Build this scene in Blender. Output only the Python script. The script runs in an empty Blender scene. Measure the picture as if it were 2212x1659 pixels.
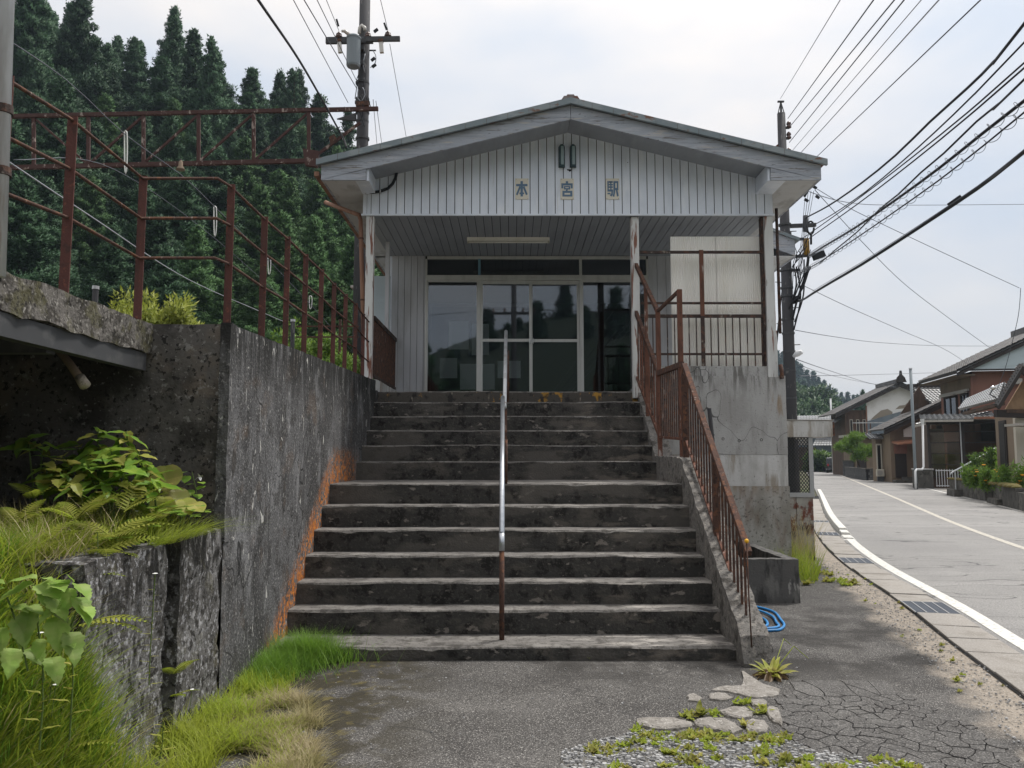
import bpy, math, random
import numpy as np
from mathutils import Vector, Matrix, noise

# ------------------------------------------------------------------ camera
scene = bpy.context.scene
EYE, PITCH, FOC = 1.56, math.radians(5.35), 1725.0      # eye height, tilt, focal length on a 2212 x 1659 frame
cd = bpy.data.cameras.new('camera')
cam = bpy.data.objects.new('camera', cd)
scene.collection.objects.link(cam)
cam.location = (0, 0, EYE)
cam.rotation_euler = (math.radians(90) + PITCH, 0, 0)
cd.sensor_width = 36.0
cd.lens = 36.0 * FOC / 2212.0
cd.clip_start = 0.05
cd.clip_end = 4000
scene.camera = cam

# ------------------------------------------------------------------ sky, sun, exposure
SUN_EL, SUN_AZ = math.radians(62), math.radians(52)      # behind the station, a little to the road side
sdir = Vector((math.sin(SUN_AZ) * math.cos(SUN_EL), math.cos(SUN_AZ) * math.cos(SUN_EL), math.sin(SUN_EL)))
world = bpy.data.worlds.new('World')
scene.world = world
world.use_nodes = True
wn = world.node_tree
wn.nodes.clear()
def wnode(t, **k):
    n = wn.nodes.new(t)
    for a, b in k.items(): setattr(n, a, b)
    return n
w_out = wnode('ShaderNodeOutputWorld'); w_bg = wnode('ShaderNodeBackground')
w_bg.inputs['Strength'].default_value = 0.10
w_sky = wnode('ShaderNodeTexSky', sky_type='NISHITA', sun_disc=False, sun_elevation=SUN_EL, sun_rotation=SUN_AZ)
w_sky.dust_density = 2.0
w_tc = wnode('ShaderNodeTexCoord')
w_map = wnode('ShaderNodeMapping'); w_map.inputs['Scale'].default_value = (1.0, 1.0, 2.4)
w_no = wnode('ShaderNodeTexNoise'); w_no.inputs['Scale'].default_value = 2.1; w_no.inputs['Detail'].default_value = 6; w_no.inputs['Roughness'].default_value = .5
w_sep = wnode('ShaderNodeSeparateXYZ'); w_el = wnode('ShaderNodeMapRange')                   # overcast: grey-blue low down, brighter overhead
w_grad = wnode('ShaderNodeMixRGB'); w_grad.inputs['Color1'].default_value = (4.35, 4.5, 4.75, 1); w_grad.inputs['Color2'].default_value = (9.5, 9.0, 8.5, 1)
w_cl = wnode('ShaderNodeValToRGB')                                                         # thinner, bluer patches between the clouds
w_cl.color_ramp.elements[0].position = .36; w_cl.color_ramp.elements[0].color = (.74, .82, .93, 1)
w_cl.color_ramp.elements[1].position = .58; w_cl.color_ramp.elements[1].color = (1.02, 1.0, .985, 1)
w_dot = wnode('ShaderNodeVectorMath', operation='DOT_PRODUCT'); w_dot.inputs[1].default_value = sdir
w_mr = wnode('ShaderNodeMapRange'); w_mr.inputs['From Min'].default_value = 0.4; w_mr.inputs['From Max'].default_value = 1.0
w_mr.inputs['To Min'].default_value = .96; w_mr.inputs['To Max'].default_value = 1.14
w_m1 = wnode('ShaderNodeVectorMath', operation='MULTIPLY'); w_mul = wnode('ShaderNodeVectorMath', operation='SCALE')
w_mix = wnode('ShaderNodeMixRGB'); w_mix.inputs['Fac'].default_value = .94
L = wn.links.new
L(w_tc.outputs['Generated'], w_map.inputs['Vector']); L(w_map.outputs[0], w_no.inputs['Vector']); L(w_no.outputs['Fac'], w_cl.inputs['Fac'])
L(w_tc.outputs['Generated'], w_sep.inputs[0]); L(w_sep.outputs['Z'], w_el.inputs['Value']); L(w_el.outputs[0], w_grad.inputs['Fac'])
L(w_tc.outputs['Generated'], w_dot.inputs[0]); L(w_dot.outputs['Value'], w_mr.inputs['Value'])
L(w_grad.outputs[0], w_m1.inputs[0]); L(w_cl.outputs['Color'], w_m1.inputs[1]); L(w_m1.outputs[0], w_mul.inputs[0]); L(w_mr.outputs[0], w_mul.inputs['Scale'])
L(w_sky.outputs['Color'], w_mix.inputs['Color1']); L(w_mul.outputs[0], w_mix.inputs['Color2'])
L(w_mix.outputs[0], w_bg.inputs['Color']); L(w_bg.outputs[0], w_out.inputs['Surface'])

sl = bpy.data.lights.new('sun', 'SUN'); sl.energy = 2.5; sl.angle = math.radians(10); sl.color = (1.0, .96, .90)
so = bpy.data.objects.new('sun', sl); scene.collection.objects.link(so)
so.rotation_euler = (-sdir).to_track_quat('-Z', 'Y').to_euler(); so.location = (20, 40, 60)

scene.view_settings.view_transform = 'Standard'
scene.view_settings.look = 'None'
scene.view_settings.exposure = 0.56
scene.view_settings.gamma = 1.0
scene.view_settings.use_curve_mapping = False
scene.cycles.use_denoising = True
scene.cycles.max_bounces = 8
scene.cycles.transparent_max_bounces = 16
scene.cycles.diffuse_bounces = 3
scene.cycles.glossy_bounces = 3
scene.cycles.volume_bounces = 0
scene.cycles.sample_clamp_indirect = 6

# ------------------------------------------------------------------ places seen from the eye (frame 2212 x 1659) at a real depth
PC, PS = math.cos(PITCH), math.sin(PITCH)
def ray(x, y):
    u = (x - 1106) / FOC; v = (829.5 - y) / FOC
    return Vector((u, PC - v * PS, v * PC + PS))
def PY(x, y, Y):
    r = ray(x, y); r = r * (Y / r.y); r.z += EYE; return r
def PX(x, y, X):
    r = ray(x, y); r = r * (X / r.x); r.z += EYE; return r
def PZ(x, y, Z=0.0):
    r = ray(x, y); r = r * ((Z - EYE) / r.z); r.z += EYE; return r

# ------------------------------------------------------------------ object helpers
COL = scene.collection
V = Vector
def tag(o, label=None, cat=None, group=None, kind=None):
    if label: o['label'] = label
    if cat: o['category'] = cat
    if group: o['group'] = group
    if kind: o['kind'] = kind
    return o
def thing(name, label, cat, loc=(0, 0, 0), group=None):
    e = bpy.data.objects.new(name, None); COL.objects.link(e); e.location = loc; e.empty_display_size = .1
    return tag(e, label, cat, group)
def set_parent(o, parent):
    o.parent = parent
    top = parent; m = Matrix.Identity(4)
    chain = []
    while top: chain.append(top); top = top.parent
    for t in reversed(chain): m = m @ t.matrix_parent_inverse @ t.matrix_basis
    o.matrix_parent_inverse = m.inverted()
def copy_tree(o, parent=None):
    c = o.copy(); COL.objects.link(c); c.parent = parent
    for ch in o.children: copy_tree(ch, c)
    return c

class MB:
    """collects faces in place; build() makes one mesh object of them"""
    def __init__(s, T=None): s.v = []; s.f = []; s.m = []; s.T = T
    def add(s, pts):
        n = len(s.v)
        s.v += [tuple(s.T @ V(p)) if s.T is not None else tuple(p) for p in pts]; return n
    def face(s, pts, mi=0):
        n = s.add(pts); s.f.append(tuple(range(n, n + len(pts)))); s.m.append(mi)
    def faces(s, pts, fs, mi=0):
        n = s.add(pts)
        for f in fs: s.f.append(tuple(i + n for i in f)); s.m.append(mi)
    def box(s, x0, x1, y0, y1, z0, z1, mi=0):
        s.faces([(x0,y0,z0),(x1,y0,z0),(x1,y1,z0),(x0,y1,z0),(x0,y0,z1),(x1,y0,z1),(x1,y1,z1),(x0,y1,z1)],
                [(0,3,2,1),(4,5,6,7),(0,1,5,4),(1,2,6,5),(2,3,7,6),(3,0,4,7)], mi); return s
    def beam(s, a, b, w, h, up=(0, 0, 1), mi=0):
        a, b = V(a), V(b); d = (b - a).normalized(); u = V(up)
        if abs(d.dot(u)) > .98: u = V((0, 1, 0))
        r = d.cross(u).normalized() * (w / 2); t = r.cross(d).normalized() * (h / 2)
        p = [q + i * r + j * t for q in (a, b) for i, j in ((-1,-1),(1,-1),(1,1),(-1,1))]
        s.faces(p, [(0,1,2,3),(7,6,5,4),(0,4,5,1),(1,5,6,2),(2,6,7,3),(3,7,4,0)], mi); return s
    def tube(s, pts, r, n=8, mi=0, cap=True):
        pts = [V(p) for p in pts]; k = len(pts)
        rs = list(r) if isinstance(r, (list, tuple)) else [r] * k
        rings = []; u0 = None
        for i, p in enumerate(pts):
            d = (pts[min(i+1,k-1)] - pts[max(i-1,0)]).normalized()
            if u0 is None:
                u0 = d.orthogonal().normalized()
            else:
                u0 = (u0 - d * u0.dot(d))
                u0 = u0.normalized() if u0.length > 1e-6 else d.orthogonal().normalized()
            w = d.cross(u0)
            rings += [p + (u0 * math.cos(a) + w * math.sin(a)) * rs[i] for a in [2*math.pi*j/n for j in range(n)]]
        fs = []
        for i in range(k - 1):
            for j in range(n):
                fs.append((i*n+j, i*n+(j+1)%n, (i+1)*n+(j+1)%n, (i+1)*n+j))
        if cap: fs += [tuple(reversed(range(n))), tuple(range((k-1)*n, k*n))]
        s.faces(rings, fs, mi); return s
    def prism(s, poly, axis, lo, hi, mi=0):
        """polygon in the two other axes, pushed from lo to hi along axis"""
        def P(a, b, c): return {'x': (c,a,b), 'y': (a,c,b), 'z': (a,b,c)}[axis]
        n = len(poly)
        pts = [P(a,b,lo) for a,b in poly] + [P(a,b,hi) for a,b in poly]
        s.faces(pts, [tuple(reversed(range(n))), tuple(range(n,2*n))] + [(i,(i+1)%n,n+(i+1)%n,n+i) for i in range(n)], mi); return s
    def lathe(s, prof, loc, n=12, mi=0, axis=(0,0,1)):
        ax = V(axis).normalized(); u = ax.orthogonal().normalized(); w = ax.cross(u); loc = V(loc)
        pts = [loc + ax*z + (u*math.cos(2*math.pi*j/n) + w*math.sin(2*math.pi*j/n))*max(r,1e-4) for r,z in prof for j in range(n)]
        fs = [(i*n+j, i*n+(j+1)%n, (i+1)*n+(j+1)%n, (i+1)*n+j) for i in range(len(prof)-1) for j in range(n)]
        k = len(prof); fs += [tuple(reversed(range(n))), tuple(range((k-1)*n, k*n))]
        s.faces(pts, fs, mi); return s
    def rough(s, x0, x1, y0, y1, z0, z1, seg=.06, amp=.01, mi=0, seed=0):
        """box cut into small squares whose corners are pushed about: worn cast concrete"""
        nx, ny, nz = [max(1, int(round((b-a)/seg))) for a, b in ((x0,x1),(y0,y1),(z0,z1))]
        def w(p):
            q = V(p)*7 + V((seed*3.1, seed, 0))
            q2 = V(p)*23
            cx = min(p[0]-x0, x1-p[0]); cy = min(p[1]-y0, y1-p[1]); cz = min(p[2]-z0, z1-p[2])
            e = sorted((cx, cy, cz))
            k = 1.0 if e[1] > seg*.6 else 2.3                       # edges are chipped more
            return tuple(V(p) + (noise.noise_vector(q)*amp + noise.noise_vector(q2)*amp*.5) * (k if k == 1.0 else 1.6) -
                         (V((0,0,0)) if k == 1.0 else (V(p)-V(((x0+x1)/2,(y0+y1)/2,(z0+z1)/2))).normalized()*amp*1.4*abs(noise.noise(q2))))
        def grid(o, a, b, na, nb):
            pts = [w(tuple(V(o) + V(a)*i/na + V(b)*j/nb)) for j in range(nb+1) for i in range(na+1)]
            s.faces(pts, [(j*(na+1)+i, j*(na+1)+i+1, (j+1)*(na+1)+i+1, (j+1)*(na+1)+i) for j in range(nb) for i in range(na)], mi)
        X, Y, Z = x1-x0, y1-y0, z1-z0
        grid((x0,y0,z0),(X,0,0),(0,0,Z),nx,nz); grid((x1,y1,z0),(-X,0,0),(0,0,Z),nx,nz)
        grid((x0,y1,z0),(0,-Y,0),(0,0,Z),ny,nz); grid((x1,y0,z0),(0,Y,0),(0,0,Z),ny,nz)
        grid((x0,y0,z1),(X,0,0),(0,Y,0),nx,ny); grid((x0,y1,z0),(X,0,0),(0,-Y,0),nx,ny); return s
    def mesh(s, name, mats):
        me = bpy.data.meshes.new(name)
        me.from_pydata(s.v, [], s.f)
        for m in (mats if isinstance(mats, (list, tuple)) else [mats]): me.materials.append(m)
        if any(s.m): me.polygons.foreach_set('material_index', s.m)
        return me
    def build(s, name, mats, parent=None, smooth=False, bevel=0, merge=False):
        me = s.mesh(name, mats)
        if merge:
            import bmesh
            bm = bmesh.new(); bm.from_mesh(me); bmesh.ops.remove_doubles(bm, verts=bm.verts, dist=1e-4); bm.to_mesh(me); bm.free()
        if smooth: me.polygons.foreach_set('use_smooth', [True]*len(me.polygons))
        o = bpy.data.objects.new(name, me); COL.objects.link(o)
        if bevel:
            md = o.modifiers.new('bevel', 'BEVEL'); md.width = bevel; md.segments = 2; md.limit_method = 'ANGLE'
        if parent is not None: set_parent(o, parent)
        return o

def part(parent, name, mats, fn, **k):
    mb = MB(); fn(mb); return mb.build(name, mats, parent, **k)

# ------------------------------------------------------------------ materials
MATS = {}
def mk(name, base, layers=(), rough=.85, metal=0.0, bump=None, spec=.3, island=0.0):
    """base colour, then patches: dict(c, s (scale or 3 scales), lo, hi, a, det, off, ax (mask along an axis: axis, from, to))"""
    m = bpy.data.materials.new(name); m.use_nodes = True; nt = m.node_tree; nt.nodes.clear()
    out = nt.nodes.new('ShaderNodeOutputMaterial'); bs = nt.nodes.new('ShaderNodeBsdfPrincipled')
    nt.links.new(bs.outputs[0], out.inputs[0])
    bs.inputs['Roughness'].default_value = rough; bs.inputs['Metallic'].default_value = metal
    bs.inputs['Specular IOR Level'].default_value = spec
    geo = nt.nodes.new('ShaderNodeNewGeometry'); pos = geo.outputs['Position']
    cur = None
    def noise_fac(l):
        mp = nt.nodes.new('ShaderNodeMapping'); nt.links.new(pos, mp.inputs['Vector'])
        sc = l['s']; sc = sc if isinstance(sc, tuple) else (sc,)*3
        mp.inputs['Scale'].default_value = sc; o = l.get('off', 0); mp.inputs['Location'].default_value = (o*1.7, o*2.3, o*.9)
        if l.get('vor'):
            t = nt.nodes.new('ShaderNodeTexVoronoi'); t.feature = 'DISTANCE_TO_EDGE'; t.inputs['Scale'].default_value = 1
            if l.get('warp'):
                wnz = nt.nodes.new('ShaderNodeTexNoise'); wnz.inputs['Scale'].default_value = 2.2; nt.links.new(mp.outputs[0], wnz.inputs['Vector'])
                wad = nt.nodes.new('ShaderNodeVectorMath'); wad.operation = 'MULTIPLY_ADD'; wad.inputs[1].default_value = (l['warp'],)*3
                nt.links.new(wnz.outputs['Color'], wad.inputs[0]); nt.links.new(mp.outputs[0], wad.inputs[2]); nt.links.new(wad.outputs[0], t.inputs['Vector'])
            else: nt.links.new(mp.outputs[0], t.inputs['Vector'])
            fac = t.outputs['Distance']
        else:
            t = nt.nodes.new('ShaderNodeTexNoise'); t.inputs['Scale'].default_value = 1; t.inputs['Detail'].default_value = l.get('det', 5)
            t.inputs['Roughness'].default_value = l.get('ro', .6); t.inputs['Distortion'].default_value = l.get('dist', 0)
            nt.links.new(mp.outputs[0], t.inputs['Vector']); fac = t.outputs['Fac']
        mr = nt.nodes.new('ShaderNodeMapRange'); mr.interpolation_type = 'SMOOTHSTEP'
        mr.inputs['From Min'].default_value = l.get('lo', .45); mr.inputs['From Max'].default_value = l.get('hi', .6); mr.inputs['To Max'].default_value = l.get('a', 1.0)
        nt.links.new(fac, mr.inputs['Value']); f = mr.outputs[0]
        for ax in (l.get('ax') or ()):
            sep = nt.nodes.new('ShaderNodeSeparateXYZ'); nt.links.new(pos, sep.inputs[0])
            m2 = nt.nodes.new('ShaderNodeMapRange'); m2.interpolation_type = 'SMOOTHSTEP'
            m2.inputs['From Min'].default_value = ax[1]; m2.inputs['From Max'].default_value = ax[2]
            nt.links.new(sep.outputs[ax[0]], m2.inputs['Value'])
            mu = nt.nodes.new('ShaderNodeMath'); mu.operation = 'MULTIPLY'; nt.links.new(f, mu.inputs[0]); nt.links.new(m2.outputs[0], mu.inputs[1]); f = mu.outputs[0]
        if l.get('expr'):
            mu = nt.nodes.new('ShaderNodeMath'); mu.operation = 'MULTIPLY'; nt.links.new(f, mu.inputs[0]); nt.links.new(l['expr'](nt, pos), mu.inputs[1]); f = mu.outputs[0]
        return f
    rgb = nt.nodes.new('ShaderNodeRGB'); rgb.outputs[0].default_value = (*base, 1); cur = rgb.outputs[0]
    for l in layers:
        mx = nt.nodes.new('ShaderNodeMixRGB'); nt.links.new(noise_fac(l), mx.inputs['Fac']); nt.links.new(cur, mx.inputs['Color1'])
        mx.inputs['Color2'].default_value = (*l['c'], 1); cur = mx.outputs[0]
    if island:
        mr = nt.nodes.new('ShaderNodeMapRange'); nt.links.new(geo.outputs['Random Per Island'], mr.inputs['Value'])
        mr.inputs['To Min'].default_value = 1 - island; mr.inputs['To Max'].default_value = 1 + island
        hs = nt.nodes.new('ShaderNodeHueSaturation'); nt.links.new(mr.outputs[0], hs.inputs['Value']); nt.links.new(cur, hs.inputs['Color']); cur = hs.outputs[0]
    nt.links.new(cur, bs.inputs['Base Color'])
    if bump:
        sc, st = bump[:2]
        mp = nt.nodes.new('ShaderNodeMapping'); nt.links.new(pos, mp.inputs['Vector']); mp.inputs['Scale'].default_value = sc if isinstance(sc, tuple) else (sc,)*3
        t = nt.nodes.new('ShaderNodeTexNoise'); t.inputs['Scale'].default_value = 1; t.inputs['Detail'].default_value = 5; nt.links.new(mp.outputs[0], t.inputs['Vector'])
        b = nt.nodes.new('ShaderNodeBump'); b.inputs['Strength'].default_value = st; b.inputs['Distance'].default_value = bump[2] if len(bump) > 2 else .01
        nt.links.new(t.outputs['Fac'], b.inputs['Height']); nt.links.new(b.outputs[0], bs.inputs['Normal'])
    MATS[name] = m
    return m
def leafmat(name, c1, c2, trans=.45, rough=.5, nscale=.6, c3=None):
    m = bpy.data.materials.new(name); m.use_nodes = True; nt = m.node_tree; nt.nodes.clear()
    out = nt.nodes.new('ShaderNodeOutputMaterial'); geo = nt.nodes.new('ShaderNodeNewGeometry')
    mx = nt.nodes.new('ShaderNodeMixRGB'); mx.inputs['Color1'].default_value = (*c1, 1); mx.inputs['Color2'].default_value = (*c2, 1)
    nt.links.new(geo.outputs['Random Per Island'], mx.inputs['Fac']); cur = mx.outputs[0]
    if c3:
        oi = nt.nodes.new('ShaderNodeObjectInfo'); t = nt.nodes.new('ShaderNodeTexNoise'); t.inputs['Scale'].default_value = nscale; t.inputs['Detail'].default_value = 3
        nt.links.new(geo.outputs['Position'], t.inputs['Vector'])
        r = nt.nodes.new('ShaderNodeMapRange'); r.inputs['From Min'].default_value = .42; r.inputs['From Max'].default_value = .62; nt.links.new(t.outputs['Fac'], r.inputs['Value'])
        m3 = nt.nodes.new('ShaderNodeMixRGB'); m3.inputs['Color2'].default_value = (*c3, 1); nt.links.new(r.outputs[0], m3.inputs['Fac']); nt.links.new(cur, m3.inputs['Color1']); cur = m3.outputs[0]
        hs = nt.nodes.new('ShaderNodeHueSaturation'); r2 = nt.nodes.new('ShaderNodeMapRange'); r2.inputs['To Min'].default_value = .72; r2.inputs['To Max'].default_value = 1.3
        nt.links.new(oi.outputs['Random'], r2.inputs['Value']); nt.links.new(r2.outputs[0], hs.inputs['Value']); nt.links.new(cur, hs.inputs['Color']); cur = hs.outputs[0]
    p = nt.nodes.new('ShaderNodeBsdfPrincipled'); p.inputs['Roughness'].default_value = rough; p.inputs['Specular IOR Level'].default_value = .25
    tr = nt.nodes.new('ShaderNodeBsdfTranslucent'); ms = nt.nodes.new('ShaderNodeMixShader'); ms.inputs['Fac'].default_value = trans
    nt.links.new(cur, p.inputs['Base Color']); nt.links.new(cur, tr.inputs['Color'])
    nt.links.new(p.outputs[0], ms.inputs[1]); nt.links.new(tr.outputs[0], ms.inputs[2]); nt.links.new(ms.outputs[0], out.inputs[0])
    MATS[name] = m; return m
def glassmat(name, tint=(.55,.6,.62), ior=1.75, fac_mul=1.0):
    m = bpy.data.materials.new(name); m.use_nodes = True; nt = m.node_tree; nt.nodes.clear()
    out = nt.nodes.new('ShaderNodeOutputMaterial'); fr = nt.nodes.new('ShaderNodeFresnel'); fr.inputs['IOR'].default_value = ior
    a = nt.nodes.new('ShaderNodeBsdfTransparent'); a.inputs['Color'].default_value = (*tint, 1)
    g = nt.nodes.new('ShaderNodeBsdfGlossy'); g.inputs['Roughness'].default_value = .02; g.inputs['Color'].default_value = (.9,.95,1,1)
    ms = nt.nodes.new('ShaderNodeMixShader'); nt.links.new(fr.outputs[0], ms.inputs['Fac']); nt.links.new(a.outputs[0], ms.inputs[1]); nt.links.new(g.outputs[0], ms.inputs[2])
    nt.links.new(ms.outputs[0], out.inputs[0]); MATS[name] = m; return m

def lichen_band(nt, pos):
    """height above the nosing line of the stair: orange lichen keeps to a band beside the steps"""
    sep = nt.nodes.new('ShaderNodeSeparateXYZ'); nt.links.new(pos, sep.inputs[0])
    def mth(op, a, b):
        n = nt.nodes.new('ShaderNodeMath'); n.operation = op
        for i, q in enumerate((a, b)):
            if isinstance(q, (int, float)): n.inputs[i].default_value = q
            else: nt.links.new(q, n.inputs[i])
        return n.outputs[0]
    line = mth('MINIMUM', mth('ADD', mth('MULTIPLY', mth('SUBTRACT', sep.outputs[1], 6.8), .70), .32), 1.42)
    d = mth('SUBTRACT', sep.outputs[2], line)
    up = nt.nodes.new('ShaderNodeMapRange'); up.interpolation_type = 'SMOOTHSTEP'; up.inputs['From Min'].default_value = .30; up.inputs['From Max'].default_value = .02
    nt.links.new(d, up.inputs['Value'])
    far = nt.nodes.new('ShaderNodeMapRange'); far.inputs['From Min'].default_value = 9.9; far.inputs['From Max'].default_value = 9.0
    nt.links.new(sep.outputs[1], far.inputs['Value'])
    return mth('MULTIPLY', up.outputs[0], far.outputs[0])

def sand_drift(nt, pos):
    """sand washed against the gutter slabs: follows the curved gutter edge, ragged inner side"""
    sep = nt.nodes.new('ShaderNodeSeparateXYZ'); nt.links.new(pos, sep.inputs[0])
    def mth(op, a, b):
        n = nt.nodes.new('ShaderNodeMath'); n.operation = op
        for i, q in enumerate((a, b)):
            if isinstance(q, (int, float)): n.inputs[i].default_value = q
            else: nt.links.new(q, n.inputs[i])
        return n.outputs[0]
    y = sep.outputs[1]; y2 = mth('MULTIPLY', y, y)
    line = mth('ADD', mth('ADD', mth('MULTIPLY', y, .2461), mth('MULTIPLY', y2, -.000575)), 2.062)     # gutter edge between 3 and 13 m
    d = mth('SUBTRACT', sep.outputs[0], line)
    t = nt.nodes.new('ShaderNodeTexNoise'); t.inputs['Scale'].default_value = 2.6; t.inputs['Detail'].default_value = 6; nt.links.new(pos, t.inputs['Vector'])
    d = mth('ADD', d, mth('MULTIPLY', mth('SUBTRACT', t.outputs['Fac'], .5), .75))
    r = nt.nodes.new('ShaderNodeMapRange'); r.interpolation_type = 'SMOOTHSTEP'; r.inputs['From Min'].default_value = -.52; r.inputs['From Max'].default_value = -.22; nt.links.new(d, r.inputs['Value']); return r.outputs[0]
ST = (5, 5, .55)       # vertical streaks
mk('concrete_wall', (.108,.107,.109), [
    dict(c=(.045,.044,.044), s=(1.3,1.3,.8), lo=.45, hi=.58, a=.85, off=12), dict(c=(.21,.21,.215), s=(3.0,3.0,1.6), lo=.52, hi=.64, a=.75, off=41), dict(c=(.045,.043,.041), s=5.5, lo=.53, hi=.62, a=.75, off=43),
    dict(c=(.22,.218,.225), s=(16,16,4), lo=.55, hi=.68, a=.4), dict(c=(.032,.031,.030), s=(7,7,2.2), lo=.54, hi=.64, a=.6, off=3),
    dict(c=(.12,.088,.066), s=2.6, lo=.55, hi=.68, a=.6, off=7), dict(c=(.30,.295,.29), s=42, lo=.56, hi=.64, a=.65, off=21), dict(c=(.022,.022,.022), s=34, lo=.57, hi=.64, a=.7, off=22),
    dict(c=(.014,.014,.013), s=(20,20,2.0), lo=.40, hi=.52, a=.95, off=5, ax=[(2,1.95,2.5)]),
    dict(c=(.52,.51,.48), s=(7,7,2.6), lo=.655, hi=.668, a=.9, off=11, dist=2.6), dict(c=(.44,.435,.42), s=(24,24,5), lo=.66, hi=.69, a=.85, off=52, dist=1.2),
    dict(c=(.015,.015,.015), s=(.9,.9,.55), lo=.008, hi=.003, a=.9, vor=True, warp=1.1, off=4),
    dict(c=(.36,.12,.03), s=(9,9,6), lo=.44, hi=.60, a=.95, off=2, expr=lichen_band), dict(c=(.58,.20,.03), s=24, lo=.49, hi=.60, a=.95, off=27, expr=lichen_band)], bump=(55,.8), rough=.9)
mk('concrete_return', (.105,.098,.092), [
    dict(c=(.145,.118,.095), s=3.3, lo=.5, hi=.66, a=.7), dict(c=(.032,.029,.027), s=2.1, lo=.47, hi=.60, a=.85, off=2),
    dict(c=(.27,.26,.25), s=34, lo=.6, hi=.67, a=.7, off=4), dict(c=(.016,.015,.014), s=26, lo=.56, hi=.62, a=.9, off=9), dict(c=(.23,.225,.215), s=7, lo=.62, hi=.66, a=.7, off=14)], bump=(45,.5), rough=.95)
mk('concrete_lichen', (.150,.146,.144), [
    dict(c=(.058,.054,.050), s=4, lo=.45, hi=.6, a=.8), dict(c=(.36,.36,.38), s=38, lo=.54, hi=.61, a=.75, off=3),
    dict(c=(.020,.018,.016), s=20, lo=.53, hi=.60, a=.9, off=6), dict(c=(.42,.41,.42), s=13, lo=.60, hi=.66, a=.75, off=8), dict(c=(.11,.10,.05), s=4, lo=.56, hi=.68, a=.5, off=1), dict(c=(.015,.014,.013), s=(14,14,5), lo=.44, hi=.54, a=.9, off=16, ax=[(2,.55,1.0)])], bump=(70,.7), rough=.95)
mk('concrete_slab_edge', (.13,.12,.11), [
    dict(c=(.035,.031,.026), s=12, lo=.46, hi=.56, a=.9), dict(c=(.30,.285,.26), s=34, lo=.55, hi=.64, a=.8, off=3),
    dict(c=(.085,.08,.032), s=6, lo=.5, hi=.62, a=.6, off=6), dict(c=(.02,.018,.016), s=30, lo=.57, hi=.63, a=.8, off=9)], bump=(60,.7), rough=.95)
mk('concrete_base', (.54,.54,.535), [
    dict(c=(.36,.355,.34), s=(2.2,2.2,1.2), lo=.45, hi=.65, a=.8), dict(c=(.27,.262,.24), s=(8,8,.9), lo=.5, hi=.7, a=.6, off=4),
    dict(c=(.20,.155,.10), s=(5,5,.9), lo=.5, hi=.66, a=.7, off=8), dict(c=(.12,.105,.09), s=30, lo=.62, hi=.68, a=.6, off=2)], bump=(50,.3), rough=.9)
mk('concrete_base_low', (.36,.35,.33), [
    dict(c=(.21,.20,.175), s=(3,3,1.5), lo=.42, hi=.64, a=.85), dict(c=(.15,.09,.06), s=(6,6,1.5), lo=.5, hi=.7, a=.55, off=8),
    dict(c=(.06,.055,.05), s=34, lo=.55, hi=.66, a=.7, off=2), dict(c=(.2,.13,.06), s=(9,9,1.2), lo=.4, hi=.6, a=.8, off=5, ax=[(2,1.0,1.3)])], bump=(60,.4), rough=.92)
mk('concrete_planter', (.105,.102,.098), [
    dict(c=(.17,.165,.155), s=(8,8,3), lo=.54, hi=.66, a=.8), dict(c=(.035,.034,.033), s=(9,9,2), lo=.5, hi=.62, a=.8, off=4),
    dict(c=(.33,.32,.30), s=(22,22,5), lo=.64, hi=.69, a=.8, off=6)], bump=(50,.4), rough=.9)
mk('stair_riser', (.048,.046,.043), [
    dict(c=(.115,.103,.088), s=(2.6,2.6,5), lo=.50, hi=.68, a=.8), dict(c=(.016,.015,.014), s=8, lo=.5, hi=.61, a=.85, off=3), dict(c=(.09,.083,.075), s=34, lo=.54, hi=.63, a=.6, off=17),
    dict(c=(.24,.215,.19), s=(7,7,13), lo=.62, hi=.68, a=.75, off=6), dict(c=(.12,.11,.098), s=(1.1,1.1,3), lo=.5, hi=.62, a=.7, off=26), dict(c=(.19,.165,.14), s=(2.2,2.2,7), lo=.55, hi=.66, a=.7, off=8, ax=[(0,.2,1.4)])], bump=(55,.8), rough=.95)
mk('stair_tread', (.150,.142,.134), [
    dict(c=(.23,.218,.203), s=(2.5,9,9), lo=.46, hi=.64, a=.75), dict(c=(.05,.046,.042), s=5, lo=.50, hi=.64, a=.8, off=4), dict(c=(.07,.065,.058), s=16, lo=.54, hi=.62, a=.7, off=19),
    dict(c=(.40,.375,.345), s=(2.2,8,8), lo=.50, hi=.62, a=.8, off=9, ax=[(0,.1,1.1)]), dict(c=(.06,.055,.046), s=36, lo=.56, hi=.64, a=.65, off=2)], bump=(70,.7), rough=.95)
mk('stair_top_riser', (.075,.068,.06), [
    dict(c=(.42,.23,.04), s=(7,7,5), lo=.56, hi=.64, a=.9), dict(c=(.30,.27,.22), s=(14,14,3), lo=.63, hi=.68, a=.8, off=3), dict(c=(.02,.02,.02), s=8, lo=.52, hi=.64, a=.8, off=5)], bump=(50,.5), rough=.95)
mk('curb_concrete', (.16,.152,.142), [
    dict(c=(.27,.25,.225), s=26, lo=.5, hi=.62, a=.7), dict(c=(.05,.045,.04), s=9, lo=.5, hi=.64, a=.8, off=3), dict(c=(.03,.028,.025), s=40, lo=.56, hi=.64, a=.7, off=6)], bump=(80,.7), rough=.95)
mk('siding_silver', (.74,.79,.87), [
    dict(c=(.63,.68,.76), s=(3,3,1.2), lo=.42, hi=.66, a=.8), dict(c=(.82,.85,.90), s=(6,6,2), lo=.52, hi=.7, a=.7, off=4), dict(c=(.52,.51,.51), s=(30,30,1.5), lo=.6, hi=.72, a=.5, off=6)], rough=.45, metal=.08, spec=.5, bump=((60,60,5),.12))
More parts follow.
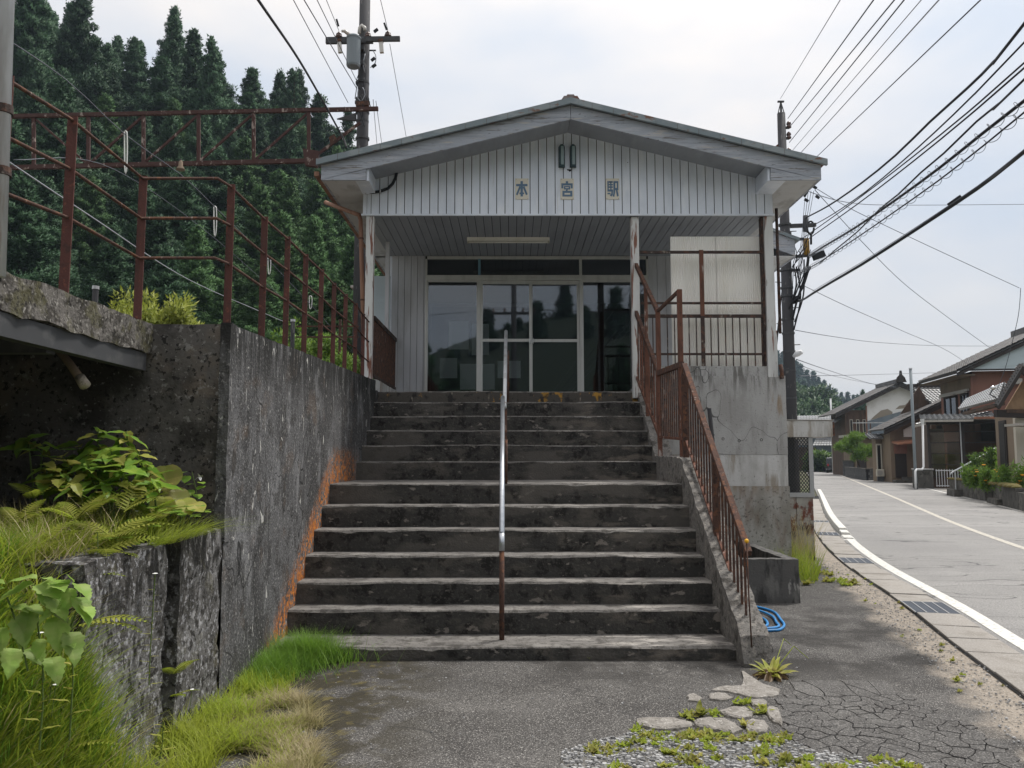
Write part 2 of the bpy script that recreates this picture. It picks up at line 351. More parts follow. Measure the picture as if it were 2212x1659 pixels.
mk('wood_paint', (.37,.40,.45), [
    dict(c=(.27,.29,.33), s=(1.2,4,18), lo=.45, hi=.62, a=.8), dict(c=(.48,.49,.53), s=(3,9,30), lo=.52, hi=.66, a=.6, off=5), dict(c=(.17,.155,.14), s=(2.4,8,34), lo=.59, hi=.66, a=.85, off=8),
    dict(c=(.52,.49,.44), s=(1.8,6,22), lo=.58, hi=.66, a=.7, off=3), dict(c=(.10,.09,.085), s=(9,9,60), lo=.62, hi=.67, a=.7, off=13)], rough=.75, bump=((6,14,60),.6))
mk('ceiling_board', (.30,.325,.36), [dict(c=(.25,.27,.30), s=(4,1.2,4), lo=.45, hi=.65, a=.6), dict(c=(.35,.375,.41), s=(10,2,10), lo=.55, hi=.7, a=.5, off=4)], rough=.5)
mk('concrete_base_upper', (.40,.40,.395), [
    dict(c=(.31,.305,.295), s=(2.2,2.2,1.2), lo=.45, hi=.65, a=.8), dict(c=(.22,.215,.20), s=(7,7,.9), lo=.5, hi=.68, a=.65, off=4),
    dict(c=(.25,.17,.09), s=(5,5,.9), lo=.56, hi=.68, a=.75, off=8, ax=[(0,3.0,3.6)]), dict(c=(.13,.12,.11), s=30, lo=.60, hi=.67, a=.6, off=2), dict(c=(.12,.115,.105), s=(12,12,1.6), lo=.46, hi=.6, a=.8, off=9, ax=[(2,2.3,2.75)]),
    dict(c=(.04,.04,.04), s=(.8,.8,.5), lo=.005, hi=.002, a=.8, vor=True, warp=1.3, off=7)], bump=(50,.4), rough=.9)
mk('soffit_board', (.55,.555,.56), [dict(c=(.34,.335,.32), s=(5,2,5), lo=.48, hi=.66, a=.7)], rough=.7)
mk('dark_gap', (.02,.02,.022), rough=.95)
mk('aluminium', (.62,.62,.60), [dict(c=(.52,.52,.50), s=(8,8,1.5), lo=.45, hi=.65, a=.7)], rough=.45, metal=.35)
mk('aluminium_blue', (.16,.30,.40), rough=.6)
mk('wall_grey_panel', (.52,.53,.56), [dict(c=(.43,.435,.45), s=(6,6,1.2), lo=.45, hi=.65, a=.8)], rough=.55)
mk('rust_brown', (.085,.047,.036), [dict(c=(.16,.072,.04), s=14, lo=.5, hi=.62, a=.8), dict(c=(.03,.022,.02), s=22, lo=.52, hi=.62, a=.7, off=3), dict(c=(.28,.22,.19), s=(26,26,6), lo=.62, hi=.68, a=.7, off=6)], rough=.9, bump=(120,.4))
mk('rust_orange', (.150,.068,.046), [dict(c=(.085,.042,.030), s=(14,14,3), lo=.5, hi=.62, a=.85), dict(c=(.42,.38,.35), s=(12,12,3), lo=.60, hi=.66, a=.8, off=3), dict(c=(.05,.03,.025), s=26, lo=.58, hi=.66, a=.7, off=5)], rough=.85, bump=(120,.3))
mk('rust_red', (.105,.044,.037), [dict(c=(.075,.037,.031), s=(10,10,2.5), lo=.45, hi=.62, a=.85), dict(c=(.06,.035,.03), s=18, lo=.55, hi=.66, a=.7, off=3), dict(c=(.22,.08,.05), s=30, lo=.58, hi=.68, a=.6, off=7)], rough=.85, bump=(100,.3))
mk('truss_rust', (.078,.044,.039), [dict(c=(.07,.035,.03), s=5, lo=.45, hi=.6, a=.8), dict(c=(.40,.34,.30), s=(9,9,4), lo=.58, hi=.66, a=.75, off=3)], rough=.9)
mk('rail_dark', (.055,.04,.036), [dict(c=(.13,.07,.05), s=14, lo=.5, hi=.62, a=.8), dict(c=(.32,.29,.25), s=(16,16,7), lo=.6, hi=.66, a=.7, off=4)], rough=.9, bump=(120,.4))
mk('galvanised', (.50,.53,.57), [dict(c=(.40,.43,.47), s=14, lo=.45, hi=.6, a=.6)], rough=.32, metal=.75)
mk('galvanised_dull', (.58,.60,.62), [dict(c=(.36,.36,.36), s=(6,6,1), lo=.45, hi=.6, a=.6), dict(c=(.30,.17,.09), s=(9,9,1.2), lo=.56, hi=.68, a=.7, off=5, ax=[(2,3.9,2.4)])], rough=.5, metal=.4)
mk('column_paint', (.62,.63,.62), [dict(c=(.50,.50,.49), s=(5,5,1.2), lo=.45, hi=.64, a=.7), dict(c=(.20,.075,.045), s=(13,13,1.1), lo=.545, hi=.60, a=.95, off=4), dict(c=(.10,.05,.04), s=(20,20,2), lo=.6, hi=.66, a=.8, off=2)], rough=.7)
mk('pipe_brown', (.27,.15,.10), [dict(c=(.17,.085,.055), s=(9,9,1), lo=.45, hi=.62, a=.8), dict(c=(.42,.33,.26), s=(14,14,2), lo=.6, hi=.68, a=.6, off=3)], rough=.7)
mk('corrugated_cream', (.93,.915,.87), [dict(c=(.84,.815,.74), s=(9,9,.7), lo=.50, hi=.68, a=.5), dict(c=(.42,.36,.26), s=(16,16,1), lo=.6, hi=.7, a=.5, off=4, ax=[(2,3.2,2.9)])], rough=.55)
mk('roof_metal', (.20,.24,.26), [dict(c=(.30,.33,.34), s=(3,8,8), lo=.46, hi=.6, a=.7), dict(c=(.18,.085,.05), s=(5,9,9), lo=.58, hi=.66, a=.85, off=4)], rough=.55, metal=.2)
mk('roof_top_metal', (.16,.07,.05), [dict(c=(.25,.25,.25), s=3, lo=.5, hi=.62, a=.7)], rough=.7)
mk('sign_cream', (.74,.70,.60), [dict(c=(.66,.60,.48), s=(16,16,16), lo=.55, hi=.7, a=.5)], rough=.5)
mk('sign_blue', (.13,.21,.31), rough=.55)
mk('lamp_green', (.03,.065,.075), rough=.5)
mk('lamp_glass', (.26,.34,.35), rough=.3)
mk('tube_white', (.80,.79,.74), [dict(c=(.68,.66,.60), s=9, lo=.5, hi=.65, a=.5)], rough=.5)
mk('black_hose', (.012,.014,.018), rough=.5)
mk('hose_blue', (.03,.23,.55), [dict(c=(.06,.16,.30), s=14, lo=.5, hi=.65, a=.6)], rough=.5, spec=.5)
mk('yellow_ball', (.85,.45,.03), rough=.45)
mk('soil', (.075,.058,.04), [dict(c=(.04,.032,.022), s=7, lo=.45, hi=.6, a=.8), dict(c=(.10,.10,.04), s=3, lo=.5, hi=.64, a=.6, off=3)], bump=(40,.6), rough=1)
mk('ground_soil', (.10,.095,.06), [dict(c=(.06,.085,.03), s=.5, lo=.45, hi=.6, a=.8), dict(c=(.05,.045,.03), s=4, lo=.5, hi=.64, a=.6, off=3)], rough=1)
mk('asphalt', (.066,.063,.060), [
    dict(c=(.110,.105,.100), s=.9, lo=.45, hi=.62, a=.85), dict(c=(.048,.045,.043), s=2.2, lo=.48, hi=.62, a=.75, off=4), dict(c=(.13,.124,.116), s=5, lo=.56, hi=.68, a=.6, off=24),
    dict(c=(.21,.20,.19), s=95, lo=.55, hi=.61, a=.8, off=1, det=2), dict(c=(.024,.023,.022), s=100, lo=.55, hi=.61, a=.8, off=6, det=2), dict(c=(.40,.385,.36), s=120, lo=.65, hi=.68, a=.9, off=15, det=1),
    dict(c=(.026,.024,.022), s=1.6, lo=.40, hi=.60, a=.8, off=44, ax=[(1,5.4,6.3),(1,9.0,8.0)]),
    dict(c=(.035,.03,.018), s=4, lo=.40, hi=.54, a=.95, off=8, ax=[(0,-.25,-1.05)]), dict(c=(.115,.095,.035), s=9, lo=.56, hi=.64, a=.8, off=9, ax=[(0,-.6,-1.2)]),
    dict(c=(.02,.02,.02), s=(.35,.8,1), lo=.007, hi=.002, a=.4, vor=True, warp=.6, off=3),
    dict(c=(.33,.285,.235), s=9, lo=.25, hi=.5, a=.93, off=31, expr=sand_drift), dict(c=(.46,.42,.37), s=60, lo=.56, hi=.64, a=.7, off=33, det=2, expr=sand_drift), dict(c=(.12,.11,.095), s=46, lo=.56, hi=.64, a=.75, off=35, det=2, expr=sand_drift)], bump=(100,.8,.008), rough=.92)
mk('asphalt_piece', (.095,.091,.087), [dict(c=(.065,.061,.058), s=4, lo=.45, hi=.62, a=.8), dict(c=(.14,.135,.128), s=1.6, lo=.5, hi=.64, a=.8, off=7), dict(c=(.25,.24,.23), s=95, lo=.55, hi=.61, a=.8, off=1, det=2), dict(c=(.03,.03,.03), s=100, lo=.55, hi=.61, a=.8, off=6, det=2)], bump=(100,.8,.008), rough=.9)
mk('road_asphalt', (.245,.239,.231), [
    dict(c=(.205,.20,.195), s=(.5,.22,.5), lo=.42, hi=.62, a=.85), dict(c=(.30,.292,.282), s=(.16,.9,1), lo=.5, hi=.66, a=.6, off=14), dict(c=(.16,.157,.154), s=2.4, lo=.56, hi=.70, a=.5, off=18),
    dict(c=(.38,.37,.36), s=60, lo=.55, hi=.63, a=.75, off=1, det=2), dict(c=(.12,.12,.12), s=70, lo=.55, hi=.63, a=.75, off=6, det=2),
    dict(c=(.07,.07,.07), s=(.16,.5,.3), lo=.012, hi=.003, a=.8, vor=True, warp=1.5, off=5)], bump=(90,.5,.006), rough=.85)
mk('road_paint', (.64,.63,.59), [dict(c=(.34,.335,.32), s=18, lo=.52, hi=.64, a=.75), dict(c=(.30,.30,.29), s=50, lo=.6, hi=.68, a=.7, off=4)], rough=.7, bump=(90,.3,.004))
mk('road_paint_warm', (.48,.45,.39), [dict(c=(.28,.27,.25), s=16, lo=.48, hi=.62, a=.8)], rough=.7)
mk('slab_concrete', (.31,.29,.265), [dict(c=(.235,.215,.19), s=3, lo=.45, hi=.65, a=.8), dict(c=(.45,.43,.40), s=60, lo=.56, hi=.66, a=.6, off=3, det=2), dict(c=(.18,.165,.15), s=70, lo=.6, hi=.68, a=.7, off=6, det=2)], bump=(90,.4,.006), rough=.9)
mk('sand', (.36,.315,.26), [dict(c=(.25,.22,.18), s=3, lo=.45, hi=.62, a=.8), dict(c=(.45,.41,.36), s=60, lo=.54, hi=.64, a=.7, off=3), dict(c=(.13,.12,.10), s=50, lo=.58, hi=.66, a=.8, off=6)], bump=(70,.7,.01), rough=1)
mk('gravel_stone', (.27,.27,.27), rough=.85, island=.65)
mk('gravel_bed', (.15,.145,.135), [dict(c=(.07,.065,.055), s=20, lo=.45, hi=.6, a=.8), dict(c=(.28,.27,.25), s=60, lo=.54, hi=.64, a=.7, off=3)], bump=(60,.8,.02), rough=1)
mk('broken_concrete', (.27,.252,.23), [dict(c=(.20,.185,.165), s=12, lo=.45, hi=.62, a=.85), dict(c=(.45,.43,.40), s=34, lo=.54, hi=.64, a=.7, off=3)], bump=(60,.8,.02), rough=.95)
mk('grate_steel', (.12,.135,.16), rough=.5, metal=.5)
mk('grate_bar', (.36,.36,.36), rough=.5, metal=.4)
mk('pit_dark', (.01,.01,.01), rough=1)
mk('pole_concrete', (.065,.065,.07), [dict(c=(.065,.065,.07), s=(4,4,1), lo=.45, hi=.62, a=.8), dict(c=(.20,.195,.19), s=(9,9,3), lo=.60, hi=.68, a=.6, off=4)], rough=.85)
mk('transformer_grey', (.22,.255,.28), rough=.5)
mk('steel_dark', (.06,.062,.066), [dict(c=(.10,.10,.10), s=9, lo=.5, hi=.64, a=.6)], rough=.6)
mk('insulator_brown', (.09,.045,.035), rough=.25, spec=.6)
mk('insulator_white', (.62,.60,.56), rough=.3, spec=.6)
mk('wire_black', (.012,.013,.016), rough=.6)
mk('wire_grey', (.10,.11,.13), rough=.6)
mk('wire_pale', (.34,.36,.40), rough=.5)
mk('loop_white', (.72,.74,.70), rough=.4)
mk('yellow_cover', (.42,.24,.04), rough=.6)
mk('bark', (.06,.045,.035), [dict(c=(.10,.08,.065), s=(9,9,2), lo=.5, hi=.62, a=.7)], rough=.95)
mk('forest_floor', (.020,.030,.018), rough=1)
mk('track_gravel', (.14,.12,.10), [dict(c=(.07,.06,.05), s=9, lo=.45, hi=.6, a=.8)], rough=1)
# houses
mk('tile_roof', (.085,.083,.085), [dict(c=(.14,.138,.138), s=1.1, lo=.45, hi=.6, a=.7), dict(c=(.13,.10,.085), s=2.4, lo=.52, hi=.66, a=.6, off=3)], rough=.6, spec=.35, island=.15)
mk('tile_roof_silver', (.20,.205,.21), [dict(c=(.16,.155,.15), s=1.6, lo=.48, hi=.62, a=.7)], rough=.35, spec=.6, island=.15)
mk('wall_redbrown', (.235,.115,.085), [dict(c=(.17,.085,.065), s=(1.4,1.4,.6), lo=.45, hi=.64, a=.7)], rough=.8)
mk('wall_beige', (.215,.165,.118), [dict(c=(.155,.12,.088), s=(1.4,1.4,.6), lo=.45, hi=.64, a=.7)], rough=.85)
mk('wall_cream', (.52,.49,.42), rough=.85)
mk('plaster_white', (.70,.70,.69), [dict(c=(.58,.57,.55), s=.9, lo=.5, hi=.64, a=.6)], rough=.85)
mk('plaster_tan', (.27,.235,.19), rough=.9)
mk('gable_blue', (.46,.54,.58), [dict(c=(.40,.47,.51), s=(.8,.8,3), lo=.45, hi=.6, a=.6)], rough=.6)
mk('sheet_bluegrey', (.13,.16,.185), [dict(c=(.17,.20,.22), s=(.7,.7,.3), lo=.5, hi=.62, a=.7)], rough=.6)
mk('wood_brown', (.095,.06,.042), [dict(c=(.055,.038,.028), s=(4,4,.8), lo=.45, hi=.62, a=.8)], rough=.8)
mk('wood_dark', (.04,.033,.030), rough=.8)
mk('wood_soffit', (.36,.235,.14), [dict(c=(.27,.17,.10), s=(3,.8,3), lo=.45, hi=.62, a=.7)], rough=.7)
mk('copper_roof', (.33,.15,.09), [dict(c=(.20,.10,.07), s=2, lo=.5, hi=.62, a=.7)], rough=.6)
mk('gutter_grey', (.38,.36,.33), rough=.6)
mk('block_wall', (.085,.085,.088), [dict(c=(.13,.13,.13), s=(2,2,4), lo=.5, hi=.64, a=.7), dict(c=(.045,.045,.045), s=5, lo=.5, hi=.64, a=.7, off=3)], rough=.95)
mk('planter_wall', (.085,.08,.072), [dict(c=(.16,.15,.135), s=(2,2,1), lo=.5, hi=.64, a=.7), dict(c=(.03,.03,.025), s=5, lo=.5, hi=.64, a=.7, off=3)], rough=.95)
mk('moss', (.13,.105,.035), [dict(c=(.09,.10,.03), s=9, lo=.5, hi=.62, a=.7)], rough=1)
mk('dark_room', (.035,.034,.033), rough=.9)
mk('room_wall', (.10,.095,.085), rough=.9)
mk('paper', (.80,.78,.72), rough=.8)
mk('white_metal', (.66,.67,.68), rough=.45)
mk('car_paint', (.035,.037,.042), rough=.25, spec=.7, metal=.3)
mk('rubber', (.015,.015,.015), rough=.9)
mk('red_lens', (.35,.02,.02), rough=.3)
mk('chrome', (.6,.6,.6), rough=.2, metal=.9)
mk('block_painted', (.34,.335,.31), [dict(c=(.25,.24,.22), s=(3,3,2), lo=.45, hi=.62, a=.7), dict(c=(.14,.045,.03), s=(7,7,5), lo=.47, hi=.56, a=.95, off=4, ax=[(2,.98,.88),(2,.35,.45)]), dict(c=(.03,.028,.026), s=(5,5,3), lo=.35, hi=.55, a=.95, off=6, ax=[(2,.62,.45)])], rough=.9, bump=(50,.4))
mk('mesh_grey', (.045,.047,.05), rough=.5, metal=.4)
mk('frame_grey', (.36,.37,.38), rough=.5, metal=.3)
# leaves
leafmat('grass_green', (0.25,0.36,0.035), (0.41,0.48,0.065), trans=0.55, c3=(.32,.36,.05), nscale=1.6)
leafmat('grass_deep', (0.12,0.25,0.032), (0.22,0.36,0.055), trans=0.5)
leafmat('grass_dry', (0.38,0.32,0.16), (0.26,0.25,0.09), trans=.3, c3=(.46,.39,.23), nscale=3)
leafmat('grass_bright', (0.28,0.37,0.035), (0.4,0.44,0.07), trans=.45)
leafmat('leaf_broad', (0.11,0.24,0.04), (0.2,0.35,0.05), trans=0.4, rough=.4, c3=(.25,.36,.05), nscale=14)
leafmat('leaf_nettle', (.20,.35,.06), (.30,.44,.10), trans=.45, rough=.5, c3=(.34,.45,.13), nscale=20)
leafmat('leaf_fern', (.24,.30,.04), (.34,.35,.07), trans=.4)
leafmat('leaf_weed', (.21,.26,.035), (.36,.36,.08), trans=.4, c3=(.36,.33,.09), nscale=12)
leafmat('leaf_weed_old', (.22,.16,.08), (.15,.09,.055), trans=.3)
leafmat('cedar_leaf', (.034,.080,.042), (.062,.122,.058), trans=.22, rough=.7, c3=(.044,.095,.046), nscale=.3)
leafmat('cedar_leaf_light', (.055,.125,.048), (.095,.175,.06), trans=.25, rough=.7, c3=(.07,.145,.05), nscale=.3)
leafmat('cedar_far', (.022,.052,.036), (.036,.075,.046), trans=.15, rough=.8)
leafmat('broadleaf', (.035,.080,.030), (.062,.118,.040), trans=.25, c3=(.05,.10,.035), nscale=.25)
leafmat('shrub_yellow', (.22,.27,.04), (.33,.36,.07), trans=.4)
leafmat('shrub_green', (.10,.20,.03), (.18,.28,.05), trans=.4)
leafmat('garden_leaf', (.06,.13,.03), (.13,.20,.04), trans=.35)
mk('petal_white', (.8,.8,.78), rough=.6)
mk('petal_orange', (.75,.33,.02), rough=.6)
mk('petal_lilac', (.40,.30,.36), rough=.7)
mk('stem_green', (.10,.15,.04), rough=.7)
glassmat('glass_door', tint=(.75,.78,.8), ior=1.85)
glassmat('glass_house', tint=(.7,.66,.62), ior=1.5)
M = MATS
rnd = random.Random(7)
# ================================================================== THE SETTING
def sheet(name, pts, z, mat, label=None, kind='structure'):
    o = MB(); o.face([(p[0], p[1], z) for p in pts]); ob = o.build(name, mat); return tag(ob, label, None, None, kind)
# large ground
tag(MB().box(-420, 420, -300, 420, -.4, -.06).build('ground', M['ground_soil']), kind='structure')

# line of the near road edge, seen on the ground
NL = [(2.2,-20),(2.6,-6),(3.05,0),(3.45,3.2),(4.22,6.58),(4.76,8.7),(5.5,12),(6.5,15.5),(8.3,20.9),(11.1,28.6),(13.8,36),(21,56),(35,95),(60,165)]
def smooth_line(pts, step=.5):
    out = []
    for i in range(len(pts)-1):
        p0, p1, p2, p3 = [np.array(pts[min(max(j,0),len(pts)-1)], float) for j in (i-1,i,i+1,i+2)]
        n = max(2, int(np.linalg.norm(p2-p1)/step))
        for k in range(n):
            t = k/n
            out.append(.5*((2*p1)+(-p0+p2)*t+(2*p0-5*p1+4*p2-p3)*t*t+(-p0+3*p1-3*p2+p3)*t**3))
    out.append(np.array(pts[-1], float)); return np.array(out)
NLs = smooth_line(NL)
tg = np.gradient(NLs, axis=0); tg /= np.linalg.norm(tg, axis=1)[:,None]
NRM = np.stack([tg[:,1], -tg[:,0]], 1)                       # to the road side
def off(d): return NLs + NRM*d
def band(name, d0, d1, z, mat, y0=-20, y1=400, wob=0, kind='structure', label=None):
    a, b = off(d0), off(d1); mb = MB(); idx = [i for i in range(len(NLs)) if y0 <= NLs[i,1] <= y1]
    for i, j in zip(idx[:-1], idx[1:]):
        wa = wob*noise.noise(V((a[i,0]*1.3, a[i,1]*1.3, 3))) if wob else 0; wb = wob*noise.noise(V((a[j,0]*1.3, a[j,1]*1.3, 3))) if wob else 0
        A, B = a[i]+NRM[i]*wa, a[j]+NRM[j]*wb
        mb.face([(A[0],A[1],z),(b[i,0],b[i,1],z),(b[j,0],b[j,1],z),(B[0],B[1],z)])
    o = mb.build(name, mat); return tag(o, label, None, None, kind)
def at_len(Y):
    i = int(np.argmin(abs(NLs[:,1]-Y))); return NLs[i], NRM[i], tg[i]

# forecourt: asphalt up to the gutter
fore = [(-6,-6)] + [tuple(p) for p, q in zip(off(-.56), NLs) if -6 <= q[1] <= 34] + [(-2.2,34),(-2.2,5.3),(-6,5.3)]
MBf = MB(); MBf.face([(x,y,0) for x,y in fore]); tag(MBf.build('forecourt', M['asphalt']), kind='structure')
band('road', -.16, 5.75, .002, M['road_asphalt'])
band('road_edge_line', -.075, .075, .006, M['road_paint'], y0=-6, y1=17)
band('road_centre_line', 2.66, 2.80, .006, M['road_paint_warm'], y0=-6, y1=170)
# broken far edge line
for a, b in ((6,9.5),(12,19),(19.8,21.2),(22.5,24.3),(25.2,31),(33,36),(38,52),(55,90)):
    band('road_far_line', 5.36, 5.47, .006, M['road_paint'], y0=a, y1=b)
band('pavement', 5.75, 8.2, .004, M['slab_concrete'], y0=2, y1=170)
band('gutter_bed', -.58, -.14, .007, M['pit_dark'], y0=-6, y1=34)
# gutter cover slabs and gratings
gut = bpy.data.objects['gutter_bed']
s_len = np.concatenate([[0], np.cumsum(np.linalg.norm(np.diff(NLs, axis=0), axis=1))])
def at_s(s, d):
    p = np.array([np.interp(s, s_len, NLs[:,0]), np.interp(s, s_len, NLs[:,1])]); n = np.array([np.interp(s, s_len, NRM[:,0]), np.interp(s, s_len, NRM[:,1])]); return p + n/np.linalg.norm(n)*d
def s_of_y(Y): return float(np.interp(Y, NLs[:,1], s_len))
GR = [(7.86, 8.72), (11.55, 12.55), (16.2, 16.9), (19.4, 20.1)]
s = s_of_y(2.6); send = s_of_y(31)
k = 0
while s < send:
    y = at_s(s, 0)[1]
    g = [q for q in GR if q[0]-.02 <= y < q[1]]
    if g:
        e = s_of_y(g[0][1])
        gt = thing('drain_grating', ['steel drain grating set in the gutter nearest the forecourt','steel drain grating in the gutter beside the weeds','small drain grating in the gutter past the wire cage','farthest drain grating in the gutter under the kerb bend'][GR.index(g[0])], 'drain grating', (*at_s(s,-.35), 0), 'gratings in the gutter')
        c = [at_s(s,-.56), at_s(s,-.15), at_s(e,-.15), at_s(e,-.56)]
        part(gt, 'pit', M['pit_dark'], lambda m: m.face([(p[0],p[1],.009) for p in c]))
        n = 30
        def bars(m):
            for i in range(n+1):
                t = i/n; p = c[0]*(1-t)+c[3]*t; q = c[1]*(1-t)+c[2]*t; m.beam((*p,.016),(*q,.016),.012,.016)
        o = part(gt, 'grating_bars', M['grate_steel'], bars); o['kind'] = 'stuff'
        for t in (0,.25,.5,.75,1):
            p = c[0]*(1-t)+c[1]*t; q = c[3]*(1-t)+c[2]*t
            part(gt, 'flat_bar', M['grate_bar'], lambda m: m.beam((*p,.020),(*q,.020),.011,.016))
        s = e + .012; continue
    ln = .50 if k % 3 else .62
    j = rnd.uniform(-.008,.008); e = s + ln
    c = [at_s(s,-.555+j), at_s(s,-.155+j), at_s(e,-.155+j), at_s(e,-.555+j)]
    zt = .022 + rnd.uniform(-.004,.006)
    mb = MB(); mb.faces([(p[0],p[1],.0) for p in c]+[(p[0],p[1],zt+rnd.uniform(-.004,.004)) for p in c], [(4,5,6,7),(0,1,5,4),(1,2,6,5),(2,3,7,6),(3,0,4,7)])
    mb.build('cover_slab', M['slab_concrete'], gut, bevel=.006)
    s = e + rnd.choice((.008,.012,.018)); k += 1
# raised kerb beyond the cage
kb = MB(); kb.face([(*at_s(s_of_y(15.6),-.13), .003), (*at_s(s_of_y(15.6),.1), .003), (*at_s(s_of_y(15.7),.1), .003), (*at_s(s_of_y(15.7),-.13), .003)])
kerb = tag(kb.build('kerb', M['road_paint']), kind='structure')
s = s_of_y(15.8)
while s < s_of_y(38):
    e = s + .6; h = .12 * min(1, (s - s_of_y(15.8))/1.5 + .25)
    c = [at_s(s,-.12), at_s(s,.10), at_s(e,.10), at_s(e,-.12)]; c2 = [at_s(s,-.10), at_s(s,.05), at_s(e,.05), at_s(e,-.10)]
    MB().faces([(p[0],p[1],.0) for p in c]+[(p[0],p[1],h) for p in c2], [(4,5,6,7),(0,1,5,4),(1,2,6,5),(2,3,7,6),(3,0,4,7)]) 
    mb = MB(); mb.faces([(p[0],p[1],.0) for p in c]+[(p[0],p[1],h) for p in c2], [(4,5,6,7),(0,1,5,4),(1,2,6,5),(2,3,7,6),(3,0,4,7)])
    mb.build('kerb_stone', M['road_paint'], kerb, bevel=.012); s = e + .01

# crazed asphalt: real pieces with open cracks
fc = bpy.data.objects['forecourt']
def in_poly(x, y, poly):
    r = False
    for i in range(len(poly)):
        x1, y1 = poly[i]; x2, y2 = poly[i-1]
        if (y1 > y) != (y2 > y) and x < (x2-x1)*(y-y1)/(y2-y1)+x1: r = not r
    return r
CR = [tuple(PZ(*q)[:2]) for q in ((1690,1505),(1760,1470),(1900,1478),(2010,1530),(2150,1600),(2230,1668),(2000,1690),(1790,1632),(1700,1590),(1672,1540))]
cgx = sum(q[0] for q in CR)/len(CR); cgy = sum(q[1] for q in CR)/len(CR)
sheet('asphalt_crack_bed', [(cgx+(x-cgx)*.93, cgy+(y-cgy)*.93) for x, y in CR], .003, M['pit_dark'])
bed = bpy.data.objects['asphalt_crack_bed']
r2 = random.Random(3); pts = []
for i in range(22):
    for j in range(19):
        pts.append((1.30+i*.095+r2.uniform(-.06,.06)+(j%2)*.045, 3.70+j*.098+r2.uniform(-.06,.06)))
def clip(poly, px, py, nx, ny):
    out = []
    for i in range(len(poly)):
        a, b = poly[i-1], poly[i]
        da = (a[0]-px)*nx+(a[1]-py)*ny; db = (b[0]-px)*nx+(b[1]-py)*ny
        if da <= 0 and db <= 0: out.append(b)
        elif (da <= 0) != (db <= 0):
            t = da/(da-db); m = (a[0]+(b[0]-a[0])*t, a[1]+(b[1]-a[1])*t); out.append(m)
            if db <= 0: out.append(b)
    return out
for (x, y) in pts:
    if not in_poly(x, y, CR): continue
    gap = .0014+.0016*max(0,.5+noise.noise(V((x*2.5,y*2.5,3))))
    poly = [(x-.3,y-.3),(x+.3,y-.3),(x+.3,y+.3),(x-.3,y+.3)]
    for (a, b) in pts:
        d = math.hypot(a-x, b-y)
        if 0 < d < .5: poly = clip(poly, (x+a)/2-(a-x)/d*gap, (y+b)/2-(b-y)/d*gap, (a-x)/d, (b-y)/d)
    if len(poly) < 3: continue
    # crooked outlines
    pl = []
    for i in range(len(poly)):
        a, b = poly[i-1], poly[i]; pl.append(a); mx, my = (a[0]+b[0])/2, (a[1]+b[1])/2
        pl.append((mx+.022*noise.noise(V((mx*9,my*9,0))), my+.022*noise.noise(V((mx*9,my*9,5)))))
    h = .007 + r2.uniform(-.002,.003); tx, ty = r2.uniform(-.012,.012), r2.uniform(-.012,.012)
    mb = MB(); n = len(pl); pts3 = [(a,b,.001) for a,b in pl] + [(a*.97+x*.03,b*.97+y*.03,h+(a-x)*tx+(b-y)*ty) for a,b in pl]
    mb.faces(pts3, [tuple(range(n,2*n))] + [(i,(i+1)%n,n+(i+1)%n,n+i) for i in range(n)])
    mb.build('asphalt_piece', M['asphalt_piece'], bed)
# gravel patch
GP = [tuple(PZ(*q)[:2]) for q in ((1205,1690),(1215,1625),(1300,1600),(1380,1582),(1490,1588),(1600,1600),(1690,1596),(1760,1622),(1860,1640),(1990,1650),(2100,1700),(1200,1720))]
sheet('gravel_patch', GP, .005, M['gravel_bed'])
def pebbles(name, poly, n, r0, r1, z, mat, label, seed=1):
    rg = np.random.RandomState(seed); xs = [p[0] for p in poly]; ys = [p[1] for p in poly]; mb = MB(); c = 0
    while c < n:
        x, y = rg.uniform(min(xs),max(xs)), rg.uniform(min(ys),max(ys))
        if not in_poly(x, y, poly): continue
        r = r0+(r1-r0)*rg.rand()**2.2; a = rg.uniform(0,6.28); sx, sy, sz = r*rg.uniform(.8,1.4), r*rg.uniform(.7,1.1), r*rg.uniform(.5,.9)
        b = [(math.cos(a+t)*sx*rg.uniform(.8,1.1), math.sin(a+t)*sy*rg.uniform(.8,1.1)) for t in (0,1.26,2.5,3.77,5.0)]
        pts = [(x+u,y+v,z) for u,v in b]+[(x+u*.75,y+v*.75,z+sz) for u,v in b]
        mb.faces(pts, [(5,6,7,8,9)]+[(i,(i+1)%5,5+(i+1)%5,5+i) for i in range(5)]); c += 1
    o = mb.build(name, mat); return tag(o, label, 'gravel', None, 'stuff')
pebbles('gravel', GP, 5200, .004, .016, .005, M['gravel_stone'], 'grey gravel chippings in the broken asphalt by the kerb stones')
SP = [tuple(a) for a, q in zip(off(-.95), NLs) if 3 <= q[1] <= 12] + [tuple(a) for a, q in list(zip(off(-.56), NLs))[::-1] if 3 <= q[1] <= 12]
pebbles('grit', SP, 1800, .003, .010, .005, M['gravel_stone'], 'fine pale grit lying along the gutter slabs', 5)
FP = [(-1.6,3.9),(1.8,3.9),(2.6,6),(2.4,8.3),(1.9,6.2),(-1.7,6.3)]
pebbles('loose_grit', FP, 500, .003, .009, .0, M['gravel_stone'], 'loose grit scattered on the dark forecourt asphalt', 9)

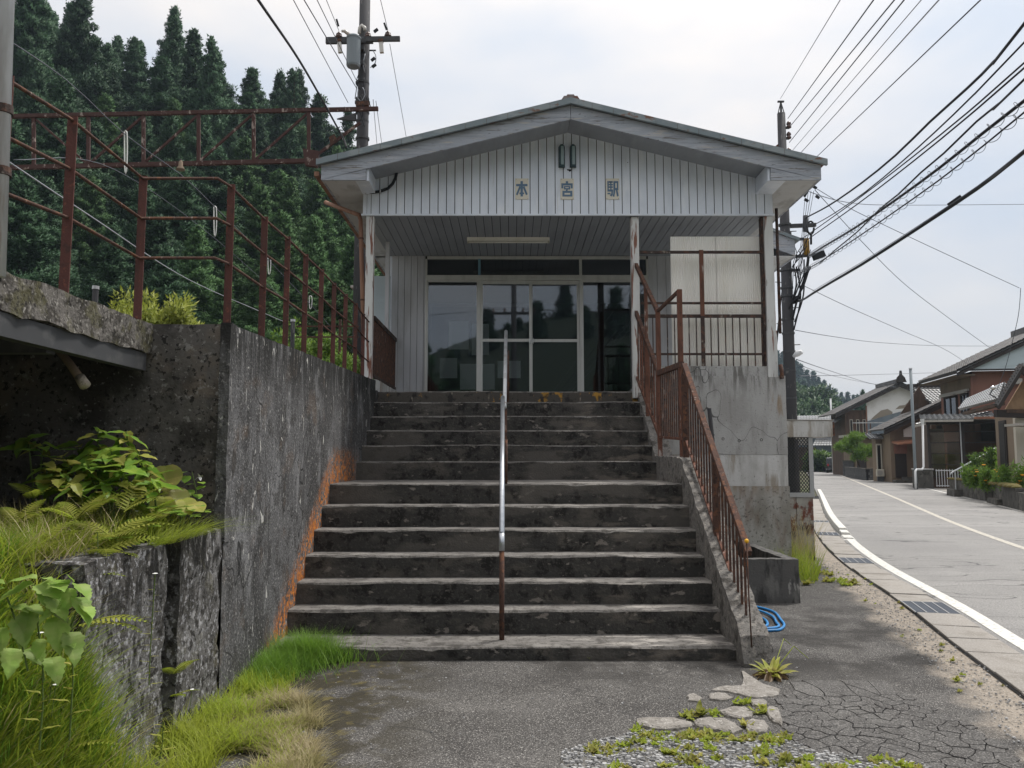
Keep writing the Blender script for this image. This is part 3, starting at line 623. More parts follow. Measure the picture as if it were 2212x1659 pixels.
# pale broken kerb pieces
def stone_flat(name, cx, cy, rx, ry, h, label, seed, cat='concrete piece', group=None, mat='broken_concrete', nsub=1):
    rg = random.Random(seed); n = 17; sq = lambda v: math.copysign(abs(v)**.7, v)
    ring = [(sq(math.cos(2*math.pi*i/n))*rx*rg.uniform(.72,1.12), sq(math.sin(2*math.pi*i/n))*ry*rg.uniform(.72,1.12)) for i in range(n)]
    pts = [(cx+a,cy+b,-.004) for a,b in ring] + [(cx+a*.94,cy+b*.94,h*.75*rg.uniform(.7,1.1)) for a,b in ring] + [(cx+a*.6,cy+b*.6,h*rg.uniform(.85,1.15)) for a,b in ring] + [(cx,cy,h)]
    mb = MB(); fs = []
    for k in (0,1): fs += [(k*n+i,k*n+(i+1)%n,(k+1)*n+(i+1)%n,(k+1)*n+i) for i in range(n)]
    fs += [(2*n+i,2*n+(i+1)%n,3*n) for i in range(n)]
    mb.faces(pts, fs); o = mb.build(name, M[mat]); return tag(o, label, cat, group)
def zk(x, y): return PZ((2400+x/1.411)/1.8228, (2600+y/1.411)/1.8228)
for i, (poly, h, lb) in enumerate((
    ([(145,335),(240,330),(330,331),(440,350),(465,362),(455,378),(380,390),(330,398),(240,385),(160,372)],.022,'long pale concrete piece at the asphalt edge by the gravel'),
    ([(470,357),(520,342),(560,335),(620,345),(700,370),(740,400),(690,420),(620,412),(560,400),(480,380)],.030,'pale concrete piece between two weed tufts by the gravel'),
    ([(755,350),(800,342),(870,355),(885,385),(870,410),(800,418),(755,395)],.026,'small pale concrete piece beside the crazed asphalt'),
    ([(615,292),(660,275),(750,270),(800,300),(790,325),(720,330),(640,318)],.022,'rounded pale concrete piece among the weed tufts'),
    ([(880,265),(940,275),(965,340),(960,370),(900,345),(870,300)],.020,'pale concrete piece at the edge of the crazed asphalt'),
    ([(735,65),(760,75),(850,135),(950,165),(940,200),(850,215),(760,205),(650,180),(560,172),(600,155),(720,155),(742,120)],.016,'largest pale concrete slab fragment beside the withered dock plant'),
    ([(550,195),(600,190),(650,195),(690,215),(640,230),(560,222)],.016,'narrow pale concrete piece below the largest slab fragment'),
    ([(425,205),(470,190),(520,215),(500,235),(440,228)],.014,'small pale concrete chip at the asphalt edge'),
    ([(775,232),(850,225),(880,245),(860,262),(790,255)],.018,'pale concrete chip between the upper weed tufts'))):
    rg = random.Random(60+i); P2 = []
    for k in range(len(poly)):
        a, b = poly[k-1], poly[k]
        for t in (.0,.33,.66): P2.append((a[0]+(b[0]-a[0])*t+rg.uniform(-5,5), a[1]+(b[1]-a[1])*t+rg.uniform(-2.5,2.5)))
    G = [zk(*q) for q in P2]; n = len(G); c = sum(G, V((0,0,0)))/n; mb = MB()
    pts = [(g.x,g.y,-.003) for g in G] + [(g.x*.985+c.x*.015,g.y*.985+c.y*.015,h*rg.uniform(.45,.8)) for g in G]
    for f_ in (.85,.55,.25): pts += [(g.x*f_+c.x*(1-f_), g.y*f_+c.y*(1-f_), h*(1+.35*noise.noise(V((g.x*14*f_,g.y*14,i))))) for g in G]
    pts.append((c.x,c.y,h))
    mb.faces(pts, [(r*n+k,r*n+(k+1)%n,(r+1)*n+(k+1)%n,(r+1)*n+k) for r in range(4) for k in range(n)]+[(4*n+k,4*n+(k+1)%n,5*n) for k in range(n)])
    tag(mb.build('concrete_piece', M['broken_concrete']), lb, 'concrete piece', 'broken kerb pieces')
p = PZ(655,1590); stone_flat('pebble', p.x, p.y, .022, .018, .024, 'smooth grey pebble on the moss beside the dry grass', 77, 'pebble', mat='gravel_stone')

# ------------------------------------------------------------------ raised ground behind the side wall: the track bed
tag(MB().box(-70, -2.05, 5.35, 36, -.3, 2.30).build('track_bed', M['track_gravel']), kind='structure')

# bank of earth that the grass grows on
def bank_z(x, y):
    def ss(a, b, t): t = min(1, max(0, (t-a)/(b-a))); return t*t*(3-2*t)
    if y > 3.62: z = 1.07 if x < -2.06 else 0.0
    else: z = 1.07*(1-ss(.0,1.5,3.62-y))*(1-ss(-.30,.42,x+1.92))
    return z + .03*noise.noise(V((x*3,y*3,1)))*(1 if z > .05 else .2)
mb = MB(); nx, ny = 56, 60
gx = [-6+i*(5.4/nx) for i in range(nx+1)]; gy = [.6+j*(4.66/ny) for j in range(ny+1)]
mb.faces([(x,y,bank_z(x,y)-.01) for y in gy for x in gx], [(j*(nx+1)+i,j*(nx+1)+i+1,(j+1)*(nx+1)+i+1,(j+1)*(nx+1)+i) for j in range(ny) for i in range(nx)])
tag(mb.build('earth_bank', M['soil'], smooth=True), kind='structure')

# ================================================================== LEFT WALLS
wall = thing('retaining_wall', 'stained grey concrete retaining wall with orange lichen beside the stair', 'wall', (-1.99, 8, 0))
def side_wall(m):                                        # long face along the stair, top rising a little
    ny, nz = 96, 34
    def P(j, k):
        y = 5.25+j*(5.85/ny); zt = 2.455+(y-5.25)*.031; z = k/nz*zt
        n = noise.noise_vector(V((y*2.2, z*2.2, 3)))*.006 + noise.noise_vector(V((y*14, z*14, 9)))*.003
        if k == nz: n.z += .008*noise.noise(V((y*18,0,4)))
        return V((-1.872, y, z))+n
    m.faces([P(j,k) for k in range(nz+1) for j in range(ny+1)], [(k*(ny+1)+j,k*(ny+1)+j+1,(k+1)*(ny+1)+j+1,(k+1)*(ny+1)+j) for k in range(nz) for j in range(ny)])
    tops = [P(j,nz) for j in range(ny+1)]
    m.faces(tops+[V((-2.10,t.y,t.z-.01)) for t in tops], [(j,j+1,ny+2+j,ny+1+j) for j in range(ny)])
    m.face([(-1.872,11.1,0),(-2.1,11.1,0),(-2.1,11.1,2.63),(-1.872,11.1,2.63)])
part(wall, 'side_face', M['concrete_wall'], side_wall, smooth=True)
part(wall, 'return_face', M['concrete_return'], lambda m: m.rough(-5.6, -1.875, 5.25, 5.45, .6, 2.45, seg=.08, amp=.008, seed=4), smooth=False)
part(wall, 'corner_strip', M['concrete_wall'], lambda m: m.rough(-1.93, -1.862, 5.235, 5.345, 1.02, 2.462, seg=.05, amp=.004, seed=2))
low = thing('low_wall', 'low lichen-spotted concrete wall with a vertical slot, grass on top', 'wall', (-2, 4.4, 0))
part(low, 'wall_block', M['concrete_lichen'], lambda m: m.rough(-2.25, -1.885, 3.58, 4.44, -.02, 1.10, seg=.045, amp=.012, seed=1), smooth=False)
part(low, 'wall_block', M['concrete_lichen'], lambda m: m.rough(-2.25, -1.880, 4.60, 5.235, -.02, 1.115, seg=.045, amp=.011, seed=6), smooth=False)
part(low, 'slot_back', M['concrete_return'], lambda m: m.rough(-2.2, -1.985, 4.42, 4.62, -.02, 1.06, seg=.05, amp=.006, seed=7))
deck = thing('walkway_slab', 'overhanging mossy concrete walkway slab on a steel beam', 'slab', (-3, 3, 2.3))
part(deck, 'slab', M['concrete_slab_edge'], lambda m: m.rough(-5.4, -2.385, -1.2, 5.24, 2.25, 2.45, seg=.07, amp=.012, seed=3))
part(deck, 'edge_beam', M['steel_dark'], lambda m: m.box(-2.47, -2.40, -1.2, 5.20, 2.135, 2.248))
part(deck, 'cross_beam', M['steel_dark'], lambda m: m.box(-5.4, -2.47, 4.2, 4.28, 2.12, 2.247))
part(deck, 'cross_beam', M['steel_dark'], lambda m: m.box(-5.4, -2.47, 2.2, 2.28, 2.12, 2.247))
part(deck, 'support_post', M['rust_brown'], lambda m: m.box(-2.50, -2.42, 3.60, 3.68, .9, 2.134))
part(deck, 'shade_wall', M['concrete_return'], lambda m: m.box(-5.6, -5.4, -1.2, 5.24, 0, 2.24))  # unseen wall, added to close off light so the space under the slab stays dark
pp = thing('stub_pipe', 'short sand-coloured pipe hanging in the dark under the walkway slab', 'pipe', (-2.75, 4.6, 2))
part(pp, 'pipe', M['wall_beige'], lambda m: m.tube([PY(118,745,4.75), PY(150,785,4.72), PY(178,825,4.68)], [.022,.024,.026], 10), smooth=True)
part(pp, 'pipe_lip', M['sand'], lambda m: m.tube([PY(172,815,4.69), PY(184,833,4.67)], [.030,.033], 10), smooth=True)

# ================================================================== THE STAIR
stair = thing('concrete_stair', 'wide weathered concrete stair with dark mouldy risers leading up to the station', 'stair', (0, 6.4, 0))
SY = [6.37,6.82,7.08,7.35,7.65,7.95,8.26,9.66,9.98,10.28,10.55,10.83,11.08]
SZ = [.100,.300,.490,.685,.890,1.100,1.305,1.530,1.730,1.925,2.125,2.330,2.495]
def step_mesh(m, x0, x1, y0, y1, z0, z1, seed):
    n = int((x1-x0)/.045); prof = 5
    pts = []
    for i in range(n+1):
        x = x0+(x1-x0)*i/n
        a = noise.noise(V((x*1.1, seed*5.3, 0)))*.014 + noise.noise(V((x*6, seed*3.3, 1)))*.006 + noise.noise(V((x*21, seed, 2)))*.004
        b = noise.noise(V((x*.9, seed*2.3, 7)))*.010 + noise.noise(V((x*8, seed*1.3, 8)))*.005
        w = .5+.5*noise.noise(V((x*2.3, seed*7.7, 4))); ch = .010+.030*max(0,w-.35)+.05*max(0,noise.noise(V((x*5.5,seed*9.1,6)))-.38)
        pts += [(x, y0+a*.4+.004, z0-.02), (x, y0+a*.7, z1-ch-.05), (x, y0+a, z1-ch+b), (x, y0+a+ch*.7, z1+b), (x, y1+.03, z1+b*.4+.002)]
    m.faces(pts, [(i*prof+k, (i+1)*prof+k, (i+1)*prof+k+1, i*prof+k+1) for i in range(n) for k in (0,1)], 0)
    m.faces(pts, [(i*prof+k, (i+1)*prof+k, (i+1)*prof+k+1, i*prof+k+1) for i in range(n) for k in (2,3)], 1)
for i in range(13):
    y1 = SY[i+1] if i < 12 else 11.7
    z0 = SZ[i-1] if i else -.01
    x0, x1 = -1.88, (1.86 if i == 0 else 1.75)
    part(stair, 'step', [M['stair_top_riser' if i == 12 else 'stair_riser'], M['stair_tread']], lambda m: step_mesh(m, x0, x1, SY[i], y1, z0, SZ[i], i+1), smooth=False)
def curb(m):
    prof = [(6.17,.03),(6.20,.20),(8.30,1.57),(9.75,1.60),(11.25,2.66)]
    ys = np.arange(6.17, 11.25, .06); W = [1.742,1.79,1.85,1.91,1.958]; pts = []; k = len(W)+2
    for y in ys:
        z = float(np.interp(y, [p[0] for p in prof], [p[1] for p in prof]))
        row = [(W[0], y, 0)] + [(w, y, z) for w in W] + [(W[-1], y, 0)]
        for q, (a,b,c) in enumerate(row):
            n = noise.noise_vector(V((a*8,b*8,c*8)))*.010 + noise.noise_vector(V((a*30,b*30,c*30)))*.006
            e = 1.6 if q in (1,5) else 1
            pts.append(V((a,b,c)) + (n*e if q not in (0,6) else n*.3))
    n = len(ys)
    m.faces(pts, [(i*k+j,(i+1)*k+j,(i+1)*k+j+1,i*k+j+1) for i in range(n-1) for j in range(k-1)])
    m.faces(pts[:k], [tuple(range(k))])
part(stair, 'side_curb', M['curb_concrete'], curb)
# lumps of broken concrete at the foot of the curb
for i, (x, y, w) in enumerate(((1628,1395,.05),(1642,1418,.06),(1660,1408,.035),(1618,1425,.05),(1600,1418,.03))):
    p = PZ(x, y); stone_flat('concrete_crumb', p.x, p.y, w, w*.9, w*1.5, 'lump of crumbled concrete at the foot of the stair curb', 90+i, 'rubble', 'crumbled concrete at the curb foot', 'curb_concrete')

# pipe handrail in the middle of the stair
hr = thing('centre_handrail', 'pipe handrail up the middle of the stair, silver pipe on rusty posts', 'handrail', (-.11, 6.6, .1))
YB = 6.62
b0 = PY(1084,1385,YB); X0 = b0.x
top1 = PX(1084,1150,X0); 
L0 = PY(1084,1190,YB); L1 = PY(1084,1152,YB+.02); L2 = PY(1086,858,9.35)
U0 = PY(1090,880,9.45); U1 = PY(1093,716,11.55)
part(hr, 'post', M['rust_brown'], lambda m: m.tube([(b0.x,YB,.09),(L0.x,YB,L0.z)], .021, 10), smooth=True)
part(hr, 'elbow', M['galvanised'], lambda m: m.tube([L0,L1], .0245, 12), smooth=True)
part(hr, 'rail_pipe', M['galvanised'], lambda m: m.tube([L1,L1.lerp(L2,.5),L2], .0235, 14), smooth=True)
part(hr, 'rail_pipe', M['galvanised_dull'], lambda m: m.tube([U0,U1], .0245, 12), smooth=True)
part(hr, 'end_cap', M['galvanised_dull'], lambda m: m.tube([L2,L2+V((.0,.02,-.03)),L2+V((.01,.03,-.10))], [.0235,.020,.014], 8), smooth=True)
part(hr, 'post', M['rust_brown'], lambda m: m.tube([(U0.x+.01,9.5,1.30),(U0.x+.01,9.5,U0.z)], .020, 10), smooth=True)
part(hr, 'post', M['rust_brown'], lambda m: m.tube([(U1.x+.03,10.9,2.30),(U1.x+.03,10.9,U0.lerp(U1,.7).z)], .020, 10), smooth=True)
part(hr, 'post', M['rust_brown'], lambda m: m.tube([(L1.x+.02,8.3,1.28),(L1.x+.02,8.3,L1.lerp(L2,.61).z)], .018, 10), smooth=True)
# ================================================================== THE STATION
st = thing('station_building', 'small silver-grey wooden station with low gable roof over a porch at the stair top', 'building', (.79, 12, 2.5))
CX, FY, GB = .79, 10.95, 4.985          # centre line, face of the gable, its lower edge
GX0, GX1 = -2.10, 3.67
SL = .250
def zs(x, z0=6.165): return z0 - SL*abs(x-CX)     # level of the sloping soffit
bw = (GX1-GX0)/49
part(st, 'gable_backing', M['dark_gap'], lambda m: m.prism([(GX0+.01,GB+.02),(GX1-.01,GB+.02),(GX1-.01,zs(GX1)),(CX,zs(CX)),(GX0+.01,zs(GX0))], 'y', FY+.010, FY+.10))
for i in range(49):
    a, b = GX0+i*bw+.0055, GX0+(i+1)*bw-.0055
    if i < 1: b = a+.05
    pts = [(a,GB),(b,GB),(b,zs(b))] + ([(CX,zs(CX))] if a < CX < b else []) + [(a,zs(a))]
    part(st, 'gable_board', M['siding_silver'], lambda m: m.prism(pts, 'y', FY-.004+rnd.uniform(-.0015,.0015), FY+.008))
part(st, 'gable_board', M['siding_silver'], lambda m: m.prism([(GX0+.062,GB),(GX0+bw-.004,GB),(GX0+bw-.004,zs(GX0+bw)),(GX0+.062,zs(GX0+.06))], 'y', FY-.004, FY+.008))
part(st, 'sill_trim', M['siding_silver'], lambda m: m.box(GX0-.015, GX1+.015, FY-.022, FY+.012, GB-.028, GB-.001), bevel=.004)
# sloping soffit between gable and fascia, boxed eaves
RY0, RY1 = 10.36, 21.0
EL, ER = -2.55, 4.13
for a, b in ((EL+.04, CX-.002), (CX+.002, ER-.04)):
    def sof(m):
        m.faces([(a,RY0+.03,zs(a)),(b,RY0+.03,zs(b)),(b,FY+.12,zs(b)),(a,FY+.12,zs(a)),(a,RY0+.03,zs(a)+.02),(b,RY0+.03,zs(b)+.02),(b,FY+.12,zs(b)+.02),(a,FY+.12,zs(a)+.02)],
                [(0,1,2,3),(7,6,5,4),(0,4,5,1),(1,5,6,2),(2,6,7,3),(3,7,4,0)])
    part(st, 'sloping_soffit', M['ceiling_board'], sof)
# fascia boards
def fascia(m, s):
    e = EL if s < 0 else ER
    zt = lambda x: 6.303 - SL*abs(x-CX); zb = lambda x: 6.105 - SL*abs(x-CX)
    n = 44; pts = []
    for i in range(n+1):
        x = CX + s*.003 + (e-CX-s*.003)*i/n
        r = .010*noise.noise(V((x*9,s,0)))+.005*noise.noise(V((x*27,s,1)))
        pts += [(x,RY0,zb(x)+abs(r)),(x,RY0,zt(x)),(x,RY0+.035,zb(x)+abs(r)),(x,RY0+.035,zt(x))]
    fs = []
    for i in range(n):
        q = i*4; fs += [(q,q+4,q+5,q+1),(q+2,q+3,q+7,q+6),(q,q+2,q+6,q+4),(q+1,q+5,q+7,q+3)]
    fs += [(0,1,3,2),(n*4,n*4+2,n*4+3,n*4+1)]
    m.faces(pts, fs)
for s in (-1,1): part(st, 'fascia_board', M['wood_paint'], lambda m: fascia(m, s))
zl = 6.105 - SL*(CX-EL); zr = 6.105 - SL*(ER-CX)
xi, xr = -1.95, 3.46
part(st, 'eave_end_board', M['wood_paint'], lambda m: m.prism([(EL+.004,zl-.003),(xi,zl-.003),(xi,6.10-SL*(CX-xi)),(EL+.004,zl+.004)], 'y', RY0+.004, RY0+.034))
part(st, 'eave_end_board', M['wood_paint'], lambda m: m.prism([(ER-.004,zr-.003),(xr,zr-.003),(xr,6.10-SL*(xr-CX)),(ER-.004,zr+.004)], 'y', RY0+.004, RY0+.034))
for s, xa, xb, z in ((-1, EL+.02, GX0-.004, zl), (1, GX1+.004, ER-.02, zr)):
    part(st, 'eave_side_board', M['wood_paint'], lambda m: m.box((EL if s < 0 else ER-.03), (EL+.03 if s < 0 else ER), RY0+.036, RY1, z+.0, z+.175))
    y = RY0+.04
    while y < 14.4:                                   # soffit planks lie across
        part(st, 'soffit_plank', M['soffit_board'], lambda m: m.box(xa+(.012 if s<0 else 0), xb-(0.012 if s>0 else 0), y+.002, y+.104, z+.002, z+.014)); y += .108
    part(st, 'soffit_plank', M['soffit_board'], lambda m: m.box(xa+(.012 if s<0 else 0), xb-(0.012 if s>0 else 0), 14.42, RY1, z+.002, z+.014))
    part(st, 'soffit_backing', M['dark_gap'], lambda m: m.box(xa, xb, RY0+.04, RY1, z+.016, z+.03))
    part(st, 'eave_cheek', M['siding_silver'], lambda m: m.box(xi-.0 if s<0 else xr-.03, xi+.03 if s<0 else xr, RY0+.04, FY-.006, z+.001, (6.16-SL*abs((xi if s<0 else xr)-CX))))
    part(st, 'eave_block', M['siding_silver'], lambda m: m.box(GX0+.0 if s<0 else xr+.001, xi-.001 if s<0 else GX1, RY0+.04, FY-.006, z-.001, z+.012))
# roof
def roof(m, s):
    e = EL-.05 if s < 0 else ER+.06
    z0, z1 = 6.335, 6.335-SL*abs(e-CX)
    m.faces([(CX,RY0-.06,z0),(e,RY0-.06,z1),(e,RY1,z1),(CX,RY1,z0),(CX,RY0-.06,z0+.045),(e,RY0-.06,z1+.045),(e,RY1,z1+.045),(CX,RY1,z0+.045)],
            [(0,1,2,3),(7,6,5,4),(0,4,5,1),(1,5,6,2),(2,6,7,3),(3,7,4,0)])
for s in (-1,1):
    r = part(st, 'roof', M['roof_top_metal'], lambda m: roof(m, s))
    def verge(m):
        e = EL-.055 if s < 0 else ER+.065
        n = 12
        for i in range(n):
            xa = CX+(e-CX)*i/n; xb = CX+(e-CX)*(i+1)/n-(.004 if i < n-1 else 0)*(1 if e>CX else -1)
            za, zb = 6.300-SL*abs(xa-CX), 6.300-SL*abs(xb-CX)
            m.faces([(xa,RY0-.072,za),(xb,RY0-.072,zb),(xb,RY0-.072,zb+.082),(xa,RY0-.072,za+.082),(xa,RY0-.02,za+.002),(xb,RY0-.02,zb+.002),(xa,RY0+.05,za+.082),(xb,RY0+.05,zb+.082)],
                    [(0,1,2,3),(3,2,7,6),(0,4,5,1)])
    part(st, 'verge_flashing', M['roof_metal'], verge)
part(st, 'ridge_cap', M['roof_top_metal'], lambda m: (m.prism([(CX-.13,6.365),(CX+.13,6.365),(CX+.09,6.425),(CX-.09,6.425)], 'y', RY0-.02, RY1), m.prism([(CX-.06,6.426),(CX+.06,6.426),(CX+.045,6.455),(CX-.045,6.455)], 'y', RY0-.0, RY1)))
# porch ceiling
CZ = 4.965
part(st, 'ceiling_backing', M['dark_gap'], lambda m: m.box(GX0+.02, GX1-.02, FY+.012, 13.3, CZ+.012, CZ+.03))
for i in range(48):
    a = GX0+.02+i*(GX1-GX0-.04)/48
    part(st, 'ceiling_plank', M['ceiling_board'], lambda m: m.box(a+.004, a+(GX1-GX0-.04)/48-.004, FY+.012, 13.24, CZ-rnd.uniform(0,.002), CZ+.011))
# columns
FLOOR = 2.495
def column(px0, px1, ztop, zbot, Y, d):
    a, b = PY(px0,560,Y).x, PY(px1,560,Y).x
    c = part(st, 'column', M['column_paint'], lambda m: m.box(a, b, Y, Y+d, zbot, ztop), bevel=.006)
    return c
column(789.5, 806.5, GB-.03, 2.60, 10.95, .11)
column(1364, 1381, GB-.03, FLOOR-.1, 10.98, .11)
column(1653, 1672, GB-.03, 2.70, 10.95, .13)
part(st, 'column_cover', M['rail_dark'], lambda m: m.box(PY(1646,560,10.99).x, PY(1652.6,560,10.99).x, 10.99, 11.09, 2.84, GB-.03))
part(st, 'column_footing', M['concrete_base'], lambda m: m.rough(-2.08, -1.86, 10.9, 11.1, 2.5, 2.64, seg=.05, amp=.01))
part(st, 'column_sleeve', M['column_paint'], lambda m: m.box(PY(1653,560,10.95).x-.008, PY(1672,560,10.95).x+.008, 10.944, 11.088, 2.68, 3.33), bevel=.004)
# floor and base
part(st, 'porch_floor', M['concrete_base'], lambda m: m.box(-2.05, 3.70, 11.1, 13.3, 2.25, FLOOR-.004))
fd = part(st, 'foundation', M['concrete_base_low'], lambda m: m.rough(1.955, 3.775, 10.94, 15, -.02, 1.19, seg=.12, amp=.004, seed=8))
part(st, 'foundation_block', M['concrete_base'], lambda m: m.rough(1.955, 3.765, 10.95, 15, 1.19, 1.62, seg=.12, amp=.003, seed=9))
part(st, 'foundation_block', M['concrete_base_upper'], lambda m: m.rough(1.955, 3.768, 10.946, 15, 1.62, 2.70, seg=.12, amp=.003, seed=19))
part(st, 'parapet', M['concrete_base_upper'], lambda m: m.rough(1.80, 3.60, 10.965, 11.12, 2.69, 2.835, seg=.08, amp=.003, seed=5))
part(st, 'foundation_block', M['concrete_return'], lambda m: m.box(-2.05, 1.95, 11.75, 20, 0, 2.24))
for x, y in ((1562,948),(1597,952),(1645,950)):
    p = PY(x,y,10.94); part(st, 'tie_hole', M['concrete_return'], lambda m: m.lathe([(.020,0),(.020,.012),(.013,.012),(.013,.002)], (p.x,10.955,p.z), 12, axis=(0,-1,0)))
# door wall
DY = 13.2
dl, dr = PY(922,700,DY).x, PY(1365,700,DY).x+.25
m1, m2 = PY(1035,700,DY).x, PY(1255,700,DY).x
dt, tb = 4.905, PY(1000,606,DY).z
sill = FLOOR
part(st, 'wall_backing', M['dark_gap'], lambda m: m.box(-2.02, dl-.03, DY+.02, DY+.08, FLOOR, CZ+.01))
part(st, 'wall_backing', M['dark_gap'], lambda m: m.box(dr+.03, GX1, DY+.02, DY+.08, FLOOR, CZ+.01))
x = -2.02
while x < dl-.05:
    e = min(x+.108, dl-.034)
    part(st, 'wall_board', M['wall_grey_panel'], lambda m: m.box(x+.003, e-.003, DY, DY+.02, FLOOR, CZ)); x += .108
x = dr+.035
while x < GX1:
    part(st, 'wall_board', M['wall_grey_panel'], lambda m: m.box(x+.003, min(x+.15,GX1)-.003, DY, DY+.02, FLOOR, CZ)); x += .15
def bx(m, x0, x1, z0, z1, y0=DY-.03, y1=DY+.05): m.box(x0, x1, y0, y1, z0, z1)
part(st, 'door_frame', M['aluminium'], lambda m: (bx(m,dl-.03,dl,sill,dt), bx(m,dr,dr+.03,sill,dt), bx(m,m1-.022,m1+.022,sill,tb+.0), bx(m,m2-.022,m2+.022,sill,dt), bx(m,dl,dr,sill,sill+.035,DY-.035,DY+.055), bx(m,dl,dr,dt,dt+.05,DY-.033,DY+.053)), bevel=.003)
part(st, 'transom_bar', M['aluminium'], lambda m: m.box(dl, dr, DY-.045, DY+.052, tb, tb+.085), bevel=.004)
part(st, 'transom_post', M['aluminium_blue'], lambda m: bx(m,m1-.020,m1+.020,tb+.086,dt))
part(st, 'transom_post', M['aluminium'], lambda m: bx(m,m2-.020,m2+.020,tb+.086,dt,DY-.034,DY+.051))
for a, b in ((dl,m1-.021),(m1+.021,m2-.021),(m2+.021,dr)):
    part(st, 'transom_pane', M['glass_door'], lambda m: m.box(a, b, DY+.005, DY+.011, tb+.087, dt-.001))
def window(a, b):
    w = part(st, 'fixed_window', M['aluminium'], lambda m: (bx(m,a,a+.018,sill+.036,tb-.001,DY-.02,DY+.02), bx(m,b-.018,b,sill+.036,tb-.001,DY-.02,DY+.02), bx(m,a+.018,b-.018,sill+.036,sill+.075,DY-.02,DY+.02), bx(m,a+.018,b-.018,tb-.03,tb-.001,DY-.02,DY+.02)))
    part(w, 'pane', M['glass_door'], lambda m: m.box(a+.018, b-.018, DY-.003, DY+.003, sill+.075, tb-.03))
window(dl+.001, m1-.023); window(m2+.023, dr-.001)
mid = PY(1147,700,DY).x; rz = PY(1100,735,DY).z
for a, b, yy, hx in ((m1+.023, mid+.012, DY-.006, mid-.022), (mid-.012, m2-.023, DY+.026, mid+.03)):
    yy0, yy1 = yy-.014, yy+.014
    d = part(st, 'sliding_door', M['aluminium'], lambda m: (m.box(a,a+.038,yy0,yy1,sill+.037,tb-.002), m.box(b-.042,b,yy0,yy1,sill+.037,tb-.002), m.box(a+.038,b-.042,yy0,yy1,sill+.037,sill+.10), m.box(a+.038,b-.042,yy0,yy1,tb-.065,tb-.002), m.box(a+.038,b-.042,yy0,yy1,rz-.028,rz+.022)), bevel=.003)
    part(d, 'pane', M['glass_door'], lambda m: m.box(a+.038,b-.042,yy-.003,yy+.003,sill+.10,rz-.028))
    part(d, 'pane', M['glass_door'], lambda m: m.box(a+.038,b-.042,yy-.003,yy+.003,rz+.022,tb-.065))
    part(d, 'handle', M['chrome'], lambda m: m.box(hx-.014,hx+.014,yy0-.02,yy0-.001,rz-.06,rz+.035), bevel=.004)
# the room behind the glass
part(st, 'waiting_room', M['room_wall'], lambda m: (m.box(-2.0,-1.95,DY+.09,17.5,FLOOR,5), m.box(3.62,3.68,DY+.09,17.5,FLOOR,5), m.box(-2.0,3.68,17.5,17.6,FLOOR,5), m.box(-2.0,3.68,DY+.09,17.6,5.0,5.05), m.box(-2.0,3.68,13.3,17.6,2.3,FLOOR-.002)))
for x0, x1, z0, z1, y in ((-1.1,-.75,3.45,3.95,14.6),(-.70,-.40,3.35,3.9,14.6),(-1.25,-.95,2.95,3.3,14.6),(-.9,-.3,2.75,3.2,14.6),(-.25,.15,2.95,3.25,14.6)):
    y = 13.75
    part(st, 'notice', M['paper'], lambda m: m.box(x0,x1,y,y+.004,z0,z1))
part(st, 'notice_board', M['dark_room'], lambda m: m.box(-1.4,.3,13.76,13.80,2.6,4.2))
part(st, 'bench', M['wood_brown'], lambda m: (m.box(1.0,2.6,16.3,16.8,2.9,2.95), m.box(1.05,1.1,16.35,16.75,FLOOR,2.9), m.box(2.5,2.55,16.35,16.75,FLOOR,2.9)))
part(st, 'side_wall', M['siding_silver'], lambda m: m.box(-2.08,-2.01,DY+.01,20.5,2.2,5.2))
part(st, 'side_wall', M['siding_silver'], lambda m: m.box(3.685,3.74,DY+.01,20.5,2.2,5.2))
# lower wing that shows past the corner post
WY = 14.6
e1 = PY(1722,520,WY); e0 = PY(1560,462,WY)
def wing(m, y0, y1, dz0, dz1, x0, x1):
    f = lambda x: e1.z + (e0.z-e1.z)*(x-e1.x)/(e0.x-e1.x)
    m.faces([(x0,y0,f(x0)+dz0),(x1,y0,f(x1)+dz0),(x1,y1,f(x1)+dz0),(x0,y1,f(x0)+dz0),(x0,y0,f(x0)+dz1),(x1,y0,f(x1)+dz1),(x1,y1,f(x1)+dz1),(x0,y1,f(x0)+dz1)],
            [(0,1,2,3),(7,6,5,4),(0,4,5,1),(1,5,6,2),(2,6,7,3),(3,7,4,0)])
part(st, 'wing_roof', M['roof_metal'], lambda m: wing(m, WY-.05, 23, 0, .06, 3.8, e1.x+.03))
part(st, 'wing_fascia', M['wood_paint'], lambda m: wing(m, WY, WY+.03, -.30, -.002, 3.8, e1.x-.05))
part(st, 'wing_fascia', M['wood_paint'], lambda m: m.box(e1.x-.06, e1.x-.03, WY+.032, 23, e1.z-.31, e1.z-.005))
part(st, 'wing_soffit', M['soffit_board'], lambda m: m.box(3.8, e1.x-.062, WY+.032, 23, e1.z-.30, e1.z-.28))
part(st, 'wing_wall', M['siding_silver'], lambda m: m.box(3.8, 4.75, WY+.45, 23, 2.1, e1.z-.302))
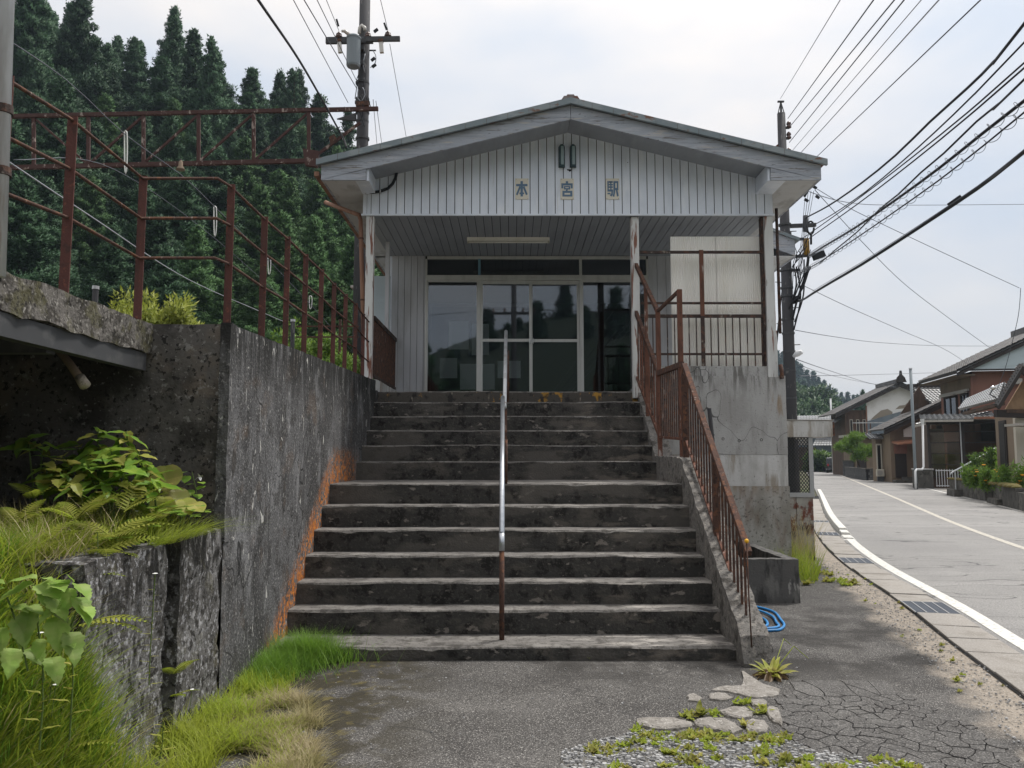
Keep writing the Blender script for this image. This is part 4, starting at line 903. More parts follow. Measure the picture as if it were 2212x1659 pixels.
# down pipe and gutter on the track side
part(st, 'gutter', M['pipe_brown'], lambda m: m.box(EL-.10, EL-.035, RY0+.02, 20.5, zl+.06, zl+.12))
q0, q1, q2 = PY(703,437,11.5), PY(779,466,11.05), PY(787,800,11.05)
part(st, 'down_pipe', M['pipe_brown'], lambda m: m.tube([q0, q0.lerp(q1,.6), q1+V((-.02,0,.01)), q1+V((0,0,-.06)), q1.lerp(q2,.5), q2], .031, 10), smooth=True)
for t in (.15,.55,.85): 
    q = q1.lerp(q2,t); part(st, 'pipe_clip', M['rust_brown'], lambda m: m.tube([q+V((0,0,-.012)), q+V((0,0,.012))], .036, 10))
part(st, 'corner_pipe', M['rail_dark'], lambda m: m.tube([(3.74,11.02,GB+.1),(3.74,11.02,3.3)], .022, 8), smooth=True)
part(st, 'corner_pipe', M['rust_brown'], lambda m: m.tube([(3.70,10.94,2.85),(3.71,10.92,2.74),(3.70,10.90,2.66)], .03, 8), smooth=True)
# porch side on the track side: rail with rusty sheet, post, pale board
part(st, 'side_post', M['wall_grey_panel'], lambda m: m.box(-1.99,-1.93,12.32,12.38,3.55,CZ))
part(st, 'side_rail', M['rail_dark'], lambda m: m.box(-1.98,-1.92,11.08,13.19,3.50,3.56))
part(st, 'side_rail', M['rail_dark'], lambda m: m.box(-1.975,-1.925,11.08,13.19,2.70,2.74))
y = 11.10
while y < 13.15:
    part(st, 'side_slat', M['rust_brown'], lambda m: m.box(-1.965,-1.935,y,y+.040,2.741,3.499)); y += .078
part(st, 'side_kerb', M['concrete_base'], lambda m: m.rough(-2.04,-1.88,11.1,13.19,FLOOR-.01,2.66, seg=.1, amp=.004))
part(st, 'side_board', M['gable_blue'], lambda m: m.box(-2.35,-2.0,12.9,12.93,3.55,4.55))

# three signs with the station's name
ZP = {'ben': (168,785), 'gu': (940,787), 'eki': (1718,785)}
def zq(x, y): return PY((1990+x/4.337)/1.8228, (520+y/4.337)/1.8228, FY-.03)
GL = {
 'ben': ([(258,833,300,1095),(183,882,378,920),(240,1028,320,1056)], [[(238,918),(268,932),(208,1078),(181,1060)],[(294,932),(326,918),(381,1056),(352,1073)]]),
 'gu': ([(1032,833,1072,872),(957,870,1151,906),(957,905,991,956),(1117,905,1151,956),(1000,916,1108,936),(1000,936,1025,953),(1082,936,1108,953),(1000,953,1108,976),(975,998,1145,1034),(975,1034,1011,1064),(1108,1034,1145,1064),(975,1064,1145,1096)], [[(1040,976),(1070,976),(1060,999),(1030,999)]]),
 'eki': ([(1743,833,1768,1012),(1768,833,1837,862),(1768,880,1837,906),(1768,922,1837,948),(1768,975,1840,1012),(1792,833,1814,976),(1745,1033,1796,1058),(1845,833,1930,866),(1845,866,1880,986),(1904,866,1930,950),(1880,950,1930,986)],
         [[(1812,1010),(1840,1010),(1836,1062),(1814,1097),(1784,1076),(1808,1050)],[(1846,985),(1878,985),(1874,1040),(1862,1103),(1832,1090),(1846,1040)],[(1886,985),(1916,985),(1937,1083),(1908,1098)]])}
LB = {'ben': 'cream enamel plate with the blue character 本, first of the three name plates', 'gu': 'cream enamel plate with the blue character 宮, middle name plate below the lamps', 'eki': 'cream enamel plate with the blue character 駅, last of the three name plates'}
for key in ('ben','gu','eki'):
    ox, oy = ZP[key]; a = zq(ox,oy); b = zq(ox+230,oy+358)
    sg = thing('name_plate', LB[key], 'sign', ((a.x+b.x)/2, FY, b.z), 'station name plates')
    part(sg, 'plate', M['sign_cream'], lambda m: m.box(a.x,b.x,FY-.016,FY-.006,b.z,a.z), bevel=.003)
    def chars(m):
        n = 0
        for (x0,y0,x1,y1) in GL[key][0]:
            p, q = zq(x0,y0), zq(x1,y1); dd = .0003*(n%4); m.box(p.x,q.x,FY-.0185-dd,FY-.0165,q.z,p.z); n += 1
        for poly in GL[key][1]:
            P2 = [(zq(*c).x, zq(*c).z) for c in poly]; dd = .0003*(n%4)+.0001; m.prism(P2, 'y', FY-.0185-dd, FY-.0165); n += 1
    o = part(sg, 'lettering', M['sign_blue'], chars)
    for cx, cz in ((a.x+.012,a.z-.012),(b.x-.012,a.z-.012),(a.x+.012,b.z+.012),(b.x-.012,b.z+.012)):
        part(sg, 'screw', M['steel_dark'], lambda m: m.lathe([(.004,0),(.003,.002)], (cx,FY-.016,cz), 8, axis=(0,-1,0)))
# two lantern lamps on the gable
for i, (x0, x1, y0, y1) in enumerate(((905,1020,228,600),(1097,1212,228,600))):
    a, b = zq(x0,y0), zq(x1,y1); w = b.x-a.x
    lp = thing('wall_lamp', ['narrow dark green lantern lamp on the gable, the one nearer the track side','narrow dark green lantern lamp on the gable, the one nearer the road'][i], 'lamp', ((a.x+b.x)/2,FY,b.z), 'gable lantern lamps')
    part(lp, 'housing', M['lamp_green'], lambda m: m.prism([(a.x,FY-.006),(b.x,FY-.006),(b.x-.014,FY-.085),(a.x+.014,FY-.085)], 'z', b.z, a.z-.02))
    part(lp, 'cap', M['lamp_green'], lambda m: m.prism([(a.x+.02,FY-.006),(b.x-.02,FY-.006),(b.x-.028,FY-.075),(a.x+.028,FY-.075)], 'z', a.z-.0195, a.z))
    part(lp, 'glass', M['lamp_glass'], lambda m: m.box(a.x+w*.34,a.x+w*.78,FY-.089,FY-.0855,b.z+.02,a.z-.03))
part(st, 'nail_hole', M['dark_gap'], lambda m: m.lathe([(.006,0),(.006,.003)], tuple(V((zq(2092,508).x,FY-.004,zq(2092,508).z))), 8, axis=(0,-1,0)))
part(st, 'bird_hole', M['dark_gap'], lambda m: m.prism([(zq(x,y).x,zq(x,y).z) for x,y in ((1052,622),(1130,630),(1125,650),(1100,672),(1085,650),(1060,645))], 'y', FY-.0075, FY-.0055))
# strip light
fl = thing('strip_light', 'white fluorescent strip light under the porch ceiling', 'light', (0,12.1,CZ))
fa, fb = PY(1009,520,12.1), PY(1187,520,12.1)
part(fl, 'housing', M['tube_white'], lambda m: m.prism([(12.05,CZ-.002),(12.15,CZ-.002),(12.13,CZ-.055),(12.07,CZ-.055)], 'x', fa.x, fb.x))
part(fl, 'tube', M['tube_white'], lambda m: m.tube([(fa.x+.03,12.075,CZ-.075),(fb.x-.03,12.075,CZ-.075)], .014, 10), smooth=True)
for xx in (fa.x+.005, fb.x-.029): part(fl, 'socket', M['wall_cream'], lambda m: m.box(xx,xx+.024,12.06,12.09,CZ-.092,CZ-.0555))
# black cable conduit on the gable corner
pts = [PY(x,y,10.915) for x,y in ((782,408),(790,414),(805,416),(822,413),(838,407),(848,397),(854,385),(857,372))]
cb = thing('cable_conduit', 'thick black cable curving across the gable corner on the track side', 'cable', tuple(pts[0]))
part(cb, 'conduit', M['black_hose'], lambda m: m.tube(pts, .021, 10), smooth=True)
for q in (pts[3], pts[1]): part(cb, 'clip', M['wall_grey_panel'], lambda m: m.box(q.x-.008,q.x+.008,10.89,10.945,q.z-.03,q.z+.03))

# corrugated sheets and the porch rail in front of them
cs = thing('corrugated_screen', 'cream corrugated plastic sheets closing the porch side behind the rusty rail', 'screen', (2.9,11.15,2.84))
def corr(m, x0, x1, z0, z1, Y):
    n = int((x1-x0)/.0285)*6
    pts = []
    for i in range(n+1):
        x = x0+(x1-x0)*i/n; y = Y+.007*math.cos(2*math.pi*i/6); pts += [(x,y,z0),(x,y,z1)]
    m.faces(pts, [(2*i,2*i+2,2*i+3,2*i+1) for i in range(n)])
xa, xm, xb = PY(1450,640,11.2).x, PY(1549,640,11.2).x, PY(1650,640,11.2).x
zt = PY(1500,511,11.2).z
part(cs, 'corrugated_sheet', M['corrugated_cream'], lambda m: corr(m, xa, xm+.03, 2.84, zt, 11.20))
part(cs, 'corrugated_sheet', M['corrugated_cream'], lambda m: corr(m, xm, xb, 2.84, zt-.004, 11.183))
pr_ = thing('porch_rail', 'flaking rusty porch rail with thin balusters in front of the cream sheets', 'railing', (2.7,11.02,2.835))
xl, xrr = PY(1384,640,11.02).x, PY(1648,640,11.02).x
for yy, h in ((545,.035),(655,.028),(683,.045),(765,.028)):
    z = PY(1500,yy,11.02).z; part(pr_, 'rail', M['rail_dark'], lambda m: m.box(xl,xrr,11.0,11.035,z-h/2,z+h/2))
zr0, zr1 = 2.83, PY(1500,683,11.02).z-.024
for i in range(17):
    x = xl+.06+i*.1012
    if x < xrr: part(pr_, 'baluster', M['rail_dark'], lambda m: m.box(x-.007,x+.007,11.008,11.022,zr0,zr1))
px = PY(1516,640,11.0).x
part(pr_, 'post', M['rust_orange'], lambda m: m.box(px-.028,px+.028,10.968,10.999,zr1+.02,PY(1500,541,11).z))
part(pr_, 'post', M['rail_dark'], lambda m: m.box(px-.026,px+.026,10.970,10.999,zr0,zr1+.019))

# ------------------------------------------------------------------ railing on the road side of the stair
rr = thing('stair_railing', 'rusty brown stair railing with flat handrail along the road-side curb', 'railing', (1.86, 6.3, .3))
def flat(m, a, b, w=.05, h=.03): m.beam(a, b, w, h)
XL = 1.84
A = PX(1617,1196,XL); B = PX(1478,788,XL)
nB = part(rr, 'handrail', M['rust_brown'], lambda m: flat(m, A, B, .055, .05), bevel=.006)
bot = lambda t, dz: (A.lerp(B,t)+V((0,0,dz)))
part(rr, 'bottom_rail', M['rust_orange'], lambda m: flat(m, bot(.0,-.60), bot(.98,-.78), .03, .02))
nbar = 19
for i in range(nbar):
    t = .05+i*.93/nbar; a = bot(t,-.02); c = bot(t, -.60-.18*t)
    wide = i in (8,)
    part(rr, 'post' if wide else 'baluster', M['rust_brown'], lambda m: m.box(a.x-(.03 if wide else .008),a.x+(.03 if wide else .008),a.y-(.03 if wide else .008),a.y+(.03 if wide else .008),c.z-(.12 if wide else 0),a.z))
part(rr, 'post', M['rust_brown'], lambda m: m.box(B.x-.03,B.x+.03,B.y-.03,B.y+.03,1.55,B.z))
# landing panel with two tall posts
C1, C0 = PX(1473,787,XL), PX(1423,806,1.78)
P1t, P1b = PX(1461,632,XL), PX(1481,974,XL)
part(rr, 'handrail', M['rust_brown'], lambda m: flat(m, C0, C1, .05, .06))
D0, D1 = PX(1432,943,1.78), PX(1480,948,XL)
D0 = V((C0.x, C0.y, D0.z)); D1 = V((C1.x, C1.y, D1.z))
part(rr, 'bottom_rail', M['rust_orange'], lambda m: flat(m, D0, D1, .035, .03))
for i in range(11):
    t = (i+1)/12; a = C0.lerp(C1,t); b = D0.lerp(D1,t)
    part(rr, 'baluster', M['rust_brown'], lambda m: m.box(a.x-.008,a.x+.008,a.y-.008,a.y+.008,b.z+.015,a.z-.03))
zt1 = P1t.z
part(rr, 'tall_post', M['rust_orange'], lambda m: m.box(C1.x-.026,C1.x+.026,C1.y+.032,C1.y+.084,1.58,zt1), bevel=.003)
zt0 = PX(1421,672,1.78).z
part(rr, 'tall_post', M['rust_orange'], lambda m: m.box(C0.x-.026,C0.x+.026,C0.y-.026,C0.y+.026,1.56,zt0+.03), bevel=.003)
Q0 = V((C0.x, C0.y, zt0)); Q1 = V((C1.x, C1.y+.055, zt1-.01))
part(rr, 'brace', M['rust_brown'], lambda m: flat(m, Q0, Q1, .035, .03))
# upper flight
XU = 1.72
T0 = V((1.745, 11.15, PX(1367,561,1.745).z - .02)); T0.z = PY(1369,562,11.15).z
part(rr, 'upper_handrail', M['rust_brown'], lambda m: flat(m, Q0, V((PY(1369,562,11.15).x,11.15,T0.z)), .045, .05))
K1 = PY(1369,662,11.15); K0 = V((C0.x,C0.y,C0.z))
part(rr, 'handrail', M['rust_brown'], lambda m: flat(m, K0, K1, .045, .055))
J1 = PY(1371,752,11.15); J1.z = max(J1.z, 2.9)
part(rr, 'bottom_rail', M['rust_orange'], lambda m: flat(m, V((C0.x,C0.y,D0.z)), V((K1.x,11.15,2.78)), .03, .04))
nb2 = 11
for i in range(1,nb2):
    t = i/nb2; a = K0.lerp(K1,t); b = V((C0.x,C0.y,D0.z)).lerp(V((K1.x,11.15,2.78)),t)
    post = i in (5,)
    up = Q0.lerp(V((K1.x,11.15,T0.z)),t).z if post else a.z
    part(rr, 'tall_post' if post else 'baluster', M['rust_orange' if i % 3 else 'rust_brown'], lambda m: m.box(a.x-(.022 if post else .009),a.x+(.022 if post else .009),a.y-.012,a.y+.012,b.z-(.15 if post else 0),up))
part(rr, 'tall_post', M['rust_orange'], lambda m: m.box(K1.x-.02,K1.x+.03,11.125,11.165,2.5,T0.z+.01))
# reinforcing bar with a yellow ball at the rail end
rb = thing('steel_rod', 'thin ribbed steel rod with a yellow ball standing at the handrail end', 'rod', tuple(PZ(1626,1402)))
r0, r1 = PY(1624,1398,6.2), PY(1613,1172,6.23)
part(rb, 'rod', M['rust_brown'], lambda m: m.tube([r0, r0.lerp(r1,.5)+V((-.004,0,0)), r1], .0055, 6), smooth=True)
part(rb, 'ball', M['yellow_ball'], lambda m: m.lathe([(.0,-.018),(.012,-.013),(.018,0),(.012,.013),(0,.018)], r1+V((0,0,.012)), 12), smooth=True)
# stake behind the railing
sk = thing('wooden_stake', 'weathered grey stake leaning behind the stair railing against the concrete base', 'stake', tuple(PY(1546,1000,9.6)))
s0, s1 = PY(1532,882,9.3), PY(1545,1010,9.3)
part(sk, 'stake', M['pole_concrete'], lambda m: m.tube([V((s1.x+.07,9.35,0)), s1, s0], [.026,.026,.024], 8))
part(sk, 'tie', M['steel_dark'], lambda m: m.tube([s0.lerp(s1,.45)+V((0,0,.01)), s0.lerp(s1,.45)-V((0,0,.01))], .031, 8))

# ------------------------------------------------------------------ planter box, hose
pb = thing('planter_box', 'empty blackened concrete planter box against the station base', 'planter', (2.5,9.6,0))
pxr = PZ(1729,1303).x; pyf = PZ(1729,1303).y; pz = .47
part(pb, 'planter_wall', M['concrete_planter'], lambda m: m.rough(1.97, pxr, pyf, pyf+.13, -.01, pz, seg=.06, amp=.006, seed=3))
part(pb, 'planter_wall', M['concrete_planter'], lambda m: m.rough(pxr-.13, pxr-.001, pyf+.132, 10.93, -.01, pz-.003, seg=.08, amp=.005, seed=4))
part(pb, 'earth', M['soil'], lambda m: m.box(1.96, pxr-.132, pyf+.132, 10.93, 0, .12))
hs = thing('garden_hose', 'coiled bright blue garden hose on the asphalt beside the stair foot', 'hose', tuple(PZ(1660,1340)))
def hose_loop(pts): 
    P = [PZ(x,y,.014) for x,y in pts]; out = smooth_line([tuple(p) for p in P], .03); return [tuple(q) for q in out]
h1 = hose_loop([(1612,1308),(1640,1312),(1672,1322),(1686,1338),(1694,1350),(1684,1360),(1660,1362),(1618,1365)])
h2 = hose_loop([(1612,1316),(1640,1320),(1668,1332),(1677,1345),(1682,1354),(1662,1358),(1615,1357)])
h3 = hose_loop([(1612,1325),(1632,1330),(1652,1340),(1658,1350),(1648,1356),(1612,1358)])
for k, h in enumerate((h1,h2,h3)): part(hs, 'hose_coil', M['hose_blue'], lambda m: m.tube([V(q)+V((0,0,.004*k)) for q in h], .0125, 8), smooth=True)

# ------------------------------------------------------------------ wire-mesh cage on a block plinth
cg = thing('mesh_cage', 'grey expanded-metal cage on a painted block plinth under a concrete cap', 'cage', (4.3,12.6,0))
YC = 12.5
xa, xb = 3.80, PY(1756,1060,YC).x
zb0, zb1, zc0, zc1 = 0, PY(1730,1074,YC).z, PY(1730,944,YC).z, PY(1730,909,YC).z
r_ = [(0,.21),(.212,.41),(.412,.61),(.612,.80),(.802,zb1-.004)]
for i, (za, zz) in enumerate(r_):
    for x0, x1 in ((xa, xb-.27), (xb-.262, xb)):
        part(cg, 'block', M['block_painted'], lambda m: m.box(x0, x1, YC, YC+.14, za, zz), bevel=.004)
part(cg, 'plinth', M['block_painted'], lambda m: m.box(xb-.14, xb-.004, YC+.142, 17, 0, zb1-.006))
part(cg, 'frame', M['frame_grey'], lambda m: (m.box(xa,xb+.02,YC-.02,YC+.03,zb1,zb1+.07), m.box(xb-.05,xb+.018,YC-.018,YC+.028,zb1+.071,zc0-.002)), bevel=.003)
def exmesh(m):
    r = zb1+.07; row = 0
    while r < zc0:
        x = xa+(row%2)*.024
        while x < xb-.05:
            m.beam((x,YC+.012,r),(x+.024,YC+.012,r+.030),.010,.012,up=(0,1,0)); m.beam((x+.048,YC+.012,r),(x+.024,YC+.012,r+.030),.010,.012,up=(0,1,0)); x += .048
        r += .030; row += 1
o = part(cg, 'expanded_metal', M['mesh_grey'], exmesh); o['kind'] = 'stuff'
for x in (xa+.05, xa+.22, xa+.42, xb-.20): part(cg, 'inner_post', M['steel_dark'], lambda m: m.box(x,x+.11,YC+.5,YC+.57,zb1+.0,zc0))
part(cg, 'cap_slab', M['concrete_base'], lambda m: m.rough(3.79, PY(1798,930,YC-.05).x, YC-.06, 15.5, zc0, zc1, seg=.1, amp=.004, seed=5))
part(cg, 'cap_edge', M['rust_brown'], lambda m: m.box(PY(1798,930,YC-.05).x+.004, PY(1803,930,YC-.05).x, YC-.05, 15.4, zc0+.02, zc1-.02))
part(cg, 'cap_flashing', M['gutter_grey'], lambda m: m.box(3.79, PY(1801,930,YC-.05).x, YC-.075, 15.5, zc1+.004, zc1+.016))
# ================================================================== RAILING ON THE RETAINING WALL
lr = thing('wall_railing', 'red-brown steel railing with three thin rods along the retaining wall and walkway', 'railing', (-1.98, 5.3, 2.46))
XW = -1.985
tops = [PY(187,252,4.28), PY(310,380,5.30)]
tops[0].x = -2.44; tops[1].x = PY(310,380,5.30).x
tA = PX(18,164,-2.43)
rail_pts = [V((-2.44, 1.2, tA.z+.0)), tA, V((-2.44, tops[0].y, tops[0].z)), tops[1]]
def post(p, zb, w=.052, d=.045):
    part(lr, 'post', M['rust_red'], lambda m: (m.box(p.x-w/2, p.x+w/2, p.y-.004, p.y+.004, zb, p.z), m.box(p.x-w/2, p.x-w/2+.008, p.y+.004, p.y+d, zb, p.z)))
post(tA, 2.42, .055); post(rail_pts[2], 2.42, .055); post(tops[1], 2.43, .055)
wz = lambda y: 2.45+(y-5.25)*.031
path = list(rail_pts) + [V((XW-.02, 5.30, tops[1].z+.0)), ]
for x, yt in ((500,398),(572,468),(622,511),(661,549),(695,581),(722,611),(747,635),(769,655),(785,678),(799,694)):
    p = PX(x, yt, XW); post(p, wz(p.y)-.03, .052 if yt < 500 else .048); path.append(V((p.x, p.y, p.z)))
path.append(V((XW, path[-1].y+.25, path[-1].z)))
for dz in (-.022, -.30, -.575):
    part(lr, 'rail_rod', M['rust_brown'], lambda m: m.tube([p+V((.0,-.012,dz)) for p in path], .0105, 7), smooth=True)
gp = thing('steel_pole', 'galvanised steel pole at the very edge of the picture beside the walkway railing', 'pole', (-2.40, 3.7, 2.4))
g0 = PX(6,588,-2.36); g1 = PX(11,0,-2.36)
part(gp, 'shaft', M['galvanised_dull'], lambda m: m.tube([V((-2.385,g0.y,2.40)), V((-2.50,g0.y,6.5))], .036, 14), smooth=True)
part(gp, 'clamp', M['rail_dark'], lambda m: m.tube([V((-2.405,g0.y,3.18)), V((-2.407,g0.y,3.22))], .045, 12))
part(gp, 'clamp', M['rail_dark'], lambda m: m.tube([V((-2.397,g0.y,2.88)), V((-2.399,g0.y,2.92))], .045, 12))

# ================================================================== GANTRY TRUSS OVER THE TRACK
YT = 19.3
tr = thing('gantry_truss', 'rusty lattice gantry beam spanning the track from the transformer pole', 'gantry', tuple(PY(500,360,YT)))
def TP(x, y, dy=0): return PY(x, y, YT+dy)
part(tr, 'top_chord', M['truss_rust'], lambda m: m.beam(TP(-60,253), TP(817,235), .09, .09))
part(tr, 'bottom_chord', M['truss_rust'], lambda m: m.beam(TP(-60,364), TP(690,347), .10, .10))
vx = [-45,73,191,310,429,548,667]
ty = lambda x: 253+(x+60)*(235-253)/877; by = lambda x: 364+(x+60)*(347-364)/750
for x in vx: part(tr, 'upright', M['truss_rust'], lambda m: m.beam(TP(x,ty(x)+4), TP(x,by(x)-5), .085, .05))
part(tr, 'diagonal', M['truss_rust'], lambda m: m.beam(TP(78,ty(78)+8,.02), TP(186,by(186)-6,.02), .05, .05, up=(0,1,0)))
for a, b in zip(vx[2:-1], vx[3:]): part(tr, 'diagonal', M['truss_rust'], lambda m: m.beam(TP(a+4,by(a)-6,.02), TP(b-4,ty(b)+8,.02), .05, .05, up=(0,1,0)))
part(tr, 'gusset', M['truss_rust'], lambda m: m.prism([(TP(*q).x,TP(*q).z) for q in ((655,322),(690,328),(686,362),(660,358))], 'y', YT-.06, YT+.06))
part(tr, 'stay', M['truss_rust'], lambda m: m.beam(TP(678,340), TP(778,265), .06, .06, up=(0,1,0)))
part(tr, 'stay_plate', M['rust_brown'], lambda m: m.prism([(TP(*q).x,TP(*q).z) for q in ((712,300),(724,292),(730,306),(716,316))], 'y', YT-.09, YT-.05))
bl = thing('hanging_insulator', 'bell-shaped tan insulator hanging from the gantry truss', 'insulator', tuple(PY(390,365,YT-.1)))
part(bl, 'bell', M['wall_beige'], lambda m: m.lathe([(.11,0),(.10,.03),(.055,.10),(.05,.20),(.02,.24)], PY(390,367,YT-.1), 12), smooth=True)
part(bl, 'hanger', M['steel_dark'], lambda m: m.tube([PY(390,352,YT-.1), PY(390,344,YT-.1)], .03, 8))

# ================================================================== POLES
def wire(name, pts, r, mat, label, cat='wire', group='overhead wires', sag=0.0, n=14):
    pts = [V(p) for p in pts]
    if len(pts) == 2:
        a, b = pts; pts = [a.lerp(b, i/n) + V((0,0,-sag*4*(i/n)*(1-i/n))) for i in range(n+1)]
    elif sag == 0 and len(pts) > 2:
        pts = [V(q) for q in smooth_line([tuple(p) for p in pts], (pts[-1]-pts[0]).length/40)]
    o = MB().tube(pts, r, 5).build(name, M[mat], smooth=True); return tag(o, label, cat, group)

YP = 20.0
pc = PY(783, 300, YP)
up = thing('transformer_pole', 'dark concrete utility pole with grey transformer and crossarm behind the station', 'utility pole', (pc.x, YP, 2.3))
part(up, 'shaft', M['pole_concrete'], lambda m: m.tube([(pc.x,YP,2.2),(pc.x,YP,8.8),(pc.x,YP,16)], [.175,.155,.13], 18), smooth=True)
part(up, 'conduit', M['galvanised_dull'], lambda m: m.tube([(pc.x+.17,YP-.05,6),(pc.x+.165,YP-.05,9.6)], .032, 8), smooth=True)
ca, cb2 = PY(706,87,YP-.22), PY(850,84,YP-.22)
part(up, 'crossarm', M['steel_dark'], lambda m: m.beam(PY(704,88,YP-.23), PY(806,87,YP-.23), .09, .16))
part(up, 'crossarm', M['steel_dark'], lambda m: m.beam(PY(790,85,YP-.33), PY(864,84,YP-.33), .08, .12))
tc = PY(763,145,YP-.42)
part(up, 'transformer', M['transformer_grey'], lambda m: m.lathe([(.0,.0),(.15,.0),(.165,.02),(.165,.04),(.175,.045),(.175,.74),(.19,.75),(.19,.79),(.13,.84),(.0,.85)], tc, 24), smooth=False)
part(up, 'transformer_bracket', M['steel_dark'], lambda m: (m.box(tc.x+.15,pc.x+.05,YP-.30,YP-.12,tc.z+.15,tc.z+.25)))
part(up, 'transformer_bracket', M['steel_dark'], lambda m: (m.box(tc.x+.15,pc.x+.05,YP-.30,YP-.12,tc.z+.55,tc.z+.65)))
part(up, 'bushing', M['insulator_white'], lambda m: m.tube([tc+V((-.08,-.1,.80)), tc+V((-.2,-.2,.86)), tc+V((-.27,-.22,.84))], [.05,.045,.03], 10), smooth=True)
part(up, 'bushing', M['insulator_white'], lambda m: m.tube([PY(776,72,YP-.2), PY(777,60,YP-.2), PY(782,55,YP-.2), PY(788,60,YP-.2), PY(788,66,YP-.2)], .045, 10), smooth=True)
for x, y in ((732,74),(795,74),(838,72)):
    part(up, 'insulator', M['insulator_brown'], lambda m: m.lathe([(.04,-.10),(.04,0),(.095,.02),(.09,.05),(.045,.06),(.075,.085),(.07,.11),(.03,.13),(.03,.16)], PY(x,y+8,YP-.24), 12), smooth=True)
for x in (733,823):
    part(up, 'fuse_cutout', M['insulator_white'], lambda m: m.beam(PY(x,92,YP-.35), PY(x+2,114,YP-.35), .10, .09))
    part(up, 'cutout_cap', M['rust_brown'], lambda m: m.beam(PY(x-1,86,YP-.35), PY(x,92,YP-.35), .12, .11))
for y, w in ((222,.40),(215,.36),(243,.36),(262,.33),(180,.36),(300,.36),(120,.34)):
    part(up, 'band', M['steel_dark'], lambda m: m.tube([PY(783,y+2,YP)*1.0, PY(783,y-2,YP)*1.0], w/2, 14))
part(up, 'bracket', M['steel_dark'], lambda m: m.prism([(PY(*q,YP).x,PY(*q,YP).z) for q in ((728,258),(770,245),(770,262))], 'y', YP-.05, YP+.02))
part(up, 'bracket', M['rust_brown'], lambda m: m.beam(PY(769,226,YP-.2), PY(797,224,YP-.2), .12, .12))
rg = random.Random(12)
for k in range(9):
    x = 776+rg.uniform(-4,20); y = rg.uniform(110,230); p = [PY(x,y,YP-.2), PY(x+rg.uniform(-8,12),y+rg.uniform(14,26),YP-.26), PY(x+rg.uniform(-10,14),y+rg.uniform(30,55),YP-.2)]
    part(up, 'lead_wire', M['wire_black' if k % 3 else 'wire_pale'], lambda m: m.tube([V(q) for q in smooth_line([tuple(q) for q in p], .1)], .011, 5), smooth=True)
for x, y in ((806,128),(808,142),(812,66)): part(up, 'clamp', M['wire_black'], lambda m: m.beam(PY(x-4,y+3,YP-.25), PY(x+4,y-3,YP-.25), .06, .06))
part(up, 'step_bolt', M['steel_dark'], lambda m: m.beam(PY(797,109,YP), PY(812,109,YP), .03, .03))
part(up, 'lead_wire', M['wire_pale'], lambda m: m.tube([V(q) for q in smooth_line([tuple(PY(*q, YP-.2)) for q in ((806,110),(811,118),(812,130),(808,140),(800,146))], .06)], .012, 5), smooth=True)

YR = 22.0
pr0, pr1 = PY(1709,890,YR), PY(1686,245,YR)
RX = PY(1699,600,YR).x
rp = thing('road_utility_pole', 'tall dark utility pole hung with many cables at the roadside past the station', 'utility pole', (RX, YR, 0))
zt = pr1.z
part(rp, 'shaft', M['pole_concrete'], lambda m: m.tube([(RX,YR,-.1),(RX,YR,6),(RX,YR,zt)], [.175,.15,.11], 18), smooth=True)
part(rp, 'finial', M['steel_dark'], lambda m: m.tube([(RX,YR,zt),(RX,YR,zt+.33)], .03, 8))
part(rp, 'finial_cap', M['steel_dark'], lambda m: m.box(RX-.09,RX+.09,YR-.03,YR+.03,zt+.33,zt+.37))
for sx in (-1,1): part(rp, 'finial_strut', M['steel_dark'], lambda m: m.tube([(RX+sx*.10,YR,zt-.05),(RX+sx*.02,YR,zt+.27)], .014, 6))
def RP(x, y, dy=0): return PY(x, y, YR+dy)
for y in (262,285,320):
    part(rp, 'bracket', M['steel_dark'], lambda m: m.beam(RP(1688,y+14), RP(1705,y+14), .06, .06))
    part(rp, 'insulator', M['insulator_brown'], lambda m: m.lathe([(.035,-.02),(.07,.0),(.065,.05),(.04,.07),(.07,.1),(.06,.15),(.03,.19)], RP(1704,y+14), 10), smooth=True)
part(rp, 'stay_arm', M['rust_brown'], lambda m: m.beam(RP(1670,322), RP(1688,308), .05, .05))
part(rp, 'arm', M['steel_dark'], lambda m: m.beam(RP(1692,489), RP(1762,486), .10, .10))
part(rp, 'arm_cylinder', M['pole_concrete'], lambda m: m.tube([RP(1740,500), RP(1740,466)], .07, 12), smooth=True)
part(rp, 'arm_coil', M['wire_black'], lambda m: m.tube([RP(1751+9*math.cos(t)*.8, 492+14*math.sin(t)) for t in np.linspace(0,6.1,16)], .028, 6), smooth=True)
part(rp, 'arm_coil', M['wire_black'], lambda m: m.tube([RP(1744,500),RP(1752,508),RP(1752,528)], .03, 6), smooth=True)
part(rp, 'arm', M['steel_dark'], lambda m: m.beam(RP(1702,519), RP(1737,516), .07, .07))
part(rp, 'yellow_cover', M['yellow_cover'], lambda m: m.tube([RP(1741,516),RP(1742,535),RP(1742,552)], .085, 10), smooth=True)
part(rp, 'arm', M['steel_dark'], lambda m: m.beam(RP(1697,556), RP(1747,552), .08, .07))
part(rp, 'arm', M['steel_dark'], lambda m: m.beam(RP(1697,585), RP(1727,583), .07, .07))
part(rp, 'splice_box', M['wire_black'], lambda m: m.beam(RP(1757,556), RP(1780,548), .16, .18))
part(rp, 'splice_box', M['wire_black'], lambda m: m.beam(RP(1713,650), RP(1727,644), .16, .18))
for y in (440,486,505,560,584,622,640,690,720,760,800,860):
    part(rp, 'band', M['steel_dark'], lambda m: m.tube([(RX,YR,RP(1700,y+2).z),(RX,YR,RP(1700,y-2).z)], .175, 14))
